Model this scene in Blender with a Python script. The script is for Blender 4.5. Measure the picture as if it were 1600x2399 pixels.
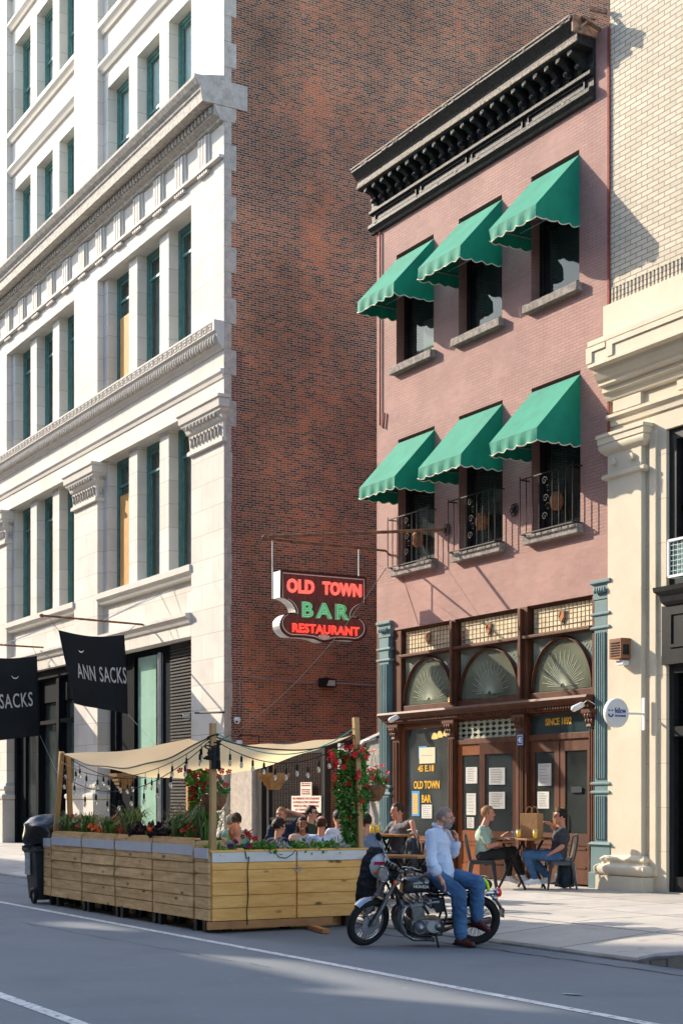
import bpy, math, random
from mathutils import Vector, Matrix, noise
random.seed(7)
for o in list(bpy.data.objects): bpy.data.objects.remove(o)
S = bpy.context.scene
COL = S.collection
R = math.radians
# ---------------- camera
F, CX, HY, EX, EY, EZ = 3582., 800., 1876., 19.14, -16., 1.47
sn, cs = .5, math.cos(R(30))
cam = bpy.data.objects.new('camera', bpy.data.cameras.new('camera')); COL.objects.link(cam)
cam.location = (EX, EY, EZ); cam.rotation_euler = (R(90), 0, R(60))
cam.data.sensor_fit = 'HORIZONTAL'; cam.data.sensor_width = 36; cam.data.lens = F/1600*36
cam.data.shift_y = (HY-1199.5)/1600; cam.data.clip_end = 2000; cam.data.clip_start = .1
S.camera = cam
# ---------------- light
SD = Vector((-2.1, -1, 1.19)).normalized()
w = bpy.data.worlds.new('World'); S.world = w; w.use_nodes = True
nt = w.node_tree; sky = nt.nodes.new('ShaderNodeTexSky'); sky.sky_type = 'NISHITA'; sky.sun_disc = False
sky.sun_elevation = math.asin(SD.z); sky.sun_rotation = math.atan2(SD.x, SD.y)
bg = nt.nodes['Background']; bg.inputs[1].default_value = .15; nt.links.new(sky.outputs[0], bg.inputs[0])
sl = bpy.data.lights.new('sun', 'SUN'); sl.energy = 2.7; sl.angle = R(.5); sl.color = (1, .87, .70)
so = bpy.data.objects.new('sun', sl); COL.objects.link(so); so.rotation_euler = (-SD).to_track_quat('-Z', 'Y').to_euler()
so.location = (-20, -20, 30)
S.view_settings.view_transform = 'Standard'; S.view_settings.look = 'None'; S.view_settings.exposure = 1.62
S.render.engine = 'CYCLES'
# ---------------- measuring helpers: points on real planes
def P(px, py, y=0):
    k = (px-CX)/F; dy = y-EY; dx = dy*(k*sn-cs)/(sn+k*cs); dep = -cs*dx+sn*dy
    return Vector((dx+EX, y, EZ+(HY-py)*dep/F))
def at(px, dep, py=None):
    lat = dep*(px-CX)/F
    return Vector((EX-cs*dep+sn*lat, EY+sn*dep+cs*lat, 0 if py is None else EZ+(HY-py)*dep/F))
def G(px, py, z=-.15):
    return Vector(at(px, F*(EZ-z)/(py-HY)).xy.to_tuple()+(z,))
# ---------------- objects
OFF = {}
def tag(o, label=None, cat=None, group=None, kind=None):
    if label: o['label'] = label
    if cat: o['category'] = cat
    if group: o['group'] = group
    if kind: o['kind'] = kind
    return o
def thing(name, label, cat, loc=(0, 0, 0), group=None):
    o = bpy.data.objects.new(name, None); o.empty_display_size = .1; COL.objects.link(o); o.location = loc
    OFF[o.name] = Vector(loc); return tag(o, label, cat, group)
def link(name, me, parent=None, shift=True):
    if parent is None and shift and len(me.vertices):
        vs = [v.co for v in me.vertices]
        lo = Vector([min(v[i] for v in vs) for i in range(3)]); hi = Vector([max(v[i] for v in vs) for i in range(3)])
        off = Vector(((lo.x+hi.x)/2, (lo.y+hi.y)/2, lo.z))
    else: off = OFF[parent.name] if parent else Vector((0, 0, 0))
    me.transform(Matrix.Translation(-off))
    o = bpy.data.objects.new(name, me); COL.objects.link(o)
    if parent: o.parent = parent
    else: o.location = off
    OFF[o.name] = off
    return o
def copy_tree(o, parent=None):
    c = o.copy(); COL.objects.link(c); c.parent = parent
    for ch in o.children: copy_tree(ch, c)
    return c
def V(*a): return Vector(a)
def basis(d):
    d = d.normalized(); u = d.cross(V(0, 0, 1))
    if u.length < 1e-3: u = V(1, 0, 0)
    u.normalize(); return u, d.cross(u).normalized()
class MB:
    def __init__(s): s.v = []; s.f = []; s.m = []; s.k = 0
    def add(s, vs, fs, k=None):
        b = len(s.v); s.v += [tuple(p) for p in vs]
        for f in fs: s.f.append([i+b for i in f]); s.m.append(s.k if k is None else k)
        return s
    def box(s, x0, x1, y0, y1, z0, z1):
        return s.add([(x0,y0,z0),(x1,y0,z0),(x1,y1,z0),(x0,y1,z0),(x0,y0,z1),(x1,y0,z1),(x1,y1,z1),(x0,y1,z1)],
            [(0,3,2,1),(4,5,6,7),(0,1,5,4),(1,2,6,5),(2,3,7,6),(3,0,4,7)])
    def quad(s, a, b, c, d): return s.add([a, b, c, d], [(0,1,2,3)])
    def bar(s, a, b, wx, wy, up=V(0,0,1)):
        a, b = Vector(a), Vector(b); d = (b-a).normalized(); u = d.cross(up)
        if u.length < 1e-3: u = V(1,0,0)
        u.normalize(); q = u.cross(d).normalized()
        vs = [p+u*sx*wx/2+q*sy*wy/2 for p in (a, b) for sx, sy in ((-1,-1),(1,-1),(1,1),(-1,1))]
        return s.add(vs, [(0,1,2,3),(7,6,5,4),(0,4,5,1),(1,5,6,2),(2,6,7,3),(3,7,4,0)])
    def tube(s, pts, r, n=8, cap=True):
        pts = [Vector(p) for p in pts]; rs = r if isinstance(r, (list, tuple)) else [r]*len(pts)
        vs = []; u = None
        for i, p in enumerate(pts):
            d = (pts[min(i+1, len(pts)-1)]-pts[max(i-1, 0)])
            if d.length < 1e-9: d = V(0,0,1)
            d.normalize()
            if u is None: u, _ = basis(d)
            else:
                u = u-d*u.dot(d)
                if u.length < 1e-4: u, _ = basis(d)
                u.normalize()
            q = d.cross(u)
            for j in range(n):
                t = 2*math.pi*j/n; vs.append(p+(u*math.cos(t)+q*math.sin(t))*rs[i])
        fs = [(i*n+j, i*n+(j+1)%n, (i+1)*n+(j+1)%n, (i+1)*n+j) for i in range(len(pts)-1) for j in range(n)]
        if cap: fs += [tuple(range(n-1, -1, -1)), tuple(range((len(pts)-1)*n, len(pts)*n))]
        return s.add(vs, fs)
    def limb(s, a, ra, b, rb, n=12):
        a, b = Vector(a), Vector(b); d = (b-a); L = d.length; d = d/L if L > 1e-6 else V(0,0,1)
        ps = []; rs = []
        for t in (88, 60, 30): ps.append(a-d*ra*math.sin(R(t))); rs.append(ra*math.cos(R(t)))
        ps += [a, b]; rs += [ra, rb]
        for t in (30, 60, 88): ps.append(b+d*rb*math.sin(R(t))); rs.append(rb*math.cos(R(t)))
        return s.tube(ps, rs, n)
    def ell(s, c, r, n=14, m=9, M=None, jit=0):
        vs = []
        for i in range(m+1):
            ph = math.pi*i/m
            for j in range(n):
                t = 2*math.pi*j/n
                p = V(math.sin(ph)*math.cos(t), math.sin(ph)*math.sin(t), math.cos(ph))
                q = 1+(jit*noise.noise(p*3.1+Vector(c)*5) if jit else 0)
                p = V(p.x*r[0], p.y*r[1], p.z*r[2])*q
                if M is not None: p = M @ p
                vs.append(p+Vector(c))
        return s.add(vs, [(i*n+j, (i+1)*n+j, (i+1)*n+(j+1)%n, i*n+(j+1)%n) for i in range(m) for j in range(n)])
    def prism(s, poly, axis, a, b):
        # poly in the two other axes; x: (y,z)  y: (x,z)  z: (x,y)
        def mk(p, t): return {'x': (t, p[0], p[1]), 'y': (p[0], t, p[1]), 'z': (p[0], p[1], t)}[axis]
        n = len(poly)
        return s.add([mk(p, a) for p in poly]+[mk(p, b) for p in poly],
            [tuple(range(n)), tuple(range(2*n-1, n-1, -1))]+[(i, i+n, (i+1)%n+n, (i+1)%n) for i in range(n)])
    def lathe(s, prof, c, n=20, axis=V(0,0,1)):
        axis = axis.normalized(); u, q = basis(axis); c = Vector(c)
        vs = [c+axis*z+(u*math.cos(2*math.pi*j/n)+q*math.sin(2*math.pi*j/n))*r for r, z in prof for j in range(n)]
        return s.add(vs, [(i*n+j, i*n+(j+1)%n, (i+1)*n+(j+1)%n, (i+1)*n+j) for i in range(len(prof)-1) for j in range(n)])
    def torus(s, c, axis, R0, r, n=36, m=10, sq=1):
        axis = axis.normalized(); u, q = basis(axis); vs = []
        for i in range(n):
            t = 2*math.pi*i/n; d = u*math.cos(t)+q*math.sin(t)
            for j in range(m):
                p = 2*math.pi*j/m; vs.append(Vector(c)+d*(R0+r*math.cos(p))+axis*r*sq*math.sin(p))
        return s.add(vs, [(i*m+j, i*m+(j+1)%m, ((i+1)%n)*m+(j+1)%m, ((i+1)%n)*m+j) for i in range(n) for j in range(m)])
    def mesh(s, name, mat, smooth=False):
        me = bpy.data.meshes.new(name); me.from_pydata(s.v, [], s.f)
        for m_ in (mat if isinstance(mat, (list, tuple)) else [mat]): me.materials.append(m_)
        if isinstance(mat, (list, tuple)): me.polygons.foreach_set('material_index', s.m)
        if smooth: me.polygons.foreach_set('use_smooth', [True]*len(me.polygons))
        me.validate()
        return me
    def build(s, name, mat, parent=None, smooth=False, bevel=0, fix=True, shift=True):
        me = s.mesh(name, mat, smooth)
        if fix:
            import bmesh
            b = bmesh.new(); b.from_mesh(me); bmesh.ops.recalc_face_normals(b, faces=b.faces); b.to_mesh(me); b.free()
        if smooth == 'auto':
            me.polygons.foreach_set('use_smooth', [True]*len(me.polygons)); me.set_sharp_from_angle(angle=R(35))
        o = link(name, me, parent, shift)
        if bevel:
            md = o.modifiers.new('bevel', 'BEVEL'); md.width = bevel; md.segments = 2; md.limit_method = 'ANGLE'; md.angle_limit = R(40)
        return o
def fused(mb, name, mat, parent, voxel=.012, smooth_it=3, wr=0):
    me = mb.mesh(name+'_tmp', mat); o = bpy.data.objects.new(name+'_tmp', me); COL.objects.link(o)
    md = o.modifiers.new('r', 'REMESH'); md.mode = 'VOXEL'; md.voxel_size = voxel; md.use_smooth_shade = True
    if smooth_it: m2 = o.modifiers.new('s', 'SMOOTH'); m2.iterations = smooth_it; m2.factor = .5
    dg = bpy.context.evaluated_depsgraph_get(); dg.update()
    m = bpy.data.meshes.new_from_object(o.evaluated_get(dg)); m.name = name
    bpy.data.objects.remove(o)
    if not m.materials: m.materials.append(mat)
    if wr:   # cloth folds as real relief
        ns = [v.normal.copy() for v in m.vertices]
        for v, nn in zip(m.vertices, ns):
            p = v.co; q_ = noise.noise(V(p.x*5+p.z*4, p.y*5, p.z*11)); r_ = noise.noise(V(p.x*13+3, p.y*13+p.z*9, p.z*9)); v.co = p+nn*wr*((1-min(1, abs(q_)*5))*1.1-.4+(1-min(1, abs(r_)*5))*.5)
    m.polygons.foreach_set('use_smooth', [True]*len(m.polygons))
    return link(name, m, parent)
def text(s, w, h, org, ux, uz, mat, parent, name='lettering', depth=.006, tube=0, bold=0, spacing=1):
    cu = bpy.data.curves.new('t', 'FONT'); cu.body = s; cu.extrude = 0 if tube else .001; cu.offset = bold; cu.space_character = spacing
    cu.align_x = 'LEFT'; cu.resolution_u = 3
    if tube: cu.fill_mode = 'NONE'; cu.bevel_depth = tube; cu.bevel_resolution = 1
    o = bpy.data.objects.new('t', cu); COL.objects.link(o)
    dg = bpy.context.evaluated_depsgraph_get(); dg.update()
    me = bpy.data.meshes.new_from_object(o.evaluated_get(dg)); bpy.data.objects.remove(o)
    xs = [v.co.x for v in me.vertices]; ys = [v.co.y for v in me.vertices]
    x0, x1, y0, y1 = min(xs), max(xs), min(ys), max(ys); ux, uz = Vector(ux).normalized(), Vector(uz).normalized(); nn = ux.cross(uz)
    for v in me.vertices:
        zz = v.co.z*(depth/.001) if not tube else v.co.z*h/(y1-y0)
        v.co = Vector(org)+ux*((v.co.x-x0)/(x1-x0)*w)+uz*((v.co.y-y0)/(y1-y0)*h)+nn*zz
    me.materials.clear(); me.materials.append(mat)
    return link(name, me, parent)
# ---------------- materials
def mat(name, col, rough=.7, metal=0, var=.0, scale=3., bump=0, bscale=20., spec=None, emit=None, es=0, trans=0, stretch=None, col2=None, sheen=0, coat=0, alpha=None, detail=5):
    m = bpy.data.materials.new(name); m.use_nodes = True; n = m.node_tree; b = n.nodes['Principled BSDF']
    b.inputs['Base Color'].default_value = (*col, 1); b.inputs['Roughness'].default_value = rough; b.inputs['Metallic'].default_value = metal
    if spec is None and not metal and rough >= .4: spec = .25
    if spec is not None: b.inputs['Specular IOR Level'].default_value = spec
    if emit: b.inputs['Emission Color'].default_value = (*emit, 1); b.inputs['Emission Strength'].default_value = es
    if trans: b.inputs['Transmission Weight'].default_value = trans
    if sheen: b.inputs['Sheen Weight'].default_value = sheen
    if coat: b.inputs['Coat Weight'].default_value = coat
    if var or bump or col2:
        g = n.nodes.new('ShaderNodeNewGeometry'); src = g.outputs['Position']
        if stretch:
            vm = n.nodes.new('ShaderNodeVectorMath'); vm.operation = 'MULTIPLY'; vm.inputs[1].default_value = stretch
            n.links.new(src, vm.inputs[0]); src = vm.outputs[0]
        if var or col2:
            t = n.nodes.new('ShaderNodeTexNoise'); t.inputs['Scale'].default_value = scale; t.inputs['Detail'].default_value = detail; t.inputs['Roughness'].default_value = .65
            n.links.new(src, t.inputs['Vector'])
            r = n.nodes.new('ShaderNodeValToRGB'); r.color_ramp.elements[0].position = .32; r.color_ramp.elements[1].position = .68
            c2 = col2 or tuple(min(1, c*(1+var)) for c in col)
            r.color_ramp.elements[0].color = (*(c*(1-var) for c in col), 1); r.color_ramp.elements[1].color = (*c2, 1)
            n.links.new(t.outputs[0], r.inputs[0]); n.links.new(r.outputs[0], b.inputs['Base Color'])
        if bump:
            t2 = n.nodes.new('ShaderNodeTexNoise'); t2.inputs['Scale'].default_value = bscale; t2.inputs['Detail'].default_value = 4
            n.links.new(src, t2.inputs['Vector']); bp = n.nodes.new('ShaderNodeBump'); bp.inputs['Strength'].default_value = bump; bp.inputs['Distance'].default_value = .02
            n.links.new(t2.outputs[0], bp.inputs['Height']); n.links.new(bp.outputs[0], b.inputs['Normal'])
    return m
def brick_mat(name, axes, bw, bh, cols, mortar, msize=.1, rough=.85, bump=.6, header=0, big=.25, bigscale=.35, smooth=.1, offset=.5, patch=None, plain=None, redlow=None):
    """axes: which position axes make the brick plane; cols: ramp stops [(pos,color)]"""
    m = bpy.data.materials.new(name); m.use_nodes = True; n = m.node_tree; N = n.nodes; L = n.links; b = N['Principled BSDF']; b.inputs['Roughness'].default_value = rough
    g = N.new('ShaderNodeNewGeometry'); sp = N.new('ShaderNodeSeparateXYZ'); L.new(g.outputs['Position'], sp.inputs[0])
    cb = N.new('ShaderNodeCombineXYZ'); L.new(sp.outputs[axes[0]], cb.inputs[0]); L.new(sp.outputs[axes[1]], cb.inputs[1])
    def brick(width):
        t = N.new('ShaderNodeTexBrick'); t.inputs['Scale'].default_value = 1; t.inputs['Brick Width'].default_value = width; t.inputs['Row Height'].default_value = bh
        t.inputs['Mortar Size'].default_value = bh*msize; t.inputs['Mortar Smooth'].default_value = smooth; t.inputs['Bias'].default_value = 0; t.offset = offset
        t.inputs['Color1'].default_value = (0,0,0,1); t.inputs['Color2'].default_value = (1,1,1,1); t.inputs['Mortar'].default_value = (.5,.5,.5,1)
        L.new(cb.outputs[0], t.inputs['Vector']); return t
    t = brick(bw); val, fac = t.outputs['Color'], t.outputs['Fac']
    if header:
        t2 = brick(bw/2); mm = N.new('ShaderNodeMath'); mm.operation = 'DIVIDE'; mm.inputs[1].default_value = bh; L.new(sp.outputs['Z'], mm.inputs[0])
        fl = N.new('ShaderNodeMath'); fl.operation = 'FLOOR'; L.new(mm.outputs[0], fl.inputs[0])
        mo = N.new('ShaderNodeMath'); mo.operation = 'MODULO'; mo.inputs[1].default_value = header; L.new(fl.outputs[0], mo.inputs[0])
        lt = N.new('ShaderNodeMath'); lt.operation = 'LESS_THAN'; lt.inputs[1].default_value = .5; L.new(mo.outputs[0], lt.inputs[0])
        mx = N.new('ShaderNodeMix'); mx.data_type = 'RGBA'; L.new(lt.outputs[0], mx.inputs[0]); L.new(t.outputs['Color'], mx.inputs[6]); L.new(t2.outputs['Color'], mx.inputs[7])
        mf = N.new('ShaderNodeMix'); L.new(lt.outputs[0], mf.inputs[0]); L.new(t.outputs['Fac'], mf.inputs[2]); L.new(t2.outputs['Fac'], mf.inputs[3])
        val, fac = mx.outputs[2], mf.outputs[0]
    r = N.new('ShaderNodeValToRGB'); e = r.color_ramp.elements; e[0].position = cols[0][0]; e[0].color = (*cols[0][1], 1); e[1].position = cols[-1][0]; e[1].color = (*cols[-1][1], 1)
    for p, c in cols[1:-1]: k = e.new(p); k.color = (*c, 1)
    src = val
    if redlow:   # region where replaced, redder bricks take over (real repair strips)
        nz = N.new('ShaderNodeTexNoise'); nz.inputs['Scale'].default_value = .5; nz.inputs['Detail'].default_value = 3; L.new(g.outputs['Position'], nz.inputs['Vector'])
        ad = N.new('ShaderNodeMath'); ad.operation = 'MULTIPLY_ADD'; ad.inputs[1].default_value = redlow; ad.inputs[2].default_value = -.5*redlow; L.new(nz.outputs[0], ad.inputs[0])
        mr = N.new('ShaderNodeMapRange'); mr.inputs[1].default_value = 1; mr.inputs[2].default_value = 14; mr.inputs[3].default_value = .3; mr.inputs[4].default_value = -.08; L.new(sp.outputs['Z'], mr.inputs[0])
        a2 = N.new('ShaderNodeMath'); a2.operation = 'ADD'; L.new(ad.outputs[0], a2.inputs[0]); L.new(mr.outputs[0], a2.inputs[1])
        a3 = N.new('ShaderNodeMath'); a3.operation = 'ADD'; L.new(a2.outputs[0], a3.inputs[0]); L.new(val, a3.inputs[1]); src = a3.outputs[0]
    if redlow:   # a ragged vertical strip where redder replacement bricks were set
        sb = N.new('ShaderNodeMath'); sb.operation = 'SUBTRACT'; sb.inputs[1].default_value = 2.55; L.new(sp.outputs['Y'], sb.inputs[0])
        ab = N.new('ShaderNodeMath'); ab.operation = 'ABSOLUTE'; L.new(sb.outputs[0], ab.inputs[0])
        m1 = N.new('ShaderNodeMapRange'); m1.inputs[1].default_value = .25; m1.inputs[2].default_value = .55; m1.inputs[3].default_value = 1; m1.inputs[4].default_value = 0; L.new(ab.outputs[0], m1.inputs[0])
        n3 = N.new('ShaderNodeTexNoise'); n3.inputs['Scale'].default_value = 1.3; n3.inputs['Detail'].default_value = 3; L.new(g.outputs['Position'], n3.inputs['Vector'])
        m2_ = N.new('ShaderNodeMapRange'); m2_.inputs[1].default_value = .45; m2_.inputs[2].default_value = .6; L.new(n3.outputs[0], m2_.inputs[0])
        mm2 = N.new('ShaderNodeMath'); mm2.operation = 'MULTIPLY'; L.new(m1.outputs[0], mm2.inputs[0]); L.new(m2_.outputs[0], mm2.inputs[1])
        a4 = N.new('ShaderNodeMath'); a4.operation = 'MULTIPLY_ADD'; a4.inputs[1].default_value = .55; L.new(mm2.outputs[0], a4.inputs[0]); L.new(src, a4.inputs[2]); src = a4.outputs[0]
    L.new(src, r.inputs[0])
    mx = N.new('ShaderNodeMix'); mx.data_type = 'RGBA'; L.new(fac, mx.inputs[0]); L.new(r.outputs[0], mx.inputs[6]); mx.inputs[7].default_value = (*mortar, 1)
    out = mx.outputs[2]
    nb = N.new('ShaderNodeTexNoise'); nb.inputs['Scale'].default_value = bigscale; nb.inputs['Detail'].default_value = 6; nb.inputs['Roughness'].default_value = .6; L.new(g.outputs['Position'], nb.inputs['Vector'])
    rb = N.new('ShaderNodeMapRange'); rb.inputs[1].default_value = .3; rb.inputs[2].default_value = .7; rb.inputs[3].default_value = 1-big; rb.inputs[4].default_value = 1+big; L.new(nb.outputs[0], rb.inputs[0])
    mu = N.new('ShaderNodeVectorMath'); mu.operation = 'SCALE'; L.new(out, mu.inputs[0]); L.new(rb.outputs[0], mu.inputs['Scale']); out = mu.outputs[0]
    hgt = N.new('ShaderNodeMath'); hgt.operation = 'SUBTRACT'; hgt.inputs[0].default_value = 1; L.new(fac, hgt.inputs[1]); hh = hgt.outputs[0]
    if plain:   # smoother rendered patches: noise mask plus everything below a height
        pz, thr = plain
        np_ = N.new('ShaderNodeTexNoise'); np_.inputs['Scale'].default_value = .55; np_.inputs['Detail'].default_value = 3; L.new(g.outputs['Position'], np_.inputs['Vector'])
        s1 = N.new('ShaderNodeMapRange'); s1.inputs[1].default_value = thr-.04; s1.inputs[2].default_value = thr+.04; L.new(np_.outputs[0], s1.inputs[0])
        s2 = N.new('ShaderNodeMapRange'); s2.inputs[1].default_value = pz-.03; s2.inputs[2].default_value = pz+.03; L.new(sp.outputs['Z'], s2.inputs[0])
        mk = N.new('ShaderNodeMath'); mk.operation = 'MULTIPLY'; L.new(s1.outputs[0], mk.inputs[0]); L.new(s2.outputs[0], mk.inputs[1])
        m3 = N.new('ShaderNodeMix'); L.new(mk.outputs[0], m3.inputs[0]); m3.inputs[2].default_value = 1; L.new(hh, m3.inputs[3]); hh = m3.outputs[0]
        inv = N.new('ShaderNodeMath'); inv.operation = 'SUBTRACT'; inv.inputs[0].default_value = 1; L.new(hh, inv.inputs[1]); L.new(inv.outputs[0], mx.inputs[0])
    L.new(out, b.inputs['Base Color'])
    fn = N.new('ShaderNodeTexNoise'); fn.inputs['Scale'].default_value = 25; L.new(g.outputs['Position'], fn.inputs['Vector'])
    ah = N.new('ShaderNodeMath'); ah.operation = 'MULTIPLY_ADD'; ah.inputs[1].default_value = .5; L.new(fn.outputs[0], ah.inputs[0]); L.new(hh, ah.inputs[2])
    bp = N.new('ShaderNodeBump'); bp.inputs['Strength'].default_value = bump; bp.inputs['Distance'].default_value = .012; L.new(ah.outputs[0], bp.inputs['Height']); L.new(bp.outputs[0], b.inputs['Normal'])
    return m
def glass(name, tint=(.9,.95,.93), gl=.03, haze=0, haze_col=(.35,.38,.28), rc=(.75,.8,.8)):
    m = bpy.data.materials.new(name); m.use_nodes = True; n = m.node_tree; N = n.nodes; N.remove(N['Principled BSDF'])
    tr = N.new('ShaderNodeBsdfTransparent'); tr.inputs[0].default_value = (*tint, 1); g = N.new('ShaderNodeBsdfGlossy'); g.inputs['Roughness'].default_value = .015; g.inputs['Color'].default_value = (*rc, 1)
    fr = N.new('ShaderNodeFresnel'); fr.inputs[0].default_value = 1.5; ad = N.new('ShaderNodeMath'); ad.operation = 'ADD'; ad.use_clamp = True; ad.inputs[1].default_value = gl; n.links.new(fr.outputs[0], ad.inputs[0])
    nz = N.new('ShaderNodeTexNoise'); nz.inputs['Scale'].default_value = 1.2; bp = N.new('ShaderNodeBump'); bp.inputs['Strength'].default_value = .025; bp.inputs['Distance'].default_value = .05
    ge = N.new('ShaderNodeNewGeometry'); n.links.new(ge.outputs['Position'], nz.inputs['Vector']); n.links.new(nz.outputs[0], bp.inputs['Height']); n.links.new(bp.outputs[0], g.inputs['Normal'])
    mx = N.new('ShaderNodeMixShader'); bf = N.new('ShaderNodeMath'); bf.operation = 'SUBTRACT'; bf.inputs[0].default_value = 1; n.links.new(ge.outputs['Backfacing'], bf.inputs[1]); ml = N.new('ShaderNodeMath'); ml.operation = 'MULTIPLY'; n.links.new(bf.outputs[0], ml.inputs[0]); n.links.new(ad.outputs[0], ml.inputs[1]); n.links.new(ml.outputs[0], mx.inputs[0]); n.links.new(tr.outputs[0], mx.inputs[1]); n.links.new(g.outputs[0], mx.inputs[2]); o_ = mx.outputs[0]
    if haze:  # diffuse veil over the pane: reflected haze put into its colour
        df = N.new('ShaderNodeBsdfDiffuse'); df.inputs[0].default_value = (*haze_col, 1); m2 = N.new('ShaderNodeMixShader')
        rr = N.new('ShaderNodeMapRange'); rr.inputs[1].default_value = .3; rr.inputs[2].default_value = .7; rr.inputs[3].default_value = haze*.5; rr.inputs[4].default_value = haze*1.4; n.links.new(nz.outputs[0], rr.inputs[0]); n.links.new(rr.outputs[0], m2.inputs[0])
        n.links.new(o_, m2.inputs[1]); n.links.new(df.outputs[0], m2.inputs[2]); o_ = m2.outputs[0]
    n.links.new(o_, N['Material Output'].inputs[0])
    return m
M = {}
M['stone'] = brick_mat('pale_stone', ('X','Z'), 1.35, .62, [(0,(.57,.53,.47)),(1,(.66,.62,.555))], (.42,.37,.31), .016, big=.09, bump=.12, smooth=.3)
M['stone_side'] = mat('weathered_stone', (.46,.40,.34), .9, var=.2, scale=6, bump=.5, bscale=30)
M['stone_plain'] = mat('cut_stone', (.59,.55,.49), .8, var=.06, scale=2, bump=.15, bscale=40)
M['stone_carved'] = mat('carved_stone', (.42,.385,.335), .85, var=.3, scale=9, bump=.3, bscale=30)
M['green_paint'] = mat('green_window_paint', (.085,.205,.19), .5, var=.25, scale=6)
M['glass'] = glass('window_glass')
M['glass_dark'] = glass('dim_glass', (.55,.6,.58), .03, .07, (.42,.48,.48), (.38,.44,.46))
M['shade'] = mat('roller_shade', (.66,.70,.70), .9, var=.08, scale=1)
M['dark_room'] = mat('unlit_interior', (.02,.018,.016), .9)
M['grey_room'] = mat('dim_interior', (.22,.26,.25), .9, var=.3, scale=1)
M['plywood'] = mat('plywood', (.50,.27,.08), .7, var=.25, scale=4, stretch=(8,8,.8))
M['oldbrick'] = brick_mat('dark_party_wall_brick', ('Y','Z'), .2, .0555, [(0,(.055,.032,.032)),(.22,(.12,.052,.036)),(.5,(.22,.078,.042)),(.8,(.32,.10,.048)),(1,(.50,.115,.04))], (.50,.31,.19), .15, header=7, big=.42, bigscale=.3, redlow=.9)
M['newbrick'] = brick_mat('red_brick_edge', ('Y','Z'), .2, .0555, [(0,(.09,.025,.016)),(1,(.28,.06,.03))], (.42,.33,.25), .13, header=7)
M['pink'] = brick_mat('pink_painted_brick', ('X','Z'), .2, .0555, [(0,(.355,.205,.175)),(1,(.395,.23,.195))], (.23,.12,.10), .07, big=.16, bigscale=.8, bump=.5, plain=(5.75,.46), smooth=.4)
M['pinkside'] = mat('red_painted_edge', (.25,.05,.035), .8, var=.3, scale=8)
M['cream_brick'] = brick_mat('cream_glazed_brick', ('X','Z'), .26, .082, [(0,(.53,.47,.36)),(1,(.63,.565,.445))], (.22,.18,.13), .09, big=.06, bump=.5)
M['cream_stone'] = brick_mat('cream_painted_stone', ('X','Z'), 1.9, .68, [(0,(.62,.55,.42)),(1,(.66,.59,.455))], (.45,.38,.27), .012, big=.05, bump=.15, smooth=.5)
M['cream'] = mat('cream_paint', (.64,.57,.44), .75, var=.06, scale=2, bump=.12, bscale=12)
M['black_paint'] = mat('black_paint', (.016,.017,.019), .4, var=.3, scale=8, bump=.05)
M['cornice'] = mat('weathered_black_cornice', (.018,.018,.020), .6, col2=(.038,.036,.034), var=.2, scale=14, bump=.6, bscale=30)
M['cornice_lip'] = mat('peeling_cornice_edge', (.30,.24,.18), .8, col2=(.5,.42,.33), var=.6, scale=18, bump=.6, bscale=40)
M['rustbox'] = mat('rusted_tin', (.30,.13,.07), .8, col2=(.45,.33,.25), var=.3, scale=12, bump=.4)
M['awning'] = mat('emerald_canvas', (.005,.225,.145), .75, var=.16, scale=2.2, bump=.35, bscale=5, sheen=.1)
M['trim'] = mat('cream_awning_trim', (.75,.68,.55), .8)
M['sillgrey'] = mat('worn_grey_sill', (.20,.175,.16), .85, col2=(.38,.34,.30), var=.3, scale=12, bump=.4)
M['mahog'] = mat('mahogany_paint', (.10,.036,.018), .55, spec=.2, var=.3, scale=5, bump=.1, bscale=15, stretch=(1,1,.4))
M['sun_tinted'] = mat('sun_tinted_varnished_wood', (.22,.07,.025), .4, var=.3, scale=5, stretch=(4,4,.5))  # lit copy of the mahogany: sun warmth put into the base colour
M['teal'] = mat('teal_grey_paint', (.13,.215,.225), .55, var=.12, scale=3, bump=.1)
M['iron'] = mat('wrought_iron', (.012,.012,.013), .5)
M['steel'] = mat('galvanised_steel', (.45,.45,.46), .4, metal=.8, var=.2)
M['chrome'] = mat('chrome', (.36,.36,.38), .18, metal=1)
M['rust'] = mat('rusty_pipe', (.10,.06,.05), .7, col2=(.35,.16,.07), var=.4, scale=6)
M['white'] = mat('white_paint', (.8,.8,.78), .6, var=.05)
M['black'] = mat('black_rubber', (.012,.012,.013), .7)
M['asphalt'] = mat('asphalt', (.185,.205,.225), .85, var=.18, scale=120, bump=.35, bscale=160)
M['pine'] = mat('pine_boards', (.42,.26,.09), .65, var=.2, scale=3, bump=.15, bscale=6, stretch=(1.2,1.2,9))
M['text_red'] = mat('red_lettering', (.45,.03,.03), .6)
M['gold'] = mat('gold_leaf', (.75,.42,.04), .35, var=.1)
M['paper'] = mat('paper', (.56,.55,.51), .8, var=.1)
def noise_mix(m, amt, scale, lo=.45, hi=.6, col=(0,0,0)):
    n = m.node_tree; N = n.nodes; b = N['Principled BSDF']; src = b.inputs['Base Color'].links[0].from_socket
    g = N.new('ShaderNodeNewGeometry'); t = N.new('ShaderNodeTexNoise'); t.inputs['Scale'].default_value = scale; t.inputs['Detail'].default_value = 7; n.links.new(g.outputs['Position'], t.inputs['Vector'])
    r = N.new('ShaderNodeMapRange'); r.inputs[1].default_value = lo; r.inputs[2].default_value = hi; r.inputs[4].default_value = amt; n.links.new(t.outputs[0], r.inputs[0])
    x = N.new('ShaderNodeMix'); x.data_type = 'RGBA'; n.links.new(r.outputs[0], x.inputs[0]); n.links.new(src, x.inputs[6]); x.inputs[7].default_value = (*col, 1); n.links.new(x.outputs[2], b.inputs['Base Color'])
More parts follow.
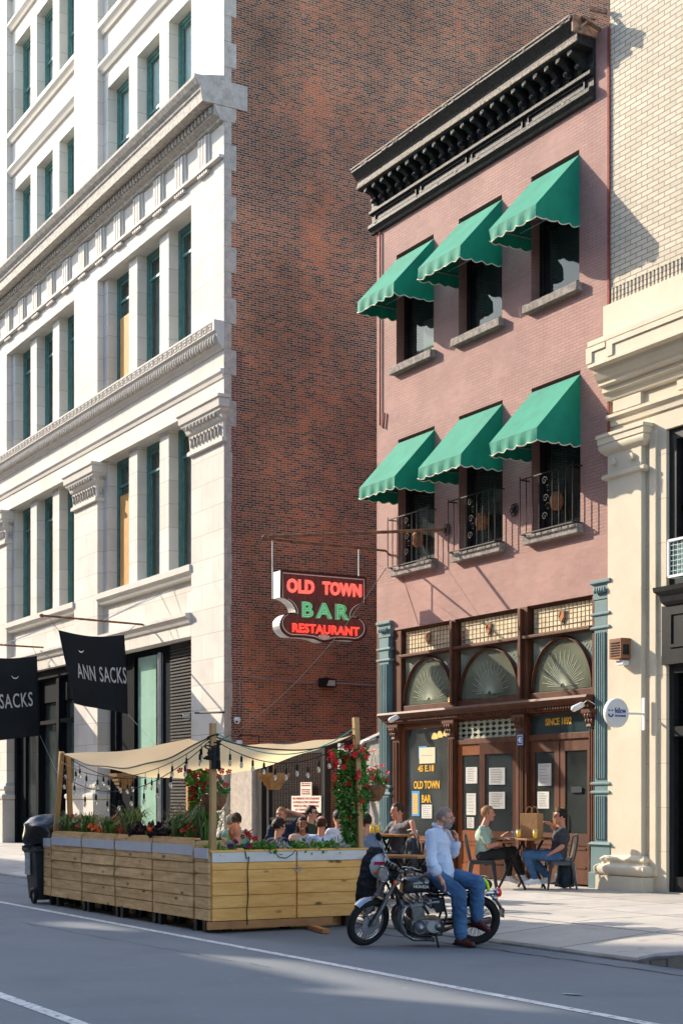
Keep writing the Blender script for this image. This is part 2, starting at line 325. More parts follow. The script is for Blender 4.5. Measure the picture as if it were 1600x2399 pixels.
noise_mix(M['asphalt'], .35, .7, .4, .7, (.235,.25,.265)); noise_mix(M['asphalt'], .16, 1.1, .5, .7, (.09,.09,.093)); noise_mix(M['asphalt'], .5, 9, .66, .72, (.28,.29,.30))
noise_mix(M['stone'], .35, 1.6, .5, .75, (.40,.36,.30)); noise_mix(M['pink'], .4, 2.6, .56, .72, (.26,.14,.12)); noise_mix(M['cream_stone'], .3, 2.2, .52, .75, (.45,.38,.28))
M['walk'] = brick_mat('sidewalk_concrete', ('X','Y'), 1.5, 1.45, [(0,(.40,.37,.33)),(1,(.48,.45,.41))], (.13,.12,.11), .012, big=.12, bigscale=1.2, bump=.25, offset=0)
noise_mix(M['walk'], .6, 3, .6, .7, (.25,.235,.22))
# ---------------- wall with openings
def wall_face(mb, x0, x1, z0, z1, ops, y0, depth, reveal=True):
    xs = sorted({x0, x1, *[o[0] for o in ops], *[o[1] for o in ops]}); zs = sorted({z0, z1, *[o[2] for o in ops], *[o[3] for o in ops]})
    for i in range(len(xs)-1):
        for j in range(len(zs)-1):
            a, b, c, d = xs[i], xs[i+1], zs[j], zs[j+1]
            if a < x0-1e-6 or b > x1+1e-6 or c < z0-1e-6 or d > z1+1e-6: continue
            if any(o[0]-1e-6 <= a and b <= o[1]+1e-6 and o[2]-1e-6 <= c and d <= o[3]+1e-6 for o in ops): continue
            mb.quad((a,y0,c),(b,y0,c),(b,y0,d),(a,y0,d))
    if reveal:
        for a, b, c, d in ops:
            y1 = y0+depth
            mb.quad((a,y0,c),(a,y0,d),(a,y1,d),(a,y1,c)); mb.quad((b,y0,c),(b,y1,c),(b,y1,d),(b,y0,d))
            mb.quad((a,y0,d),(b,y0,d),(b,y1,d),(a,y1,d)); mb.quad((a,y0,c),(a,y1,c),(b,y1,c),(b,y0,c))
def window(parent, x0, x1, z0, z1, y, mframe, pane, behind=None, fw=.11, mid=None, bd=.12, sash=True, label=None):
    f = MB(); f.box(x0, x0+fw, y, y+.1, z0, z1); f.box(x1-fw, x1, y, y+.1, z0, z1); f.box(x0+fw, x1-fw, y, y+.1, z1-fw, z1); f.box(x0+fw, x1-fw, y, y+.1, z0, z0+fw)
    if sash:
        q = fw*.55; a, b, c, d = x0+fw, x1-fw, z0+fw, z1-fw
        f.box(a, a+q, y+.04, y+.09, c, d); f.box(b-q, b, y+.04, y+.09, c, d); f.box(a+q, b-q, y+.04, y+.09, d-q, d); f.box(a+q, b-q, y+.04, y+.09, c, c+q)
    if mid is not None: f.box(x0+fw, x1-fw, y+.02, y+.08, mid-.035, mid+.035)
    o = f.build('window', mframe, parent)
    if label: o['label'] = label
    MB().box(x0+fw, x1-fw, y+.06, y+.068, z0+fw, z1-fw).build('pane', pane, o)
    if behind is not None:
        MB().quad((x0+fw,y+bd,z0+fw),(x1-fw,y+bd,z0+fw),(x1-fw,y+bd,z1-fw),(x0+fw,y+bd,z1-fw)).build('blind_or_dim_room', behind, o, fix=False)  # shade and curtain materials make blinds; room materials put interior dimness into the colour
    return o
# ================= GROUND
c1 = lambda x, y: (x/2.6133, y/2.6133)
c2 = lambda x, y: (x/2.6133, 600+y/2.6133)
c3 = lambda x, y: (x/2.6133, 1150+y/2.6133)
s5 = lambda x, y: (440+x/3.2667, 1650+y/3.2667)
s3 = lambda x, y: (1060+x/3.5636, 1800+y/3.5636)
f6 = lambda x, y: (860+x/2.6133, 1350+y/2.6133)
r6 = lambda x, y: (1380+x/1.6818, 1000+y/1.6785)
c5 = lambda x, y: (800+x/1.96, 800+y/1.96)
ground = MB().quad((-400,-400,-.17),(400,-400,-.17),(400,400,-.17),(-400,400,-.17)).build('ground', M['asphalt'], fix=False); tag(ground, kind='structure')
road = MB().quad((-150,-21,-.15),(80,-21,-.15),(80,-5.85,-.15),(-150,-5.85,-.15)).build('road', M['asphalt'], fix=False); tag(road, kind='structure')
WZ = lambda y: .045*(y+5.85)/5.85
sw = MB(); nseg = 12
CURB = -5.85
def drop(x):   # the kerb is lowered to the roadway in front of the alley and the bar
    t = min(1, max(0, (x+15)/1.5))*min(1, max(0, (8.0-x)/.7)); return t*t*(3-2*t)
xs_ = [-150,-60,-30,-17]+[-15+i*.25 for i in range(13)]+[-6,0,4,7]+[7.2+i*.1 for i in range(10)]+[12,30,80]; ys_ = [CURB+.16,-5.2,-4.7,-4.3,-4.0,.6]
zf_ = lambda x, y: -.125*drop(x)*min(1, max(0, (-4.0-y)/1.7))+.05*max(0, (y+5.69)/6.29)
sw.add([(x, y, zf_(x, y)) for y in ys_ for x in xs_], [(j*len(xs_)+i, j*len(xs_)+i+1, (j+1)*len(xs_)+i+1, (j+1)*len(xs_)+i) for j in range(len(ys_)-1) for i in range(len(xs_)-1)])
sw = sw.build('sidewalk', M['walk'], fix=False); tag(sw, kind='structure')
cm = mat('curb_stone', (.24,.23,.21), .85, var=.25, scale=4, bump=.3)
kb = MB()
x = -60
while x < 40:
    L = random.uniform(1.6, 2.4) if not 7.0 < x < 8.2 else .25; z0, z1 = [.002-.127*drop(q_) for q_ in (x, x+L)]; yf = CURB+random.uniform(-.008,.008)
    kb.add([(x,yf,-.3),(x+L-.012,yf,-.3),(x+L-.012,CURB+.16,-.3),(x,CURB+.16,-.3),(x,yf,z0),(x+L-.012,yf,z1),(x+L-.012,CURB+.16,z1),(x,CURB+.16,z0)], [(0,3,2,1),(4,5,6,7),(0,1,5,4),(1,2,6,5),(2,3,7,6),(3,0,4,7)]); x += L
tag(kb.build('curb', cm, bevel=.015), kind='structure')
tag(MB().box(-150,80,-27,-21.0,-.3,0).build('far_sidewalk', M['walk']), kind='structure')
lm = mat('road_line_paint', (.62,.62,.60), .7, col2=(.75,.75,.73), var=.12, scale=5)
noise_mix(lm, .85, 14, .56, .66, (.09,.09,.09))
ln = MB(); ln.quad((-90,-8.6,-.146),(30,-8.6,-.146),(30,-8.49,-.146),(-90,-8.49,-.146)); tag(ln.build('lane_line', lm, fix=False), kind='structure')
ln = MB(); ln.quad((-90,-12.17,-.146),(30,-12.17,-.146),(30,-12.05,-.146),(-90,-12.05,-.146)); tag(ln.build('lane_line', lm, fix=False), kind='structure')
# cast curb ramp edge at far right of kerb
rp = MB(); rp.tube([(7.45,CURB+.02,-.12),(7.7,CURB+.02,-.06),(8.1,CURB+.02,-.01),(8.6,CURB+.02,.0),(14,CURB+.02,.0)], .035, 8)
tag(rp.build('curb_ramp', mat('kerb_nosing_steel', (.30,.31,.33), .45, var=.3, scale=5, bump=.2), fix=False), kind='structure')
crk = MB()
def crack(pts, wd=.012, z=-.147):
    for a, b in zip(pts, pts[1:]):
        a, b = V(*a, z), V(*b, z); d = (b-a).normalized(); n = V(-d.y, d.x, 0)*wd*random.uniform(.4, 1)
        crk.quad(a-n, b-n, b+n, a+n)
def wander(x0, y0, x1, y1, n, j):
    return [(x0+(x1-x0)*i/n+random.uniform(-j, j), y0+(y1-y0)*i/n+random.uniform(-j, j)) for i in range(n+1)]
crack(wander(3, -6.35, 12, -6.15, 60, .03), .02); crack(wander(-30, -6.9, 2, -6.6, 70, .04), .02); crack(wander(-8, -10, 6, -9.2, 60, .04), .007)
tag(crk.build('road_crack', mat('tar_crack', (.02,.02,.02), .8), fix=False), kind='structure')
# ================= LEFT STONE BUILDING
lb = thing('stone_building', 'tall white stone office building with green framed windows and a dark brick party wall', 'building', (-14.25, 0, 0))
XR = -14.25; TOP = 34.; NB = 4; DW = 6.54; PER = 8.47
bx = [(-16.15-PER*k-DW, -16.15-PER*k) for k in range(NB)]
XL = bx[-1][0]-1.9
u1t = P(*c1(85,1170), .19).z; u2b = P(*c1(437,380), .06).z; u2t = P(*c1(70,300), .19).z
FH = u2t-u1t
OPS = [(-6.2,-4.6), (-4.0,-2.45), (-1.85,-.3)]
wall = MB()
# flush zones and piers at y=0
piers = [(bx[k][0]-1.93, bx[k][0]) for k in range(NB)]; piers = [(-16.15, XR)]+piers
for a, b in piers: wall.box(a, b, 0, .29 if b == XR else 1.2, 0, TOP)
for a, b in bx:
    wall.box(a, b, 0, 1.2, 16.523, 19.0); wall.box(a, b, 0, 1.2, 11.243, 13.047); wall.box(a, b, 0, 1.2, 5.623, 6.247)
    ops = [(b+o[0], b+o[1]) for o in OPS]
    wall_face(wall, a, b, 13.05, 16.52, [(p, q, 13.05, 16.52) for p, q in ops], .19, .28, True)
    wall_face(wall, a, b, 6.25, 11.24, [(p, q, 7.42, 11.24) for p, q in ops], .19, .28, True)
    uo = []
    z = u1t-2.95
    while z < TOP-3: uo += [(p, q, z, z+2.95 if z < u1t-1 else z+2.95) for p, q in ops]; z += FH
    wall_face(wall, a, b, 19.0, TOP, uo, .19, .28, True)
    wall.quad((a,.19,19),(b,.19,19),(b,0,19),(a,0,19))
wall.build('wall', M['stone'], lb, fix=False)
# side wall
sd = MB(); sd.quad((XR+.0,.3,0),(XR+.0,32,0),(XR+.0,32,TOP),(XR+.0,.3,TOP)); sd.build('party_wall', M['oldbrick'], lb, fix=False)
MB().box(XR-.3, XR+.006, .18, .5, 0, 12.4).build('brick_edge', M['newbrick'], lb)
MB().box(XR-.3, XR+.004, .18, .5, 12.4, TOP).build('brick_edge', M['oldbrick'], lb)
MB().box(XL, XR-.31, .9, 32, TOP-.3, TOP-.05).build('roof', M['dark_room'], lb)
MB().box(XL, XR-.31, 31.9, 32, 0, TOP-.3).build('rear_wall', M['stone_side'], lb)
MB().box(XL-.02, XL+.1, 1.2, 31.9, 0, TOP-.3).build('end_wall', M['stone_side'], lb)
q = MB(); i = 0; z = .0
while z < TOP:
    dep = .335 if i % 2 else .20
    if z < 10: dep = .2+random.uniform(-.02,.03)
    q.box(XR-.4, XR+.012, .004, dep, z, z+.61); z += .62; i += 1
q.build('quoin', M['stone_side'], lb, bevel=.012)
# cornice
cp = [(0,19.0),(-.78,18.84),(-.78,18.77),(-.70,18.66),(-.62,18.60),(-.62,18.54),(-.58,18.50),(-.58,18.25),(-.27,18.24),(-.26,18.02),(-.12,17.96),(-.10,17.90),(0,17.88)]
MB().prism(cp, 'x', XL, XR).build('cornice', M['stone_carved'], lb)
MB().prism([(.0,18.25),(-.58,18.25),(-.64,18.6),(-.79,18.78),(-.79,18.86),(.62,18.86),(.62,18.25)], 'x', XR, XR+.03).build('cornice_return', M['stone_side'], lb)
MB().prism([(.3,17.9),(-.1,17.9),(-.28,18.24),(.3,18.24)], 'x', XR, XR+.02).build('cornice_return', M['stone_side'], lb)
d = MB(); x = XR-.1
while x > XL: d.box(x-.1, x, -.33, -.255, 18.06, 18.2); x -= .2
d.build('dentil_course', M['stone_carved'], lb)
x = -15.0
while x > XL:
    t = MB()
    for j in range(3): t.box(x-.16-j*.17-.06, x-.16-j*.17+.06, -.09, 0, 17.12, 17.86)
    t.box(x-.6, x, -.045, -.001, 17.08, 17.88)
    for j in range(5): t.box(x-.05-j*.12-.04, x-.05-j*.12+.04, -.10, -.002, 16.92, 17.0)
    t.build('triglyph', M['stone_plain'], lb); x -= 1.41
MB().box(XL, XR-.01, -.13, 0, 17.02, 17.09).build('taenia', M['stone_plain'], lb)
# belt courses
MB().prism([(0,13.06),(-.27,13.06),(-.27,12.80),(-.22,12.78),(-.14,12.5),(-.08,12.45),(-.06,12.40),(0,12.38)], 'x', XL, XR+.02).build('belt_course', M['stone_plain'], lb)
gk = MB(); x = XR-.12
while x > -44:
    zb, zt = 12.84, 13.02; k = .022
    for a, b, c, e in ((0,.26,zt-k,zt),(.0,k,zb,zt-k),(0,.17,zb,zb+k),(.17-k,.17,zb+k,zt-.07),(.07,.17,zt-.07-k,zt-.07),(.26-k,.26,zb,zt-k),(.26,.30,zb,zb+k)): gk.box(x-b, x-a, -.282, -.27, c, e)
    x -= .30
gk.build('key_pattern', M['stone_carved'], lb)
eg = MB(); x = XR-.1
while x > -44: eg.ell((x,-.17,12.62), (.055,.085,.14), 6, 5); x -= .15
eg.build('egg_moulding', M['stone_carved'], lb, smooth=True)
MB().prism([(0,11.92),(-.10,11.90),(-.10,11.84),(-.05,11.78),(-.03,11.70),(0,11.68)], 'x', XL, XR+.015).build('string_course', M['stone_plain'], lb)
MB().prism([(0,6.22),(-.16,6.2),(-.16,6.12),(-.09,6.05),(-.05,5.96),(0,5.94)], 'x', XL, -16.15).build('shop_cornice', M['stone_plain'], lb)
def stack(x0, x1, ylim, levels, mb=None, sides=True):
    mb = mb or MB(); vs = []
    for z, o in levels: vs += [(x0-o*sides, -o, z), (x1+o*sides, -o, z), (x1+o*sides, ylim, z), (x0-o*sides, ylim, z)]
    fs = [(i*4+j, i*4+(j+1)%4, i*4+4+(j+1)%4, i*4+4+j) for i in range(len(levels)-1) for j in range(4)]
    n = len(levels)*4; fs += [(3,2,1,0), (n-4,n-3,n-2,n-1)]
    return mb.add(vs, fs)
for k, (a, b) in enumerate(piers):
    lev = [(10.14,.0),(10.15,.09),(10.24,.09),(10.28,.03),(10.62,.05),(10.68,.10),(10.78,.13),(10.86,.20),(10.92,.21),(10.94,.25),(11.12,.27),(11.15,.31),(11.22,.31),(11.235,.0)]
    cap = stack(a+.02, b-.02 if k else b, .3 if k else .02, lev).build('capital', M['stone_plain'], lb)
    cv = MB(); n = 9
    for j in range(n):
        xx = a+.14+(b-a-.28)*j/(n-1); cv.ell((xx,-.06,10.44), (.045,.035,.13), 6, 5); cv.ell((xx,-.09,10.55), (.06,.03,.04), 6, 4)
        cv.ell((xx,-.17,10.80), (.05,.05,.075), 6, 5)
    for j in range(2):
        if k: cv.ell((b+.05,.08+j*.1,10.44), (.035,.04,.13), 6, 5); cv.ell((b+.16,.05+j*.1,10.8), (.05,.05,.075), 6, 5)
    cv.build('acanthus_carving', M['stone_carved'], cap, smooth=True)
    if k: stack(a+.02, b-.02, .3, [(0.0,.2),(1.48,.2),(1.49,.14),(1.5,.2),(1.56,.235),(1.64,.23),(1.69,.16),(1.71,.10),(1.80,.08),(1.84,.12),(1.90,.13),(1.95,.11),(1.97,.05),(2.05,.03),(2.06,0)]).build('pier_base', M['stone_plain'], lb, smooth='auto')
for a, b in bx:
    MB().prism([(.19,7.43),(-.06,7.43),(-.06,7.27),(.0,7.22),(.05,7.12),(.19,7.1)], 'x', a, b).build('sill', M['stone_plain'], lb)
    z = u1t
    while z < TOP-3:
        MB().prism([(.19,z+.80),(.02,z+.78),(.0,z+.68),(.08,z+.58),(.12,z+.50),(.19,z+.48)], 'x', a+.001, b).build('string_course', M['stone_plain'], lb)
        MB().prism([(.19,z+FH-2.94),(.0,z+FH-2.96),(.0,z+FH-3.10),(.07,z+FH-3.16),(.12,z+FH-3.28),(.19,z+FH-3.3)], 'x', a+.001, b).build('sill', M['stone_plain'], lb)
        z += FH
    for j, o in enumerate(OPS):
        p, q_ = b+o[0], b+o[1]
        ply = abs(b+16.15) < .1 and j == 0
        window(lb, p, q_, 13.05, 16.52, .47, M['green_paint'], M['glass'], M['grey_room'], fw=.15, bd=.2, mid=15.8)
        window(lb, p, q_, 7.43, 11.24, .47, M['green_paint'], M['glass'], M['grey_room'], fw=.15, bd=.2, mid=10.5)
        if ply:
            MB().box(p+.3, q_-.06, .445, .46, 13.1, 15.3).build('plywood_board', M['plywood'], lb); MB().box(p+.3, q_-.06, .445, .46, 7.5, 10.2).build('plywood_board', M['plywood'], lb)
        z = u1t-2.95
        while z < TOP-3:
            up = z > u1t
            window(lb, p, q_, z, z+2.95, .47, M['green_paint'], M['glass'], M['shade'], fw=.12, bd=.14, mid=z+1.35 if (up or random.random()<.4) else None); z += FH
# shop front of the stone building
dk = mat('navy_black_shopfront', (.006,.008,.011), .85, spec=.06, var=.2, scale=4)
mint = mat('pale_green_screen', (.50,.66,.55), .7, var=.05)
gr = MB()
for a, b in bx:
    if abs(b+16.15) < .1: continue
    ops = [(b-5.6,b-4.2,.9,4.6), (b-3.9,b-2.3,.6,4.6), (b-1.9,b-.7,.9,4.6)]
    m_ = MB(); wall_face(m_, a, b, 0, 5.62, ops, .35, .12, True)
    for p in (a+.3, b-4.05, b-2.1, b-.4): m_.box(p-.12, p+.12, .22, .349, 0, 5.3)
    for p, q_ in ((a+.1,b-.1),): m_.box(p, q_, .18, .349, 5.35, 5.6); m_.box(p, q_, .26, .349, 3.9, 4.02)
    fr = m_.build('shopfront', dk, lb, fix=False)
    for o in ops: MB().box(o[0], o[1], .44, .45, o[2], o[3]).build('pane', M['glass_dark'], fr)
    for o in ops: MB().quad((o[0],.9,o[2]),(o[1],.9,o[2]),(o[1],.9,o[3]),(o[0],.9,o[3])).build('backdrop', M['grey_room'], fr, fix=False)
a, b = bx[0]
m_ = MB(); m_.box(a, -20.79, .4, .5, 0, 5.62); m_.box(a+.35, a+.7, .3, .399, 0, 5.5); m_.box(-18.86, -18.3, .4, .5, 0, 5.62); m_.box(-20.79, -18.86, .4, .5, 5.45, 5.62)
m_.box(-20.9, -20.79, .36, .42, 0, 5.5); m_.box(-16.35, b, .4, .5, 0, 5.62)
fr = m_.build('shopfront', dk, lb)
MB().box(-20.79, -18.86, .425, .433, .1, 5.45).build('pane', M['glass'], fr); MB().box(-20.78, -19.5, .47, .49, .1, 5.45).build('screen', mint, fr); MB().box(-19.95, -18.86, 1.1, 1.12, .1, 5.45).build('backdrop', M['grey_room'], fr)
MB().tube([(-18.92,.34,0),(-18.92,.34,5.45)], .06, 12).build('column', M['steel'], fr, smooth='auto')
sh = MB(); z = .3
while z < 5.6: sh.prism([(.40,z),(.36,z+.02),(.36,z+.05),(.40,z+.07)], 'x', -18.3, -16.35); z += .085
sh.box(-18.3,-16.35,.40,.42,0,5.62); sh.build('roller_shutter', mat('ribbed_shutter', (.045,.042,.040), .6, metal=.0, var=.2), lb)
# ================= BAR BUILDING
bar = thing('brick_bar_building', 'narrow pink painted brick bar building with black cornice and wooden pub front', 'building', (-3.6, 0, 0))
BX0, BX1 = -7.15, .02
UW = [(-6.41,-5.08), (-4.243,-2.89), (-2.04,-.731)]
LW = [(-6.35,-5.05), (-4.235,-2.87), (-2.03,-.705)]
w_ = MB(); ops = [(a, b, 10.0, 12.22) for a, b in UW]+[(a, b, 6.02, 8.57) for a, b in LW]
wall_face(w_, BX0, BX1, 4.83, 13.95, ops, 0, .22)
w_.quad((BX0,0,4.83),(BX1,0,4.83),(BX1,.35,4.83),(BX0,.35,4.83))
w_.build('front_wall', M['pink'], bar, fix=False)
w_ = MB(); w_.quad((BX0,0,0),(BX0,18,0),(BX0,18,13.6),(BX0,0,13.95)); w_.quad((BX1,0,0),(BX1,18,0),(BX1,18,13.6),(BX1,0,13.95)); w_.quad((BX0,18,0),(BX1,18,0),(BX1,18,13.6),(BX0,18,13.6))
w_.build('side_wall', M['newbrick'], bar, fix=False)
MB().quad((BX0,.0,13.9),(BX1,.0,13.9),(BX1,18,13.5),(BX0,18,13.5)).build('roof', M['black_paint'], bar, fix=False)
MB().box(BX1-.03, BX1+.02, -.012, .0, 4.83, 13.9).build('red_edge_strip', M['pinkside'], bar)
MB().tube([(-6.98,-.03,13.0),(-6.98,-.03,9.0),(-6.85,-.03,8.9),(-6.8,-.03,9.2)], .018, 6).build('conduit', M['pinkside'], bar, smooth=True)
# cornice
cl, cr = -7.28, -.31
prof = [(0,14.2),(-.52,14.10),(-.53,14.04),(-.47,13.98),(-.40,13.90),(-.38,13.86),(-.38,13.74),(-.36,13.71),(-.05,13.70),(-.05,13.36),(-.12,13.34),(-.12,13.28),(-.04,13.26),(-.04,13.10),(-.13,13.06),(-.15,12.98),(-.08,12.93),(-.06,12.88),(0,12.87)]
co = MB().prism(prof, 'x', cl, cr).build('cornice', M['cornice'], bar, bevel=.008)
br = MB(); nb = 22
for j in range(nb):
    x = cl+.25+(cr-cl-.5)*j/(nb-1); t = MB()
    t.prism([(-.055,13.42),(-.10,13.40),(-.14,13.46),(-.16,13.54),(-.22,13.60),(-.32,13.62),(-.345,13.66),(-.345,13.699),(-.055,13.699)], 'x', x-.055, x+.055)
    t.ell((x,-.17,13.47), (.062,.045,.05), 8, 6); t.ell((x,-.33,13.63), (.062,.03,.033), 8, 6)
    t.build('cornice_bracket', M['cornice'], co, smooth='auto')
for j in range(4):
    a = cl+.15+j*(cr-cl-.2)/4; b = a+(cr-cl-.2)/4-.15; f = MB()
    for s in ((a,b,13.235,13.255),(a,b,13.11,13.13),(a,a+.03,13.13,13.235),(b-.03,b,13.13,13.235)): f.box(s[0], s[1], -.07, -.04, s[2], s[3])
    f.build('frieze_panel', M['cornice'], co)
lip = MB(); lip.box(cl-.01, cr+.01, -.545, -.50, 14.09, 14.125); lip.box(cl-.005, cr+.005, -.40, -.378, 13.735, 13.80)
lip.build('cornice_lip', M['cornice_lip'], co, bevel=.01)
te = MB()
for j in range(60):
    x = random.uniform(cl, cr); yz = random.choice(((-.53,14.07),(-.39,13.77),(-.14,13.02))); te.ell((x, yz[0], yz[1]+random.uniform(-.02,.02)), (random.uniform(.02,.07), .012, random.uniform(.012,.03)), 5, 4, jit=.5)
te.build('peeling_paint', M['cornice_lip'], co)
e_ = MB(); e_.box(cr, cr+.04, -.50, .0, 13.86, 14.12); e_.bar((cr+.05,-.35,14.1),(cr+.2,-.05,13.9), .12, .02); e_.bar((cr+.08,-.4,13.9),(cr+.16,-.1,14.2), .05, .03); e_.bar((cr+.1,-.2,14.25),(cr+.3,.0,14.15), .06, .05)
e_.build('broken_end', M['rustbox'], co)
# windows
wl = ['window with a bright white shade inside', None, None]
curt = mat('curtain_reflection_haze', (.20,.24,.25), .9, var=.6, scale=1.1, detail=1)  # curtain behind the top panes, bluish reflected haze mixed into its colour
for j, (a, b) in enumerate(UW):
    window(bar, a, b, 10.0, 12.22, .18, M['black_paint'], M['glass_dark'], curt, fw=.12, bd=.3, mid=11.35)
    MB().box(a-.09, b+.08, -.13, .05, 9.86, 10.005).build('sill', M['sillgrey'], bar, bevel=.01)
MB().box(-5.85,-5.2,.27,.275,10.15,10.8).build('white_blind', M['white'], bar)
def scroll(mb, c, r, s, y, turns=1.2, n=16):
    mb.tube([(c[0]+s*r*(1-i/n*.8)*math.cos(turns*2*math.pi*i/n), y, c[1]+r*(1-i/n*.8)*math.sin(turns*2*math.pi*i/n)) for i in range(n+1)], .008, 5)
wicker = mat('wicker', (.35,.16,.08), .8, var=.4, scale=30)
for j, (a, b) in enumerate(LW):
    window(bar, a, b, 6.02, 8.57, .18, M['black_paint'], M['glass_dark'], M['dark_room'], fw=.12, bd=.5, mid=7.95)
    MB().box(a-.09, b+.08, -.13, .05, 5.87, 6.025).build('sill', M['sillgrey'], bar, bevel=.01)
    g = MB(); x0, x1, y = a-.06, b+.05, -.20
    for zz in (6.04, 6.98): g.bar((x0,y,zz),(x1,y,zz), .02, .02); g.bar((x0,y,zz),(x0,0,zz), .02, .02); g.bar((x1,y,zz),(x1,0,zz), .02, .02)
    n = 8
    for i in range(n+1):
        x = x0+(x1-x0)*i/n
        if i != 4: g.tube([(x,y,6.04),(x,y,6.98+(.05 if i in (0,n) else 0))], .010, 5)
    for dx, dz, s in ((-.03,6.85,1),(.06,6.7,-1),(-.03,6.25,1),(.06,6.4,-1),(0,6.55,1)): scroll(g, (x0+(x1-x0)*.5+dx, dz), .075, s, y)
    for s in (-1,1): g.tube([(x0+(x1-x0)*.5+s*.10, y, 6.04+t*.94/10) for t in range(11)], .006, 4)
    g.build('window_grille', M['iron'], bar)
    b_ = MB(); b_.lathe([(.0,-.16),(.07,-.15),(.12,-.05),(.12,.05),(.07,.15),(0,.16)], (x0+(x1-x0)*.42, .12, 6.55), 14)
    tag(b_.build('pendant_lamp', wicker, smooth=True), ['brown wicker lamp behind the grille of the left first floor window','brown wicker lamp behind the grille of the middle first floor window','brown wicker lamp behind the grille of the right first floor window'][j], 'lamp', 'wicker lamps inside the first floor windows')
# plaster streaks
# ---------- storefront
Y0 = .12
SX = [(-6.25,-4.52), (-4.34,-2.46), (-2.13,-.45)]
fr = MB()
fr.box(-6.56,-6.27,.02,.3,0,4.83); fr.box(-.43,-.31,.02,.3,0,4.83); fr.box(-4.50,-4.36,.0,.3,3.2,4.83); fr.box(-2.44,-2.15,.0,.3,3.2,4.83)
fr.box(-6.27,-.43,.05,.3,4.79,4.829); fr.box(-6.27,-.43,.03,.3,4.25,4.33); fr.box(-6.27,-.43,-.04,.03,4.27,4.32); fr.box(-6.27,-.43,.05,.3,3.2,3.32)
for x in (-4.43, -2.31): fr.box(x-.035, x+.035, -.06, 0, 3.25, 4.8)
fr.build('storefront_frame', M['mahog'], bar, bevel=.006)
led = MB().prism([(.3,3.2),(-.2,3.19),(-.22,3.15),(-.19,3.12),(-.12,3.08),(-.08,3.02),(-.08,2.97),(.3,2.97)], 'x', -6.8, -.30).build('shop_cornice', M['mahog'], bar)
d = MB(); x = -6.7
while x < -.35: d.box(x, x+.035, -.115, -.08, 3.0, 3.045); x += .07
d.build('dentil_course', M['mahog'], led)
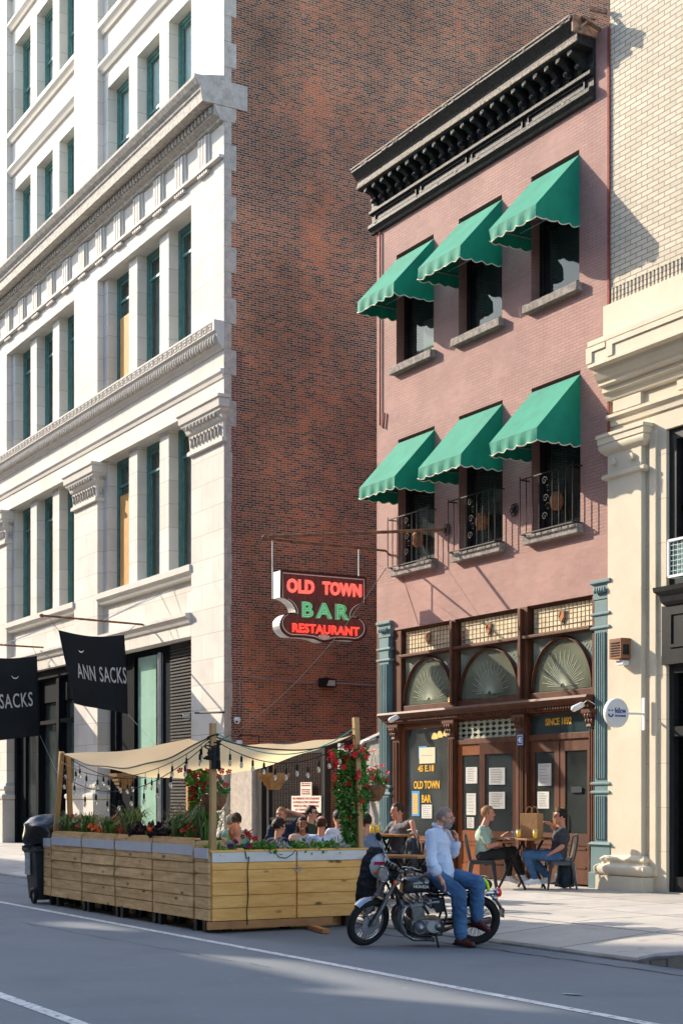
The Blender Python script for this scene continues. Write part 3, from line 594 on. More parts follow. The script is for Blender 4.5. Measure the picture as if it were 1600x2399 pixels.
# stained glass
sg = mat('amber_stained_glass', (.66,.50,.28), .5, col2=(.85,.70,.46), var=.15, scale=5, bump=.3, bscale=9)
sgr = mat('rose_stained_glass', (.45,.16,.10), .5, var=.3, scale=8)
lead = mat('lead_came', (.15,.12,.09), .6); amber = mat('amber_shield', (.45,.14,.02), .5)
ag = glass('arch_glass', (.55,.6,.5), .03, .30, (.40,.43,.32)); etch = mat('etched_line', (.50,.54,.42), .6)  # grey-green reflection haze mixed into the arch panes
spg = mat('etched_corner_glass', (.16,.20,.17), .35, var=.2, scale=6)
for j, (a, b) in enumerate(SX):
    p_ = MB(); p_.box(a+.04, b-.04, .10, .12, 4.35, 4.775); sgo = p_.build('stained_glass_window', sg, bar)
    l = MB(); n = 15; m = 5
    for i in range(n+1): x = a+.04+(b-a-.08)*i/n; l.box(x-.004, x+.004, .094, .0995, 4.35, 4.775)
    for i in range(m+1): z = 4.35+.425*i/m; l.box(a+.04, b-.04, .094, .0995, z-.003, z+.003)
    for i in (1, 4): z = 4.35+.425*i/m; l.box(a+.04, b-.04, .089, .0995, z-.006, z+.006)
    l.build('leading', lead, sgo)
    cx = (a+b)/2
    s_ = MB().prism([(cx-.09,4.68),(cx+.09,4.68),(cx+.09,4.55),(cx,4.43),(cx-.09,4.55)], 'y', .07, .079).build('shield', lead, sgo)
    MB().prism([(cx-.065,4.655),(cx-.02,4.655),(cx-.065,4.57)], 'y', .062, .07).build('shield_field', amber, sgo)
    MB().prism([(cx+.065,4.655),(cx+.065,4.56),(cx,4.47),(cx-.05,4.53),(cx+.02,4.655)], 'y', .062, .07).build('shield_field', amber, sgo)
    if j < 2:
        for k in range(3): xx = (b-.12 if j == 0 else a+.06)+.0; MB().box(xx, xx+.1, .096, .0995, 4.37+k*.085, 4.44+k*.085).build('rose_tile', sgr, sgo)
    # arch window
    rx, rz, z0 = (b-a)/2-.025, .88, 3.335
    pts = [(cx+rx*math.cos(math.pi*i/28), z0+rz*math.sin(math.pi*i/28)) for i in range(29)]
    aw = MB(); 
    aw.tube([(p[0],.085,p[1]) for p in pts], .026, 8); aw.tube([(p[0],.05,p[1]) for p in pts], .012, 6)
    awo = aw.build('arch_window', M['mahog'], bar, smooth=True)
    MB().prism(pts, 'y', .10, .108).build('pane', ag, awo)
    for s in (-1, 1):
        cpt = [(cx+s*rx*math.cos(math.pi*i/28), z0+rz*math.sin(math.pi*i/28)) for i in range(0, 15)]+[(cx, 4.25), (cx+s*(rx+.02), 4.25)]
        MB().prism(cpt, 'y', .11, .118).build('spandrel_pane', spg, awo)
        g = MB(); ox, oz = cx+s*(rx+.0), 4.2
        for i in range(9):
            t = R(185+i*9) if s > 0 else R(-5-i*9)
            t = R(200+i*8) if s > 0 else R(340-i*8)
            L = .22 if i % 2 else .3; g.bar((ox,.104,oz),(ox+math.cos(t)*L,.104,oz+math.sin(t)*L), .006, .004, V(0,1,0))
        g.build('etched_fan', etch, awo)
    g = MB()
    for i in range(29):
        t = math.pi*(i+.5)/29; L = (.60 if i % 2 else .44)*(1 if 7 < i < 22 else .95)
        a0 = V(cx+math.cos(t)*.06,.094,z0+.06+math.sin(t)*.05); a1 = V(cx+math.cos(t)*L,.094,z0+.06+math.sin(t)*L)
        g.bar(a0, a1, .0065, .004, V(0,1,0))
    g.build('etched_sunburst', etch, awo)
    bulb = mat('warm_bulb', (1,.6,.2), .5, emit=(1,.50,.16), es=1.6) if j == 0 else bulb
    lp = MB().ell((cx+(.45,.42,.35)[j], .75, 3.78+(.0,.05,.12)[j]), (.06,.06,.07), 10, 7) if j else MB().ell((cx-.02,.6,3.42), (.05,.05,.06), 10, 7)
    tag(lp.build('ceiling_bulb', bulb, smooth=True), ['glowing warm bulb low behind the left arched window','glowing warm bulb behind the middle arched window','glowing warm bulb behind the right arched window'][j], 'lamp', 'lit bulbs inside the bar')
MB().box(-3.72,-3.3,.16,.2,3.3,3.55).build('notice_card', mat('pale_card', (.5,.6,.65), .7), bar)
# interior
ir = MB(); ir.quad((BX0,3.5,0),(BX1,3.5,0),(BX1,3.5,4.8),(BX0,3.5,4.8)); ir.quad((BX0,.4,4.78),(BX1,.4,4.78),(BX1,3.5,4.78),(BX0,3.5,4.78)); ir.quad((BX0+.02,.1,0),(BX0+.02,3.5,0),(BX0+.02,3.5,4.8),(BX0+.02,.1,4.8)); ir.quad((BX1-.02,.4,0),(BX1-.02,3.5,0),(BX1-.02,3.5,4.8),(BX1-.02,.4,4.8))
ir.build('bar_interior', mat('dark_panelled_room', (.035,.028,.022), .8, var=.5, scale=2), bar, fix=False)
MB().quad((BX0,.1,.06),(BX1,.1,.06),(BX1,3.5,.06),(BX0,3.5,.06)).build('floor', M['mahog'], bar, fix=False)
# lower part
lf = MB()
lf.box(-6.56,-6.27,-.02,.0195,0,2.97) 
lf.box(-4.56,-4.36,-.02,.2,0,2.97); lf.box(-2.46,-2.15,-.02,.2,0,2.97); lf.box(-6.27,-4.56,.02,.2,2.9,2.97); lf.box(-4.36,-.45,.02,.2,2.93,2.97); lf.box(-4.36,-2.46,.02,.2,2.50,2.60); lf.box(-2.15,-.45,.02,.2,2.50,2.60)
lf.box(-6.27,-4.56,.0,.2,0,.72)
for a, b in ((-6.2,-5.45),(-5.38,-4.62)):
    for s in ((a,b,.62,.66),(a,b,.1,.14),(a,a+.04,.14,.62),(b-.04,b,.14,.62)): lf.box(s[0], s[1], -.02, .0, s[2], s[3])
for c_ in (-4.46, -2.3, -.37, -6.4):
    wd = .07
    for i in range(3): lf.box(c_-wd+i*.055, c_-wd+i*.055+.03, -.045, -.0205, .3, 2.62)
lf.build('storefront_base', M['mahog'], bar, bevel=.004)
for c_ in (-4.46, -2.3, -.37, -6.4):
    cpm = MB(); stack(c_-.08, c_+.08, .0, [(2.66,.03),(2.68,.05),(2.72,.04),(2.85,.08),(2.9,.11),(2.96,.11)], cpm)
    for i in range(3):
        for k in range(2): cpm.ell((c_-.07+i*.07,-.09-k*.02,2.76+k*.09), (.03,.025,.04), 6, 5)
    cpm.build('carved_capital', M['mahog'], bar)
# big window
bw = MB(); bw.box(-6.27,-6.22,.03,.14,.72,2.9); bw.box(-4.61,-4.56,.03,.14,.72,2.9); bw.box(-6.22,-4.61,.03,.14,2.86,2.9); bw.box(-6.22,-4.61,.03,.14,.72,.78)
bwo = bw.build('shop_window', M['sun_tinted'], bar)
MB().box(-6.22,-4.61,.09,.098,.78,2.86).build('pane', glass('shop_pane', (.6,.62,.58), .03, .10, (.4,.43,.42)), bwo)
for t, a, b in (('45 E.18', (310,1200), (408,1160)), ('OLD TOWN', (284,1305), (442,1252)), ('BAR', (0,0), (0,0))):
    if t == 'BAR': A, B = P(780+707/3.4087, 1800+277/3.4087, .08), P(780+782/3.4087, 1800+210/3.4087, .08)
    else: A, B = P(*f6(*a), .08), P(*f6(*b), .08)
    hh = {'45 E.18': .125, 'OLD TOWN': .155, 'BAR': .15}[t]
    text(t, B.x-A.x, hh, (A.x,.085,A.z+.0), (1,0,0), (0,0,1), M['gold'], bwo, bold=.03, depth=.003)
def paper(a, b, z0, z1, y, parent, col=None, lines=6, label=None):
    o = MB().box(a, b, y-.004, y, z0, z1).build('notice', col or M['paper'], parent)
    g = MB(); n = lines
    for i in range(n):
        z = z1-(z1-z0)*(i+.8)/(n+.6); g.box(a+(b-a)*.12, b-(b-a)*random.uniform(.12,.4), y-.006, y-.0045, z-.004, z+.004)
    g.build('printing', mat('faint_ink', (.25,.25,.24), .8), o)
yb = mat('painter_tape', (.05,.30,.60), .6)
A, B = P(*f6(320,1150), .08), P(*f6(416,1048), .08)
MB().box(A.x-.03, A.x+.25, .083, .087, A.z+.1, B.z+.03).build('tape_patch', yb, bwo); paper(A.x, B.x, A.z, B.z, .082, bwo, mat('kraft_sheet', (.68,.60,.42), .8), 1)
A, B = P(967,1908,.08), P(979,1860,.08); MB().box(A.x-.04,B.x+.05,.083,.087,A.z-.04,B.z+.05).build('tape_patch', yb, bwo); paper(A.x,B.x,A.z,B.z,.082, bwo, mat('orange_sheet', (.75,.42,.10), .8), 8)
A, B = P(988,1918,.08), P(1012,1886,.08); paper(A.x,B.x,A.z,B.z,.08, bwo); 
# lamps seen inside
for i, (px, py) in enumerate(((995,1702),(1018,1727),(1030,1723),(1045,1720))):
    c = P(px, py, .9); l = MB(); l.lathe([(.02,.08),(.035,.06),(.06,.0),(.062,-.04)], c, 14); l.ell(c-V(0,0,.02), (.035,.035,.032), 8, 6)
    tag(l.build('pendant_lamp', bulb, smooth=True), ['glowing glass pendant lamp high in the bar window, nearest the left frame','glowing glass pendant lamp, first of the row of three in the bar window','glowing glass pendant lamp, middle of the row of three in the bar window','glowing glass pendant lamp, last of the row of three beside the window post'][i], 'lamp', 'lit pendant lamps in the bar window')
# transoms
tr = MB().box(-4.36,-2.46,.08,.088,2.60,2.93).build('transom_window', M['glass_dark'], bar)
cr_ = MB(); crm = mat('cream_tile', (.45,.47,.36), .6, var=.15, scale=9)
for i in range(10):
    for k in range(4):
        x = -4.28+i*.19; z = 2.62+k*.085
        if i < 9 or 1: cr_.box(x-.02, x+.02, .07, .079, 2.61, 2.92) if k == 0 else None
    pass
for k in range(4): cr_.box(-4.33,-2.5,.072,.0795,2.62+k*.092-.014,2.62+k*.092+.016)
for i in range(10):
    for k in range(4): x = -4.28+i*.19; z = 2.628+k*.088; cr_.box(x-.05, x+.05, .0655, .0695, z-.03, z+.03)
cr_.build('lattice', crm, tr)
tr = MB().box(-2.13,-.47,.08,.088,2.60,2.93).build('transom_window', mat('teal_transom', (.03,.055,.06), .15), bar)
A, B = P(*f6(1090,918), .07), P(*f6(1250,880), .07)
text('SINCE 1892', B.x-A.x, .125, (A.x,.075,A.z), (1,0,0), (0,0,1), M['gold'], tr, bold=.03, depth=.003)
hp = MB().box(-2.37,-2.19,-.055,-.048,2.42,2.62).build('house_number_plate', mat('blue_enamel', (.03,.07,.25), .4), bar)
MB().box(-2.355,-2.205,-.058,-.0555,2.435,2.605).build('plate_face', M['white'], hp); MB().box(-2.345,-2.215,-.061,-.0585,2.445,2.595).build('plate_field', mat('blue_enamel', (.03,.07,.25), .4), hp)
text('45', .10, .10, (-2.33,-.062,2.47), (1,0,0), (0,0,1), M['white'], hp, bold=.02, depth=.002)
# doors
def door(x0, x1, y, m, swing=0, label=None, papers=(), hand=1):
    """leaf built in the closed position, then swung about its hinge edge"""
    f = MB(); W = x1-x0; s = .13; z1 = 2.5
    f.box(0, s, 0, .05, .08, z1); f.box(W-s, W, 0, .05, .08, z1); f.box(s, W-s, 0, .05, z1-.2, z1); f.box(s, W-s, 0, .05, .08, .30); f.box(s, W-s, 0, .05, .72, .92)
    f.box(s, W-s, .012, .04, .30, .72)
    for q_ in ((s+.04,W-s-.04,.34,.37),(s+.04,W-s-.04,.65,.68)): f.box(q_[0], q_[1], .0, .0118, q_[2], q_[3])
    hx = x0 if hand > 0 else x1; ang = swing
    def T(me):
        if hand < 0: me.transform(Matrix.Translation((-W,0,0)))
        me.transform(Matrix.Translation((hx,y,0)) @ Matrix.Rotation(ang, 4, 'Z'))
        return me
    import bmesh
    def mk(mb, name, mm, par):
        me = mb.mesh(name, mm); b = bmesh.new(); b.from_mesh(me); bmesh.ops.recalc_face_normals(b, faces=b.faces); b.to_mesh(me); b.free(); return link(name, T(me), par)
    o = mk(f, 'door', m, bar)
    if label: o['label'] = label
    mk(MB().box(s, W-s, .018, .026, .92, z1-.2), 'pane', M['glass_dark'], o)
    for a, b, c, d_ in papers:
        mk(MB().box(a, b, .010, .014, c, d_), 'notice', M['paper'], o)
        g = MB()
        for i in range(6): z = d_-(d_-c)*(i+.8)/7; g.box(a+(b-a)*.12, b-(b-a)*random.uniform(.1,.4), .006, .0095, z-.005, z+.005)
        mk(g, 'printing', mat('faint_ink', (.3,.3,.29), .8), o)
    h = MB(); hxx = W-s*.5 if hand > 0 else s*.5
    h.tube([(hxx,-.0,1.0),(hxx,-.06,1.03),(hxx,-.07,1.15),(hxx,-.06,1.27),(hxx,0,1.3)], .014, 8); h.box(hxx-.035, hxx+.035, -.006, -.0005, .95, 1.35)
    if x0 > -3.0: mk(h, 'handle', mat('brass', (.65,.40,.10), .3, metal=1), o)
    hg = MB()
    for z in (.4, 1.35, 2.25): hg.box(-.012 if hand > 0 else W-.0, .0 if hand > 0 else W+.012, -.012, .03, z-.06, z+.06)
    mk(hg, 'hinge', M['black_paint'], o)
    return o
door(-4.34,-3.42,.05, M['sun_tinted'], 0, 'orange brown door leaf in the sun', ((.24,.6,1.78,2.08),(.26,.56,1.2,1.6),(.28,.5,.96,1.16)), 1)
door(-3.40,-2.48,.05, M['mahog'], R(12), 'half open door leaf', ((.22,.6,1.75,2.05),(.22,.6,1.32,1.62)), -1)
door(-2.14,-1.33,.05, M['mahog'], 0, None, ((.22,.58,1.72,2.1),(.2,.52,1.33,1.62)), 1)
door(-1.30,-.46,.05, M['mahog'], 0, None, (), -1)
MB().box(-1.0,-.72,.04,.048,1.60,1.70).build('sticker', mat('dark_sticker', (.02,.03,.04), .5), bar)
# pilasters
def pilaster(x0, x1):
    cx = (x0+x1)/2; m_ = MB(); stack(x0+.03, x1-.03, .25, [(4.70,.0),(4.72,.05),(4.95,.05),(4.98,.09),(5.03,.09)], m_)
    m_.box(x0+.03, x1-.03, -.06, .25, 0, 4.7); stack(x0+.02, x1-.02, .25, [(.01,.10),(.30,.10),(.31,.075),(.72,.07),(.76,.11),(.80,.07),(.805,.0)], m_)
    for z in (1.60, 1.74, 4.26, 4.48): stack(x0+.03, x1-.03, .25, [(z-.03,.06),(z-.015,.085),(z+.015,.085),(z+.03,.06)], m_)
    n = 5; wd = (x1-x0-.14)/(n*2-1)
    for i in range(n):
        a = x0+.07+i*2*wd
        for z0, z1 in ((.84,1.54),(1.82,4.18)): m_.box(a, a+wd, -.085, -.0605, z0, z1)
    for i in range(5): m_.ell((x0+.07+i*(x1-x0-.14)/4, -.085, 4.86), (.028,.03,.05), 6, 5)
    return m_.build('pilaster', M['teal'], bar, bevel=.004)
pilaster(-6.99,-6.58); pilaster(-.30,.075)
MB().box(-7.15,-6.99,0,.2,0,4.83).build('corner_strip', M['mahog'], bar)
# ================= RIGHT CREAM BUILDING
cb = thing('cream_building', 'cream brick and painted stone building with black window frames at the right edge', 'building', (6, 0, 0))
x0, x1 = .025, 14.
B1, B2 = .86, 1.30      # pilaster face, start of the first opening
w_ = MB(); ops2 = [(1.32,5.3,4.74,7.17),(1.32,5.3,.06,3.55),(7.2,11.2,4.74,7.17),(7.2,11.2,.06,3.55)]
wall_face(w_, x0, x1, .0, 8.0, ops2, .04, .3)
w_.build('lower_wall', M['cream_stone'], cb, fix=False)
w_ = MB(); w_.quad((x0,.02,9.4),(x1,.02,9.4),(x1,.02,20),(x0,.02,20)); w_.build('brick_wall', M['cream_brick'], cb, fix=False)
w_ = MB(); w_.quad((x0,.02,0),(x0,20,0),(x0,20,20),(x0,.02,20)); w_.quad((x0,20,0),(x1,20,0),(x1,20,20),(x0,20,20)); w_.quad((x1,0,0),(x1,20,0),(x1,20,20),(x1,0,20)); w_.quad((x0,0,20),(x1,0,20),(x1,20,20),(x0,20,20))
w_.build('side_wall', M['cream'], cb, fix=False)
sc = MB()
for i in range(90): xx = x0+.04+i*.088; sc.box(xx, xx+.035, .005, .02, 9.45, 9.70)
sc.build('soldier_course', M['cream_brick'], cb)
MB().prism([(.02,9.42),(-.10,9.40),(-.10,8.9),(-.42,8.78),(-.42,8.70),(-.40,8.69),(-.40,8.42),(-.42,8.41),(-.42,8.36),(-.32,8.34),(-.30,8.28),(-.24,8.18),(-.20,8.14),(-.20,8.10),(-.12,8.08),(-.12,8.0),(-.07,7.97),(-.03,7.88),(.03,7.86)], 'x', x0-.03, x1).build('stone_cornice', M['cream'], cb)
pn = MB()
for a, b in ((.1,.42),(.6,14)):   # raised borders of the sunk parapet panels
    pn.box(a-.14, a, -.425, -.4, 8.43, 8.68); pn.box(a, b, -.425, -.4, 8.60, 8.68)
pn.build('parapet_border', M['cream'], cb)
pf = MB()
for a, b, c, d_ in ((.14,.78,8.02-.32,8.05-.32+.0),): pass
pf.box(.14,.80,-.02,.04,7.68,7.86); pf.box(1.6,14,.0,.04,7.70,7.86); pf.build('frieze_panel', M['cream'], cb)
MB().prism([(.04,7.66),(-.05,7.65),(-.05,7.60),(.0,7.56),(.01,7.47),(.04,7.46)], 'x', x0-.03, x1).build('architrave_moulding', M['cream'], cb)
pm = MB(); pm.box(x0+.03, B1, -.06, .04, .5, 7.3)
stack(x0+.03, B1, .1, [(7.0,.06),(7.03,.08),(7.06,.115),(7.10,.135),(7.14,.14),(7.17,.13),(7.18,.15),(7.27,.15),(7.28,.17),(7.33,.17),(7.34,.06)], pm)
stack(x0+.03, B1, .1, [(6.60,.06),(6.63,.10),(6.68,.10),(6.70,.06)], pm)
for xx in (.22, .66): pm.lathe([(0,.05),(.055,.05),(.06,.03),(.06,0)], (xx,-.06,6.87), 16, V(0,-1,0))
stack(x0+.03, B1, .1, [(.01,.17),(.27,.17),(.275,.12),(.28,.145),(.30,.175),(.33,.19),(.37,.195),(.41,.19),(.44,.165),(.455,.13),(.46,.11),(.48,.10),(.50,.105),(.515,.12),(.53,.125),(.55,.12),(.565,.10),(.58,.08),(.60,.06)], pm)
pm.build('pilaster', M['cream'], cb, smooth='auto')
MB().box(B1+.12, B1+.26, .0, .04, .3, 7.2).build('jamb_strip', M['cream'], cb)
for a, b in ((1.32,5.3),(7.2,11.2)):
    f = MB(); f.box(a, a+.16, .1, .3, 4.74, 7.17); f.box(b-.16, b, .1, .3, 4.74, 7.17); f.box(a+.16, b-.16, .1, .3, 7.0, 7.17); f.box(a+.16, b-.16, .1, .3, 4.74, 4.86)
    for i in range(1, 3): xx = a+i*(b-a)/3; f.box(xx-.08, xx+.08, .1, .3, 4.86, 7.0)
    for i in range(3):
        xa, xb = a+i*(b-a)/3+.1, a+(i+1)*(b-a)/3-.1
        f.box(xa, xb, .2, .26, 5.9, 5.98); f.box(xa+.06, xa+.12, .2, .26, 4.86, 7.0); f.box(xb-.12, xb-.06, .2, .26, 4.86, 7.0)
    fo = f.build('window', M['black_paint'], cb); MB().box(a+.16, b-.16, .27, .278, 4.8, 7.0).build('pane', M['glass'], fo); MB().quad((a,.45,4.7),(b,.45,4.7),(b,.45,7.2),(a,.45,7.2)).build('blind_or_dim_room', M['shade'], fo, fix=False)
    f = MB(); stack(a+.05, b-.05, .25, [(4.45,.02),(4.50,.06),(4.60,.08),(4.66,.14),(4.73,.15)], f); f.box(a-.06, b+.06, .0, .25, 3.55, 4.45)
    for i in range(3):
        xa, xb = a+i*(b-a)/3+.12, a+(i+1)*(b-a)/3-.12
        for q_ in ((xa,xb,4.3,4.35),(xa,xb,3.8,3.85),(xa,xa+.05,3.85,4.3),(xb-.05,xb,3.85,4.3)): f.box(q_[0], q_[1], -.02, .0, q_[2], q_[3])
    f.build('panel_band', M['black_paint'], cb)
    f = MB(); f.box(a, a+.1, .1, .3, .05, 3.55); f.box(b-.1, b, .1, .3, .05, 3.55); f.box(a+.1, b-.1, .1, .3, 3.42, 3.55); f.box(a+.1, b-.1, .1, .3, 2.45, 2.6)
    for xx in (a+.42, a+1.3, a+2.6): f.box(xx-.05, xx+.05, .12, .28, .05, 2.45)
    f.box(a+.1, b-.1, .12, .28, .05, .3)
    fo = f.build('shopfront', M['black_paint'], cb); MB().box(a+.1, b-.1, .2, .208, .3, 3.42).build('pane', glass('shop_glass_green', (.65,.8,.7), .05), fo)
    MB().quad((a,1.5,0),(b,1.5,0),(b,1.5,3.55),(a,1.5,3.55)).build('backdrop', mat('pale_interior', (.35,.32,.22), .9, var=.4, scale=1), fo, fix=False)
# ================= BUILDINGS ACROSS THE STREET (behind the camera; they shade the roadway)
bk = [(-112,-92,23.2),(-91.9,-74,21.6),(-73.9,-62,23.6),(-61.9,-50,22.9),(-49.9,-41.1,23.0),(-41,-33.3,16.7),(-33.2,-22.2,16.7),(-22.1,-12,24),(-11.9,6,20),(6.1,24,24),(24.1,45,22)]
bm = [brick_mat('far_brick', ('X','Z'), .3, .09, [(0,(.25,.12,.08)),(1,(.34,.18,.12))], (.3,.25,.2), .1), brick_mat('far_stone', ('X','Z'), 1.2, .5, [(0,(.45,.41,.35)),(1,(.52,.48,.42))], (.3,.28,.25), .03), brick_mat('far_tan', ('X','Z'), .3, .09, [(0,(.38,.30,.22)),(1,(.44,.36,.27))], (.3,.25,.2), .1)]
lbs = ['red brick row building across the street','grey stone row building across the street','tan brick row building across the street']
for i, (a, b, h) in enumerate(bk):
    t = thing('row_building', lbs[i % 3]+', number %s along the row from the west' % ['one','two','three','four','five','six','seven','eight','nine','ten','eleven','twelve','thirteen'][i], 'building', ((a+b)/2, -27, 0), 'buildings across the street')
    ops = []; z = 5
    while z < h-3: ops += [(a+1.2+k*2.6, a+2.6+k*2.6, z, z+2.1) for k in range(int((b-a-2)/2.6))]; z += 3.6
    m_ = MB(); wall_face(m_, -b, -a, 0, h, [(-o[1],-o[0],o[2],o[3]) for o in ops], 24, .25)
    m_.v = [(-x, -y, z) for x, y, z in m_.v]; m_.build('wall', bm[i % 3], t, fix=False)
    m_ = MB(); m_.quad((a,-24,0),(a,-38,0),(a,-38,h),(a,-24,h)); m_.quad((b,-24,0),(b,-38,0),(b,-38,h),(b,-24,h)); m_.quad((a,-38,0),(b,-38,0),(b,-38,h),(a,-38,h)); m_.quad((a,-24,h),(b,-24,h),(b,-38,h),(a,-38,h)); m_.build('shell', bm[i % 3], t, fix=False)
    m_ = MB(); [m_.box(o[0], o[1], -24.3, -24.26, o[2], o[3]) for o in ops]; g_ = m_.build('window_panes', mat('far_glass', (.03,.04,.05), .08), t)
    m_ = MB(); m_.prism([(-24,h-.3),(-23.6,h-.1),(-23.6,h+.15),(-24.3,h+.15),(-24.3,h-.3)], 'x', a, b); m_.build('cornice', bm[1], t)
    if h < 19:
        s_ = MB(); [s_.box(*q_[:2], -24.2, -24.0, *q_[2:]) for q_ in (((-41,-39.3,16.9,23),(-39.3,-33.3,16.9,20.9)) if a < -40 else ((-33.2,-30.4,18.25,23),(-30.4,-26.9,16.9,22.7),(-26.9,-22.2,18.25,23)))]; tag(s_.build('added_sun_board', bm[2]), 'blank unseen board added to shape the sun, over the %s low roof across the street' % ('western' if a < -40 else 'eastern'), 'sun blocker', 'boards added on the roofs to shape the sun')  # boards added over the roofs; gaps below some leave sun streaks on the road
# ================= AWNINGS
def awning(a, b, zt, zc, zv, label):
    """zt top at wall, zc front corner, zv valance hem"""
    zc += random.uniform(-.02,.02); p = .89; t = thing('awning', label, 'awning', ((a+b)/2, 0, zv), 'green window awnings')
    m_ = MB(); n = 10
    # sloped top and two sides, sagging a little
    g = []
    for i in range(n+1):
        s = i/n
        for j in range(9):
            u = j/8; z = zt+(zc-zt)*s-.02*math.sin(math.pi*u)*math.sin(math.pi*s); g.append((a+(b-a)*u, -p*s, z))
    m_.add(g, [(i*9+j, i*9+j+1, (i+1)*9+j+1, (i+1)*9+j) for i in range(n) for j in range(8)])
    for x in (a, b):
        m_.add([(x,0,zt),(x,-p,zc),(x,0,zc)], [(0,1,2)])
    m_.build('canopy', M['awning'], t, fix=False)
    v = MB(); hem = []
    path = [(a,0),(a,-p),(b,-p),(b,0)]; L = 0
    for (xa,ya),(xb,yb) in zip(path, path[1:]):
        ns = 4 if xa == xb else 5; steps = ns*8; row = []
        for i in range(steps+1):
            u = i/steps; d = .035*abs(math.sin(math.pi*u*ns))-.0; fl = .018*math.sin(u*ns*5.1+xa)
            x, y = xa+(xb-xa)*u, ya+(yb-ya)*u
            nx, ny = (0, -1) if xa != xb else ((-1 if xa == a else 1), 0)
            row.append(((x, y, zc), (x+nx*fl, y+ny*fl, zv+.035-d)))
        v.add([q for r_ in row for q in r_], [(2*i, 2*i+1, 2*i+3, 2*i+2) for i in range(steps)]); hem += [r_[1] for r_ in row]
    v.build('valance', M['awning'], t, fix=False)
    MB().tube(hem, .0095, 5).build('hem_trim', M['trim'], t, smooth=True)
    f = MB(); f.tube([(a+.02,0,zc+.0),(a+.02,-p+.02,zc),(b-.02,-p+.02,zc),(b-.02,0,zc)], .012, 6); f.tube([((a+b)/2,0,zc+.1),((a+b)/2,-p+.02,zc)], .01, 5); f.tube([(a+.1,-.3,zc+.02),(b-.1,-.3,zc+.02)], .01, 5)
    f.build('awning_frame', M['steel'], t)
an = ['left', 'middle', 'right']
for i, (a, b) in enumerate(UW): awning(a, b, 12.13, 11.16, 10.92, 'green scalloped canvas awning over the %s window of the top floor' % an[i])
for i, (a, b) in enumerate(LW): awning(a+.0, b-.0, 8.50, 7.53, 7.29, 'green scalloped canvas awning over the %s window of the first floor' % an[i])
# ================= NEON SIGN
SX_ = -6.55; sgn = thing('neon_sign', 'brown shaped metal sign with red and green neon letters hanging from rusty pipes', 'sign', (SX_-.16, -1.55, 4.5))
def arc(cy, cz, r, t0, t1, n=8, rz=None): return [(cy+r*math.cos(R(t0+(t1-t0)*i/n)), cz+(rz or r)*math.sin(R(t0+(t1-t0)*i/n))) for i in range(n+1)]
yc = -1.56
half = [(0.94,5.84),(.94,5.33)]+arc(.94,5.04,.34,90,180,8,.29)[1:]+[(.60,5.03)]+arc(.68,4.815,.27,95,-80,12,.225)+[(.45,4.60),(.22,4.585),(.08,4.54),(0,4.53)]
outl = [(yc+y, z) for y, z in half]+[(yc-y, z) for y, z in reversed(half[:-1])]
smm = mat('brown_sign_enamel', (.15,.045,.035), .6, var=.3, scale=5, stretch=(1,4,1)); edge = mat('silver_sign_edge', (.62,.61,.58), .45, metal=.3, var=.12, scale=6)
MB().prism(outl, 'x', SX_-.32, SX_-.004).build('sign_box', edge, sgn)
MB().prism(outl, 'x', SX_-.004, SX_).build('sign_face', smm, sgn)
ins = [(yc+(y-yc)*.955, 5.18+(z-5.18)*.93) for y, z in outl]
MB().tube([(SX_+.004, y, z) for y, z in ins+[ins[0]]], .010, 5).build('border_line', mat('cream_line', (.72,.62,.52), .6), sgn)
mb_ = MB(); mb_.tube([(SX_-.0, y, z) for y, z in outl+[outl[0]]], .016, 5); mb_.build('rim', mat('dark_rim', (.05,.012,.012), .5), sgn)
redn = mat('red_neon', (1,.1,.06), .4, emit=(1,.055,.035), es=1.7); grn = mat('green_neon', (.1,1,.4), .4, emit=(.10,1,.30), es=.22); pinkn = mat('pink_letter_face', (.80,.42,.33), .6); ltg = mat('pale_green_letter', (.42,.50,.38), .6)
redtr = mat('red_letter_face', (.60,.08,.06), .6)
for s, y0, y1, z0, z1, m1, m2 in (('OLD', -2.385, -1.79, 5.42, 5.70, pinkn, redn), ('TOWN', -1.61, -.74, 5.43, 5.70, pinkn, redn), ('BAR', -2.06, -1.02, 4.97, 5.28, ltg, grn), ('RESTAURANT', -2.28, -.79, 4.665, 4.86, redtr, redn)):
    text(s, y1-y0, z1-z0, (SX_+.012,y0,z0), (0,1,0), (0,0,1), m1, sgn, bold=.05, depth=.01, spacing=1.05 if s != 'BAR' else 1.4)
    text(s, y1-y0-.02, z1-z0-.03, (SX_+.06,y0+.01,z0+.015), (0,1,0), (0,0,1), m2, sgn, name='neon_tube', tube=.011 if s != 'BAR' else .010, bold=-.0, spacing=1.05 if s != 'BAR' else 1.4)
fan = MB()
for i in range(5):
    t = R(30+i*30); fan.prism([(yc,4.585),(yc+.13*math.cos(t-.2),4.585+.10*math.sin(t-.2)),(yc+.14*math.cos(t),4.585+.115*math.sin(t)),(yc+.13*math.cos(t+.2),4.585+.10*math.sin(t+.2))], 'x', SX_+.001, SX_+.008)
fan.build('fan_ornament', mat('cream_line', (.72,.62,.52), .6), sgn)
ros = P(1050,1241,0)
MB().tube([(SX_-.1,-2.62,6.42),(SX_-.1,-2.62,5.3)], .014, 6).build('hanger', M['steel'], sgn); MB().tube([(SX_-.1,-.72,6.40),(SX_-.1,-.72,5.84)], .014, 6).build('hanger', M['steel'], sgn)
hg = MB(); hg.tube([(SX_-.1,-2.8,6.43),(SX_-.1,-.1,6.42),(SX_-.1,0,6.34)], .022, 8); hg.ell((SX_-.1,-2.8,6.45), (.05,.05,.05), 8, 6)
hg.tube([(SX_-.05,-2.72,6.47),(ros.x,-.02,ros.z)], .03, 8); hg.build('pipe_bracket', M['rust'], sgn, smooth='auto')
rs = MB()
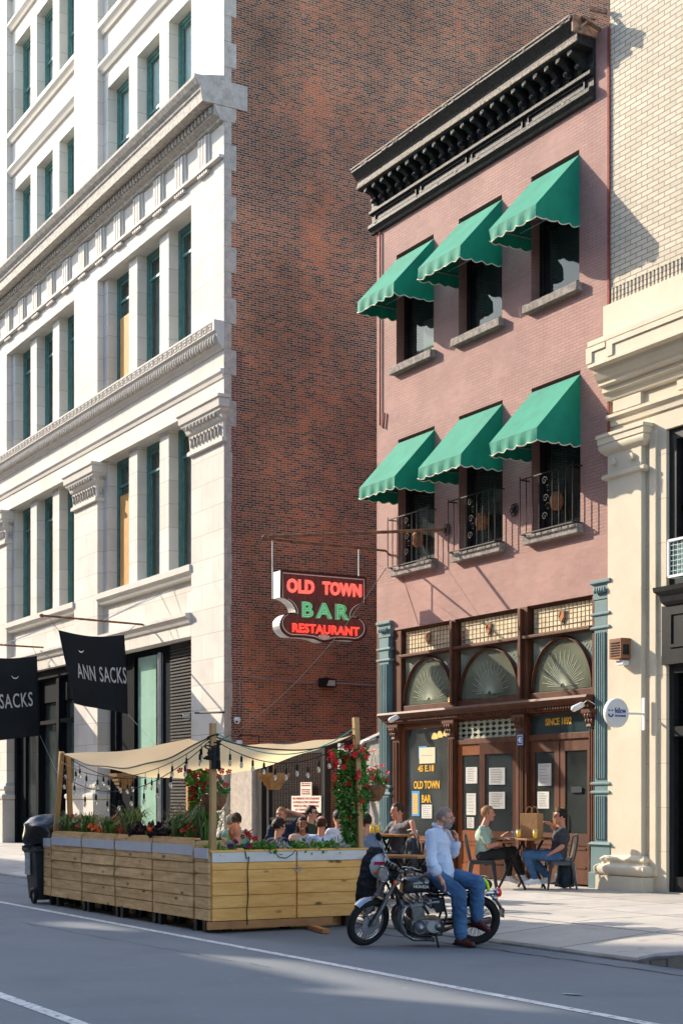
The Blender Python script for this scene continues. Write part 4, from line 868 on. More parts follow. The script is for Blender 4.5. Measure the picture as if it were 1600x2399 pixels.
for c in (ros, P(1208,1195,0)):
    for i in range(6): rs.torus((c.x+.07*math.cos(i*1.05),-.03,c.z+.07*math.sin(i*1.05)), V(0,1,0), .045, .010, 10, 4)
    rs.ell((c.x,-.04,c.z), (.04,.04,.04), 8, 6)
rs.build('iron_rosette', M['iron'], sgn)
gy = MB(); gy.tube([(SX_-.1,-2.7,6.45),(-14.2,2.0,9.3)], .004, 4); gy.tube([(SX_-.1,-1.6,6.43),(-7.1,-.02,8.2)], .004, 4); gy.tube([(-6.2,0,5.9),(-5.6,-.01,4.85)], .004, 4)
gy.build('guy_wire', M['iron'], sgn)
# ================= FLAGS
fm = mat('black_banner_cloth', (.010,.013,.017), .85, var=.15, scale=2, bump=.2, bscale=5)
wt = mat('white_lettering', (.8,.8,.8), .7)
def flag(x, label, corners, pole, moon, words, brace):
    """corners on the plane through x: photo-measured (y,z) of TL, TR, BR, BL"""
    t = thing('banner_flag', label, 'flag', (x, -1.8, corners[2][1]), 'black shop banners on poles')
    TL, TR, BR, BL = corners; nu, nv = 22, 16; vs = []
    def S_(u, v):
        y = (TL[0]*(1-u)+TR[0]*u)*(1-v)+(BL[0]*(1-u)+BR[0]*u)*v; z = (TL[1]*(1-u)+TR[1]*u)*(1-v)+(BL[1]*(1-u)+BR[1]*u)*v
        z -= .10*math.sin(math.pi*u)*(1-v); xx = x+.06*math.sin(u*7+v*2.5)*(.3+v*.7)+.03*math.sin(u*17-v*5)*v
        return V(xx, y, z)
    for j in range(nv+1):
        for i in range(nu+1): vs.append(S_(i/nu, j/nv))
    m_ = MB().add(vs, [(j*(nu+1)+i, j*(nu+1)+i+1, (j+1)*(nu+1)+i+1, (j+1)*(nu+1)+i) for j in range(nv) for i in range(nu)])
    o = m_.build('banner', fm, t, smooth=True, fix=False); sdm = o.modifiers.new('s', 'SOLIDIFY'); sdm.thickness = .006
    me_o = text(words[0], 1, 1, (0,0,0), (1,0,0), (0,1,0), wt, t, depth=.001, bold=.01, spacing=1.1); me = me_o.data
    u0, u1, v0, v1 = words[1]
    off = OFF[t.name]
    for v in me.vertices:
        p = v.co+off; q_ = S_(u0+(u1-u0)*p.x, v1+(v0-v1)*p.y); v.co = q_+V(.012,0,0)-off
    mo = MB(); n = 10; (mu, mv), rr = moon
    for i in range(n):
        pts = []
        for k in (i, i+1):
            tt = R(200+k*14); w_ = .028*math.sin(math.pi*k/n)
            for r_ in (rr+w_, rr-.002): q_ = S_(mu, mv); pts.append(V(q_.x+.025, q_.y+r_*math.cos(tt), q_.z+r_*math.sin(tt)))
        mo.quad(pts[0], pts[1], pts[3], pts[2])
    mo.build('crescent_mark', wt, t, fix=False)
    m_ = MB(); m_.tube([(x,pole[0],pole[1]),(x,0,pole[2])], .028, 8); m_.ell((x,pole[0]-.06,pole[1]), (.05,.07,.05), 8, 6)
    m_.build('pole', M['rust'], t, smooth='auto')
    m_ = MB(); m_.tube([(x,TL[0],TL[1]),(x,pole[0]+.1,pole[1])], .008, 4); m_.tube([(x,TR[0],TR[1]),(x,pole[0]*.12,pole[2])], .008, 4)
    for bx_, bz in brace: m_.tube([(x,pole[0]*.45,(pole[1]+pole[2])/2),(bx_,.18,bz)], .012, 5)
    m_.tube([(x,BR[0],BR[1]),(x+1.0,.1,BR[1]-1.2)], .005, 4)
    m_.build('rigging', M['steel'], t)
# plane x = where the pole meets the wall
def Q(px, py, x):
    k = (px-CX)/F; dx = x-EX; dy = dx*(sn+k*cs)/(k*sn-cs); dep = -cs*dx+sn*dy
    return (dy+EY, EZ+(HY-py)*dep/F)
xf = -18.9
flag(xf, 'black cloth banner with full white lettering, nearer the brick wall corner', [Q(*c3(357,853),xf), Q(*c3(760,882),xf), Q(*c3(783,1368),xf), Q(*c3(450,1305),xf)], (Q(*c3(270,765),xf)[0], Q(*c3(270,765),xf)[1], Q(*c3(835,818),xf)[1]),
     ((.30,.2),.07), ('ANN SACKS', (.17,.99,.41,.62)), ((xf+.3,7.0),(xf+1.2,7.0)))
xf = -27.4
flag(xf, 'black cloth banner at the left edge of the picture showing the word ending its lettering', [Q(*c3(-190,1000),xf), Q(*c3(225,1012),xf), Q(*c3(245,1500),xf), Q(*c3(-130,1545),xf)], (Q(*c3(-300,930),xf)[0], Q(*c3(-300,925),xf)[1], Q(*c3(300,962),xf)[1]),
     ((.66,.2),.12), ('ANN SACKS', (-.05,.90,.44,.62)), ((xf+.3,7.0),(xf+1.2,7.0)))
# ================= DINING SHED
bd = [mat('weathered_pine_board', (.66,.40,.17), .7, col2=(.78,.53,.27), var=.3, scale=2.2, bump=.2, bscale=8, stretch=(1.2,1.2,7)), mat('yellow_pine_board', (.84,.40,.10), .6, col2=(.92,.52,.17), var=.15, scale=2.0, bump=.15, bscale=8, stretch=(1.2,1.2,7))]
def knots(m):
    n = m.node_tree; N = n.nodes; b = N['Principled BSDF']; src = b.inputs['Base Color'].links[0].from_socket
    g = N.new('ShaderNodeNewGeometry'); vm = N.new('ShaderNodeVectorMath'); vm.operation = 'MULTIPLY'; vm.inputs[1].default_value = (2.0,2.0,5); n.links.new(g.outputs['Position'], vm.inputs[0])
    t = N.new('ShaderNodeTexVoronoi'); t.inputs['Scale'].default_value = 1.1; n.links.new(vm.outputs[0], t.inputs['Vector'])
    r = N.new('ShaderNodeMapRange'); r.inputs[1].default_value = .07; r.inputs[2].default_value = .16; r.inputs[3].default_value = .85; r.inputs[4].default_value = 0; n.links.new(t.outputs['Distance'], r.inputs[0])
    x = N.new('ShaderNodeMix'); x.data_type = 'RGBA'; n.links.new(r.outputs[0], x.inputs[0]); n.links.new(src, x.inputs[6]); x.inputs[7].default_value = (.07,.03,.012,1); n.links.new(x.outputs[2], b.inputs['Base Color'])
    oi = N.new('ShaderNodeHueSaturation')
knots(bd[0]); knots(bd[1])
tape = mat('silver_reflective_tape', (.50,.54,.62), .45, var=.06, scale=6); whb = mat('whitewashed_board', (.66,.64,.60), .6, var=.08, scale=5, stretch=(1,1,5))
CXN = 2.29; FY = -8.13
mods = [(-3.75,-3.40),(-3.36,-2.08),(-2.04,-.78),(-.74,.54),(.57,1.84),(1.88,CXN)]
lab = ['narrow pine planter box beside the wheeled bin','pine planter box second from the bin end','pine planter box in the middle of the street side','pine planter box with a scuffed knot pattern, fourth from the bin','pine planter box nearest the striped front corner post','short pine corner box meeting the yellow front panel']
def board(mb, x0, x1, y0, y1, z0, z1, tilt=0):
    mb.box(x0, x1, y0+random.uniform(-.006,.006)-tilt, y1, z0, z1)
for i, (a, b) in enumerate(mods):
    top = .98 if 0 < i < 5 else .86
    t = thing('planter_box', lab[i], 'planter', ((a+b)/2, -7.9, -.15), 'wooden planter boxes of the dining enclosure')
    nb = 7 if i not in (0,5) else 6; z1 = top; z0 = -.0; h = (z1-z0)/nb
    for k in range(nb):
        m_ = MB(); za = z0+k*h; t_ = random.uniform(0,.03) if random.random() < .35 and i not in (0,5) else 0
        m_.add([(a+.01,FY-t_,za+.006),(b-.01,FY-t_*random.random(),za+.006),(b-.01,FY,za+h-.004),(a+.01,FY,za+h-.004),(a+.01,FY+.03,za+.006),(b-.01,FY+.03,za+.006),(b-.01,FY+.03,za+h-.004),(a+.01,FY+.03,za+h-.004)],
            [(0,1,2,3),(5,4,7,6),(4,0,3,7),(1,5,6,2),(3,2,6,7),(4,5,1,0)])
        m_.build('board', bd[0], t)
    tz = .79 if 0 < i < 5 else .76
    MB().box(a+.01, b-.01, FY-.012, FY-.0015 if 1 else 0, tz, tz+.125).build('tape_strip', tape, t)
    m_ = MB(); m_.box(a, b, FY+.035, FY+.055, z0, z1-.02); m_.box(a, b, -7.70, -7.67, z0, z1); m_.box(a, a+.02, FY+.055, -7.70, z0, z1-.01); m_.box(b-.02, b, FY+.055, -7.70, z0, z1-.01); m_.box(a-.01, b+.01, FY+.03, -7.67, z1, z1+.025) if 0 else None
    m_.box(a, b, FY+.03, FY+.10, z1-.003, z1+.022); m_.box(a, b, -7.74, -7.66, z1, z1+.022)
    m_.build('box_frame', bd[0], t)
    MB().box(a+.02, b-.02, FY+.055, -7.71, z1-.12, z1-.08).build('soil', mat('potting_soil', (.03,.02,.012), .95, bump=.5), t)
    for xx in (a+.03, b-.12) if b-a > .5 else (a+.1,):
        MB().box(xx, xx+.09, FY+.06, FY+.15, -.15, z0).build('leg', M['black_paint'], t); MB().box(xx, xx+.09, -7.8, -7.71, -.15, z0).build('leg', M['black_paint'], t)
t = thing('planter_box', 'long yellow pine front panel planter with a whitewashed top board', 'planter', (2.1, -7, -.15), 'wooden planter boxes of the dining enclosure')
yy = [(-8.10,-6.945),(-6.93,-5.92)]
for j, (a, b) in enumerate(yy):
    zs = [.0,.155,.31,.465,.62,.71,.835]
    for k in range(5):
        MB().box(CXN, CXN+.03+random.uniform(0,.006), a+.006, b-.006, zs[k]+.004, (zs[k+1] if k < 4 else .71)-.004).build('board', bd[1], t)
    MB().box(CXN, CXN+.034, a+.003, b-.003, .715, .835).build('whitewashed_board', whb, t)
m_ = MB(); m_.box(CXN-.34, CXN+.04, -8.12, -5.90, .838, .862); m_.box(CXN-.02, CXN-.001, -8.10, -5.92, 0, .835); m_.box(CXN-.34, CXN-.32, -8.10, -5.92, 0, .835); m_.build('box_frame', bd[1], t)
MB().box(CXN-.02, CXN+.035, -8.15, -6.42, -.10, -.005).build('skid_beam', mat('reddish_beam', (.42,.20,.08), .7, var=.2), t)
for y in (-8.0,-7.0,-6.1): MB().box(CXN-.3, CXN-.2, y, y+.1, -.15, 0).build('leg', M['black_paint'], t)
m_ = MB(); 
for k in (0,1): m_.torus((CXN+.05, -6.95+k*.06, .61), V(1,0,0), .022, .006, 12, 5)
m_.build('wire_hook', M['steel'], t)
cb_ = MB(); pts = [(CXN+.045,-7.66,.85),(CXN+.05,-7.64,.75),(CXN+.05,-7.61,.78),(CXN+.05,-7.63,.6),(CXN+.05,-7.62,.3),(CXN+.05,-7.64,.1),(CXN+.05,-7.63,-.06)]; cb_.tube(pts, .006, 5)
cb_.tube([(CXN+.045,-7.26,.85),(CXN+.05,-7.2,.77),(CXN+.05,-7.1,.75),(CXN+.05,-7.0,.8),(CXN+.045,-6.96,.85)], .005, 5)
tag(cb_.build('cable', M['black'], smooth=True), 'thin black cable draped down the yellow pine front panel', 'cable')
tag(MB().bar((2.35,-6.75,-.115),(3.05,-6.92,-.115), .09, .05).build('loose_plank', mat('fresh_stud', (.50,.24,.10), .7, var=.15)), 'short loose wooden stud lying on the road by the planter', 'plank')
dk_ = MB(); y = -7.66
while y < -5.9: dk_.box(-3.7, CXN-.35, y, y+.13, -.04, -.0); y += .14
dk_.box(-3.7, CXN-.35, -7.66, -5.9, -.148, -.05)
tag(dk_.build('timber_deck', bd[0]), 'low timber deck inside the planter enclosure', 'deck')
m_ = MB(); m_.box(-3.74,-3.7,-7.6,-5.95,-.1,.86); m_.box(-3.7,1.9,-6.0,-5.96,-.1,.30)
tag(m_.build('rear_rail', bd[0]), 'low pine boards closing the back of the dining enclosure', 'rail')
# posts
pst = mat('fir_post', (.44,.27,.12), .65, var=.2, scale=3, stretch=(3,3,.5))
def post(a, b, label, wd=.07):
    return tag(MB().bar(a, b, wd, wd, V(1,0,0)).build('wooden_post', pst, bevel=.004), label, 'post', 'posts holding up the shade sail')
A_ = V(-3.14,-8.05,2.18); B_ = V(2.26,-8.06,2.27); C_ = Vector((2.25, *Q(833,1722,2.25))); 
post((-3.38,-8.07,.86), A_+V(0,0,.03), 'leaning post at the street corner by the wheeled bin'); post((-3.15,-7.9,.86), A_+V(.05,.08,.0), 'second leaning post paired at the street corner by the bin')
post((2.26,-8.06,.866), B_+V(0,0,.14), 'post at the front corner carrying the cluster of plugs')
post((2.25,-5.97,.866), C_+V(0,0,.22), 'post beside the red flowering vine, nearest the motorcycle')
D_ = at(443, 22.4, 1733); 
post((D_.x,D_.y,.0), D_-V(0,0,.02), 'rear post lifting the peak of the shade sail')
# shade sail
sail = mat('cream_canvas_sail', (.70,.58,.40), .8, var=.08, scale=2, bump=.3, bscale=4)
n_ = sail.node_tree; b_ = n_.nodes['Principled BSDF']; out = n_.nodes['Material Output']
tl = n_.nodes.new('ShaderNodeBsdfTranslucent'); tl.inputs[0].default_value = (.95,.76,.45,1); mxs = n_.nodes.new('ShaderNodeMixShader'); mxs.inputs[0].default_value = .55
n_.links.new(b_.outputs[0], mxs.inputs[1]); n_.links.new(tl.outputs[0], mxs.inputs[2]); n_.links.new(mxs.outputs[0], out.inputs[0])
def sailpt(u, v):   # u along A->B (and D->C), v front to back
    p = (A_*(1-u)+B_*u)*(1-v)+(D_*(1-u)+C_*u)*v
    sag = .30*4*u*(1-u)*(1-v)**1.0+.10*4*u*(1-u)*v+.20*4*v*(1-v)*(.25+.75*u)+.17*16*u*(1-u)*v*(1-v)
    p = p-V(0,0,sag); p.z += .012*math.sin(u*23+v*9); return p
n = 30; vs = [sailpt(i/n, j/n) for j in range(n+1) for i in range(n+1)]
sl_ = MB().add(vs, [(j*(n+1)+i, j*(n+1)+i+1, (j+1)*(n+1)+i+1, (j+1)*(n+1)+i) for j in range(n) for i in range(n)]).build('shade_sail', sail, smooth=True, fix=False)
tag(sl_, 'cream canvas shade sail sagging between posts over the diners', 'canopy')
hm = MB(); hm.tube([sailpt(i/30,0) for i in range(31)], .010, 5); hm.tube([sailpt(1,i/30) for i in range(31)], .010, 5); h_ = hm.build('hem_cord', mat('dark_hem', (.06,.05,.045), .8), sl_)
# string lights
clr = mat('clear_bulb', (.75,.72,.66), .08, trans=.6); sock = mat('black_socket', (.01,.01,.01), .5)
def bulbs(pts_fn, n, label, drop=.06, r=.006):
    t = thing('string_light', label, 'string lights', tuple(pts_fn(.5)), 'strings of bulbs around the dining enclosure')
    MB().tube([pts_fn(i/40) for i in range(41)], r, 5).build('cable', M['black'], t, smooth=True)
    for i in range(n):
        p = pts_fn((i+.5)/n)-V(0,0,drop*random.uniform(.5,1.6)); s = MB(); s.tube([pts_fn((i+.5)/n), p], .004, 4); s.limb(p, .015, p-V(0,0,.05), .017, 8)
        so_ = s.build('socket', sock, t, smooth='auto')
        MB().ell(p-V(0,0,.10), (.022,.022,.040), 10, 7).build('bulb', clr, so_, smooth=True)
def cat(a, b, sag): return lambda t: a*(1-t)+b*t-V(0,0,sag*4*t*(1-t))
bulbs(cat(A_-V(0,.02,.12), B_-V(0,.05,.05), .34), 12, 'upper string of clear bulbs along the street side of the dining enclosure')
bulbs(cat(A_-V(0,.04,.30), B_-V(0,.07,.10), .42), 12, 'lower string of clear bulbs along the street side of the dining enclosure', .1)
bulbs(cat(A_-V(0,-.1,.05), D_-V(0,0,.3), .3), 5, 'short string of bulbs running back under the sail from the bin corner')
bulbs(cat(B_-V(0,0,.05), C_-V(0,0,.02), .32), 13, 'string of clear bulbs from the corner post to the vine post')
m_ = MB(); rp_ = cat(B_+V(0,0,.05), C_+V(0,0,.1), .32)
tag(MB().tube([rp_(i/20) for i in range(21)], .007, 5).build('rope', mat('turquoise_rope', (.02,.42,.34), .6), smooth=True), 'thin turquoise rope from the corner post to the vine post', 'rope')
wr = MB()
for i in range(9):
    c = B_+V(random.uniform(-.04,.06), random.uniform(-.06,.06), -.02-i*.035); wr.torus(c, V(random.uniform(-.4,.4),random.uniform(-.4,.4),1), .07, .010, 14, 5)
for i in range(6): p = B_+V(.06+random.uniform(-.02,.05), random.uniform(-.1,.12), -.12-random.random()*.22); wr.limb(p, .022, p-V(0,0,.08), .025, 8)
wr.box(B_.x+.045, B_.x+.10, B_.y-.04, B_.y+.05, B_.z-.42, B_.z-.16)
tag(wr.build('plug_cluster', M['black']), 'tangle of black plugs and adaptors tied to the corner post', 'plugs')
# long wire from bar down to left
m_ = MB(); a_, b_2 = at(905,24,1330), Vector((-14.2,.2,3.0)); fn = cat(a_, at(560,24.5,1712), .25); m_.tube([fn(i/20) for i in range(21)], .006, 4); fn2 = cat(at(560,24.5,1712), at(455,22,1745), .05); m_.tube([fn2(i/8) for i in range(9)], .006, 4)
tag(m_.build('overhead_wire', M['black']), 'thin wire slanting from the bar front down over the dining enclosure', 'wire')
# hanging slatted lamps
slat = mat('woven_slat', (.33,.20,.10), .8, var=.25, scale=12)
for p, lb_ in ((at(641, 21, 1812), 'tiered brown slatted lamp hanging under the right edge of the sail'), (at(288, 23.5, 1813), 'brown slatted lamp hanging under the middle of the sail')):
    m_ = MB()
    for k in range(4):
        wd = .17-.028*k; m_.add([(p.x-wd,p.y-wd,p.z-k*.055),(p.x+wd,p.y-wd,p.z-k*.055),(p.x+wd,p.y+wd,p.z-k*.055),(p.x-wd,p.y+wd,p.z-k*.055),(p.x-wd+.02,p.y-wd+.02,p.z-.065-k*.055),(p.x+wd-.02,p.y-wd+.02,p.z-.065-k*.055),(p.x+wd-.02,p.y+wd-.02,p.z-.065-k*.055),(p.x-wd+.02,p.y+wd-.02,p.z-.065-k*.055)], [(0,1,5,4),(1,2,6,5),(2,3,7,6),(3,0,4,7),(0,3,2,1)])
    m_.tube([p, p+V(0,0,.3)], .006, 4); tag(m_.build('hanging_lamp', slat), lb_, 'lamp', 'slatted lamps under the sail')
# ================= PLANTS
leafm = [mat('mid_green_leaf', (.08,.22,.04), .5, var=.45, scale=9), mat('bright_green_leaf', (.16,.36,.05), .5, var=.35, scale=9), mat('dark_green_leaf', (.035,.12,.035), .45, var=.4, scale=9), mat('purple_black_leaf', (.035,.018,.028), .4, var=.4, scale=9), mat('silver_leaf', (.34,.40,.38), .7, var=.2, scale=9), mat('brown_seed_blade', (.30,.24,.14), .7, var=.4, scale=9)]
redf = mat('red_petal', (.55,.008,.02), .5, var=.15, scale=20); orf = mat('orange_petal', (.75,.13,.02), .5, var=.2, scale=20); blf = mat('pale_blue_petal', (.42,.50,.75), .6, var=.1); ppf = mat('purple_petal', (.06,.02,.16), .6); ylf = mat('yellow_petal', (.75,.5,.05), .6)
def rnd(): return V(random.gauss(0,1), random.gauss(0,1), random.gauss(0,1)).normalized()
def leaf(mb, p, d, L, W, up=None):
    d = d.normalized(); s = d.cross(rnd()).normalized(); n = d.cross(s)
    mb.add([p, p+d*L*.35+s*W/2-n*W*.12, p+d*L*.75+s*W*.32, p+d*L-n*L*.12, p+d*L*.75-s*W*.32, p+d*L*.35-s*W/2-n*W*.12, p+d*L*.5+n*W*.1], [(0,1,6),(1,2,6),(2,3,6),(3,4,6),(4,5,6),(5,0,6)])
def blades(mb, c, n, h, spread, wd=.008):
    for _ in range(n):
        t = random.uniform(0, 6.28); o = V(random.gauss(0,.05), random.gauss(0,.04), 0); d = V(math.cos(t), math.sin(t), 0)*spread*random.uniform(.2,1); hh = h*random.uniform(.55,1.1)
        p0 = c+o; p1 = c+o+d*.35+V(0,0,hh*.75); p2 = c+o+d*.8+V(0,0,hh); p3 = c+o+d*1.25+V(0,0,hh*.75); s = V(-math.sin(t), math.cos(t), 0)*wd
        mb.add([p0-s, p0+s, p1+s, p1-s, p2+s*.8, p2-s*.8, p3], [(0,1,2,3),(3,2,4,5),(5,4,6)])
def flower(mb, c, r, petals=5, d=None):
    d = (d or (rnd()+V(.6,-.6,.5))).normalized(); u, q_ = basis(d)
    for i in range(petals):
        t = 6.283*i/petals; e = u*math.cos(t)+q_*math.sin(t); f = u*math.cos(t+.55)+q_*math.sin(t+.55); g = u*math.cos(t-.55)+q_*math.sin(t-.55)
        mb.add([c, c+g*r*.75+d*r*.15, c+e*r+d*r*.05, c+f*r*.75+d*r*.15], [(0,1,2,3)])
def clump(mb, c, r, n, L, W, flat=.7):
    for _ in range(n):
        q_ = rnd(); rr = r*random.uniform(.25,1)**.6; p = c+V(q_.x*rr, q_.y*rr*.8, abs(q_.z)*rr*flat if random.random() < .8 else q_.z*rr*.3)
        leaf(mb, p, (q_+V(0,0,.4)+rnd()*.6), L*random.uniform(.6,1.2), W*random.uniform(.7,1.2))
def plant(name, label, c, kind, group, s=1.0):
    t = thing(name, label, 'plant', tuple(c), group); f = MB(); fl = None; m2 = None
    if kind == 'grass': blades(f, c, 150, .34*s, .26*s); m_ = [leafm[0], leafm[5]]; 
    if kind == 'grass':
        f.m = [0]*len(f.m); k = len(f.f)
        blades(f, c, 70, .38*s, .36*s, .006); f.m[k:] = [1]*(len(f.f)-k); f.build('foliage', m_, t, fix=False); return t
    if kind == 'dark': clump(f, c+V(0,0,.06), .25*s, 170, .10, .085); m_ = leafm[3]
    if kind == 'orange': clump(f, c, .17*s, 90, .07, .05); m_ = leafm[0]; fl = MB(); [flower(fl, c+V(random.gauss(0,.10), random.gauss(0,.06), random.uniform(.08,.22)), .034) for _ in range(46)]; m2 = orf
    if kind == 'green': clump(f, c, .22*s, 190, .075, .05, .75); m_ = random.choice(leafm[:2])
    if kind == 'red': clump(f, c, .2*s, 140, .075, .05, .9); m_ = leafm[0]; fl = MB(); [flower(fl, c+V(random.gauss(0,.10), random.gauss(0,.06), random.uniform(.08,.34)), .04) for _ in range(14)]; m2 = redf
    if kind == 'silver': clump(f, c, .17*s, 190, .06, .022, 1.0); m_ = leafm[4]
    if kind == 'blue': clump(f, c, .23*s, 190, .06, .04, .85); m_ = leafm[1]; fl = MB(); [flower(fl, c+V(random.gauss(0,.10), random.gauss(0,.08), random.uniform(.07,.22)), .022) for _ in range(60)]; m2 = blf
    if kind == 'pansy': clump(f, c, .2*s, 150, .06, .045, .6); m_ = leafm[2]; fl = MB(); [flower(fl, c+V(random.gauss(0,.09), random.gauss(0,.08), random.uniform(.06,.17)), .034) for _ in range(12)]; m2 = ppf
    f.build('foliage', m_, t, fix=False)
    if fl: fl.build('flowers', m2, t, fix=False)
    return t
yb_ = -7.9; zt_ = .90
gl = 'plants in the street side planters'
row = [(-3.2,'grass',1.0,'arching ornamental grass at the bin end of the street planters'),(-2.75,'red',.7,'small red flowering plant beside the first ornamental grass'),(-2.4,'grass',1.0,'ornamental grass above the second planter box'),(-2.0,'orange',.6,'small coral flowering plant low between two grasses'),(-1.55,'grass',.9,'ornamental grass at the centre of the second planter'),(-1.1,'red',.6,'small red flowering plant beside the upright bright grass'),(-.7,'grass',1.25,'tallest bright ornamental grass over the third planter'),
 (-.2,'dark',1.0,'dark purple leaved plant left of the orange flowers'),(.15,'orange',1.15,'large orange flowering plant in the street planter'),(.55,'dark',1.1,'dark purple leaved plant right of the orange flowers'),(1.0,'grass',1.1,'ornamental grass right of the dark leaved plants'),(1.3,'orange',.6,'small orange flowers low beside the corner grass'),(1.45,'red',1.1,'red flowering plant by the corner post'),(1.72,'grass',1.35,'tall wispy grass beside the corner post')]
for x, k, s, l_ in row: plant({'grass':'ornamental_grass','red':'red_flowering_plant','orange':'orange_flowering_plant','dark':'purple_leaf_plant'}[k], l_, V(x,yb_,zt_), k, gl, s)
gr2 = 'plants along the yellow pine front planter'
row = [(-7.95,'green',.75,'green leafy plant at the left end of the front planter'),(-7.7,'pansy',.8,'purple pansies in front of the bald man'),(-7.5,'red',.6,'small red flowering plant next to the pansies'),(-7.3,'green',1.0,'spreading green plant in the left half of the front planter'),(-7.05,'silver',.9,'silver leaved plant in the middle of the front planter'),(-6.85,'green',.8,'low green plant right of the middle silver plant'),(-6.62,'blue',1.0,'pale blue flowering plant in the front planter'),(-6.42,'green',.9,'green plant between the blue flowers and the silver plant'),(-6.22,'silver',1.0,'silver leaved plant at the foot of the vine')]
for y, k, s, l_ in row: plant({'green':'leafy_plant','pansy':'pansy_plant','red':'red_flowering_plant','silver':'silver_leaf_plant','blue':'blue_flowering_plant'}[k], l_, V(CXN-.17,y,.80), k, gr2, s)
# twig shrub behind
t = thing('bare_twig_plant', 'wispy brown twigs rising behind the orange flowers', 'plant', (.7,-7.8,.9)); f = MB()
for _ in range(14):
    p = V(.7+random.gauss(0,.1),-7.8,.9); d = V(random.gauss(0,.3),random.gauss(0,.2),1)
    for k in range(4): q_ = p+d.normalized()*.13; f.tube([p,q_], .004, 4); leaf(f, q_, rnd(), .03, .015); p = q_; d = d+rnd()*.3
f.build('twigs', leafm[5], t)
# climbing vines with red trumpet flowers
def vine(label, c, top, r, n, nf, lm, basket=None):
    t = thing('flowering_vine', label, 'vine', tuple(c), 'red flowering vines'); f = MB(); fl = MB(); st = MB(); H = top-c.z
    for k in range(4): st.tube([c+V(math.cos(i*.9+k*1.6)*.05, math.sin(i*.9+k*1.6)*.05, H*i/14) for i in range(15)], .008, 4)
    for _ in range(n):
        z = random.random()**.8*H; w_ = r*(.40+.75*(z/H))*(.75+.7*noise.noise(V(z*2.2, c.x, 0))); a_ = random.uniform(0,6.28); q_ = w_*random.random()**.5
        p = c+V(math.cos(a_)*q_, math.sin(a_)*q_, z); leaf(f, p, V(math.cos(a_),math.sin(a_),-.2)+rnd()*.7, .085*random.uniform(.6,1.2), .045)
    for _ in range(nf):
        z = (random.random()**.3)*H*1.03; w_ = r*(.45+.7*z/H)*random.uniform(.7,1.15); a_ = random.uniform(-2.4,1.0); p = c+V(math.cos(a_)*w_, math.sin(a_)*w_, z); flower(fl, p, .048)
    st.build('stems', leafm[2], t); f.build('foliage', lm, t, fix=False); fl.build('flowers', redf, t, fix=False)
vine('tall red flowering vine climbing the post beside the motorcycle', V(2.12,-6.02,.84), 2.12, .24, 1700, 44, leafm[0])
vine('bright green vine with red flowers behind the corner post', V(1.32,-7.82,.92), 1.85, .19, 900, 22, leafm[1])
bk_m = mat('brown_coir_basket', (.20,.10,.05), .9, var=.4, scale=30, bump=.6)
for c, l_, hz in ((V(2.0,-5.62,1.62), 'brown hanging basket of red flowers beside the green pilaster', 1), (V(1.95,-7.9,1.50), 'brown hanging basket of red flowers left of the corner post', 2)):
    t = thing('hanging_basket', l_, 'hanging basket', tuple(c), 'hanging flower baskets')
    MB().lathe([(.0,-.17),(.09,-.15),(.15,-.06),(.17,.04),(.165,.05),(.0,.03)], c, 16).build('basket', bk_m, t, smooth=True)
    f = MB(); clump(f, c+V(0,0,.05), .22, 160, .07, .035, .9); f.build('foliage', leafm[0], t, fix=False)
    fl = MB(); [flower(fl, c+V(random.gauss(0,.11), random.gauss(0,.11), random.uniform(.05,.34)), .045) for _ in range(24)]; fl.build('flowers', redf, t, fix=False)
    MB().tube([c+V(0,0,.5), c+V(.15,0,.05)], .003, 4).tube([c+V(0,0,.5), c+V(-.15,0,.05)], .003, 4).build('hanger', M['iron'], t)
# ================= ALLEY
MB_ = MB()
tag(MB().quad((XR,.4,.02),(BX0,.4,.02),(BX0,30,.02),(XR,30,.02)).build('alley_floor', M['walk'], fix=False), kind='structure')
t = thing('alley_end_wall', 'dark brick wall closing the far end of the alley', 'wall', (-10.7,30,0)); MB().box(XR+.01, BX0+6, 30, 30.3, 0, 12).build('wall', brick_mat('alley_brick', ('X','Z'), .2, .0555, [(0,(.09,.04,.03)),(1,(.2,.08,.05))], (.2,.15,.11), .12), t)
for a, b, h, y, l_ in ((-14.0,-13.42,2.5,.05,'broad grey stone gate pillar against the white building'),(-13.36,-12.75,2.42,-.0,'narrow grey stone gate pillar beside the dark gate')):
    m_ = MB(); stack(a, b, y+.5, [(.01,.05),(.3,.05),(.33,0),(h-.2,0),(h-.16,.05),(h-.05,.07),(h,.07)], m_); m_.v = [(p[0], p[1]+y, p[2]) for p in m_.v]
    tag(m_.build('gate_pillar', M['stone_side'], bevel=.01), l_, 'pillar')
t = thing('alley_gate', 'dark barred double gate across the alley behind the diners', 'gate', (-10.9,.1,0))
m_ = MB(); m_.box(-12.55,-12.35,.05,.2,0,2.75); m_.box(-12.15,-12.05,.08,.18,0,2.6); m_.box(-9.5,-9.38,.05,.2,0,2.65); m_.box(-12.05,-9.5,.1,.15,2.5,2.58); m_.box(-12.05,-9.5,.1,.15,1.02,1.08); m_.box(-12.05,-9.5,.1,.15,.08,.14); m_.build('frame', M['black_paint'], t)
m_ = MB(); x = -12.0
while x < -9.52: m_.box(x, x+.022, .115, .135, .1, 2.52); x += .075
z = .2
m_.build('bars', M['iron'], t)
m_ = MB(); z = .2
while z < 2.5: m_.box(-12.05,-9.5,.137,.141,z,z+.008); z += .06
m_.build('mesh_panel', M['iron'], t)
m_ = MB(); m_.lathe([(.0,.0),(.5,.0),(.52,.08),(.42,.22),(.2,.27),(0,.28)], (-12.3,.6,2.55), 18); m_.box(-12.0,-9.6,.3,.9,2.62,2.78)
tag(m_.build('covered_bundle', M['black_paint'], smooth='auto'), 'black covered bundle lying along the top of the alley gate', 'bundle')
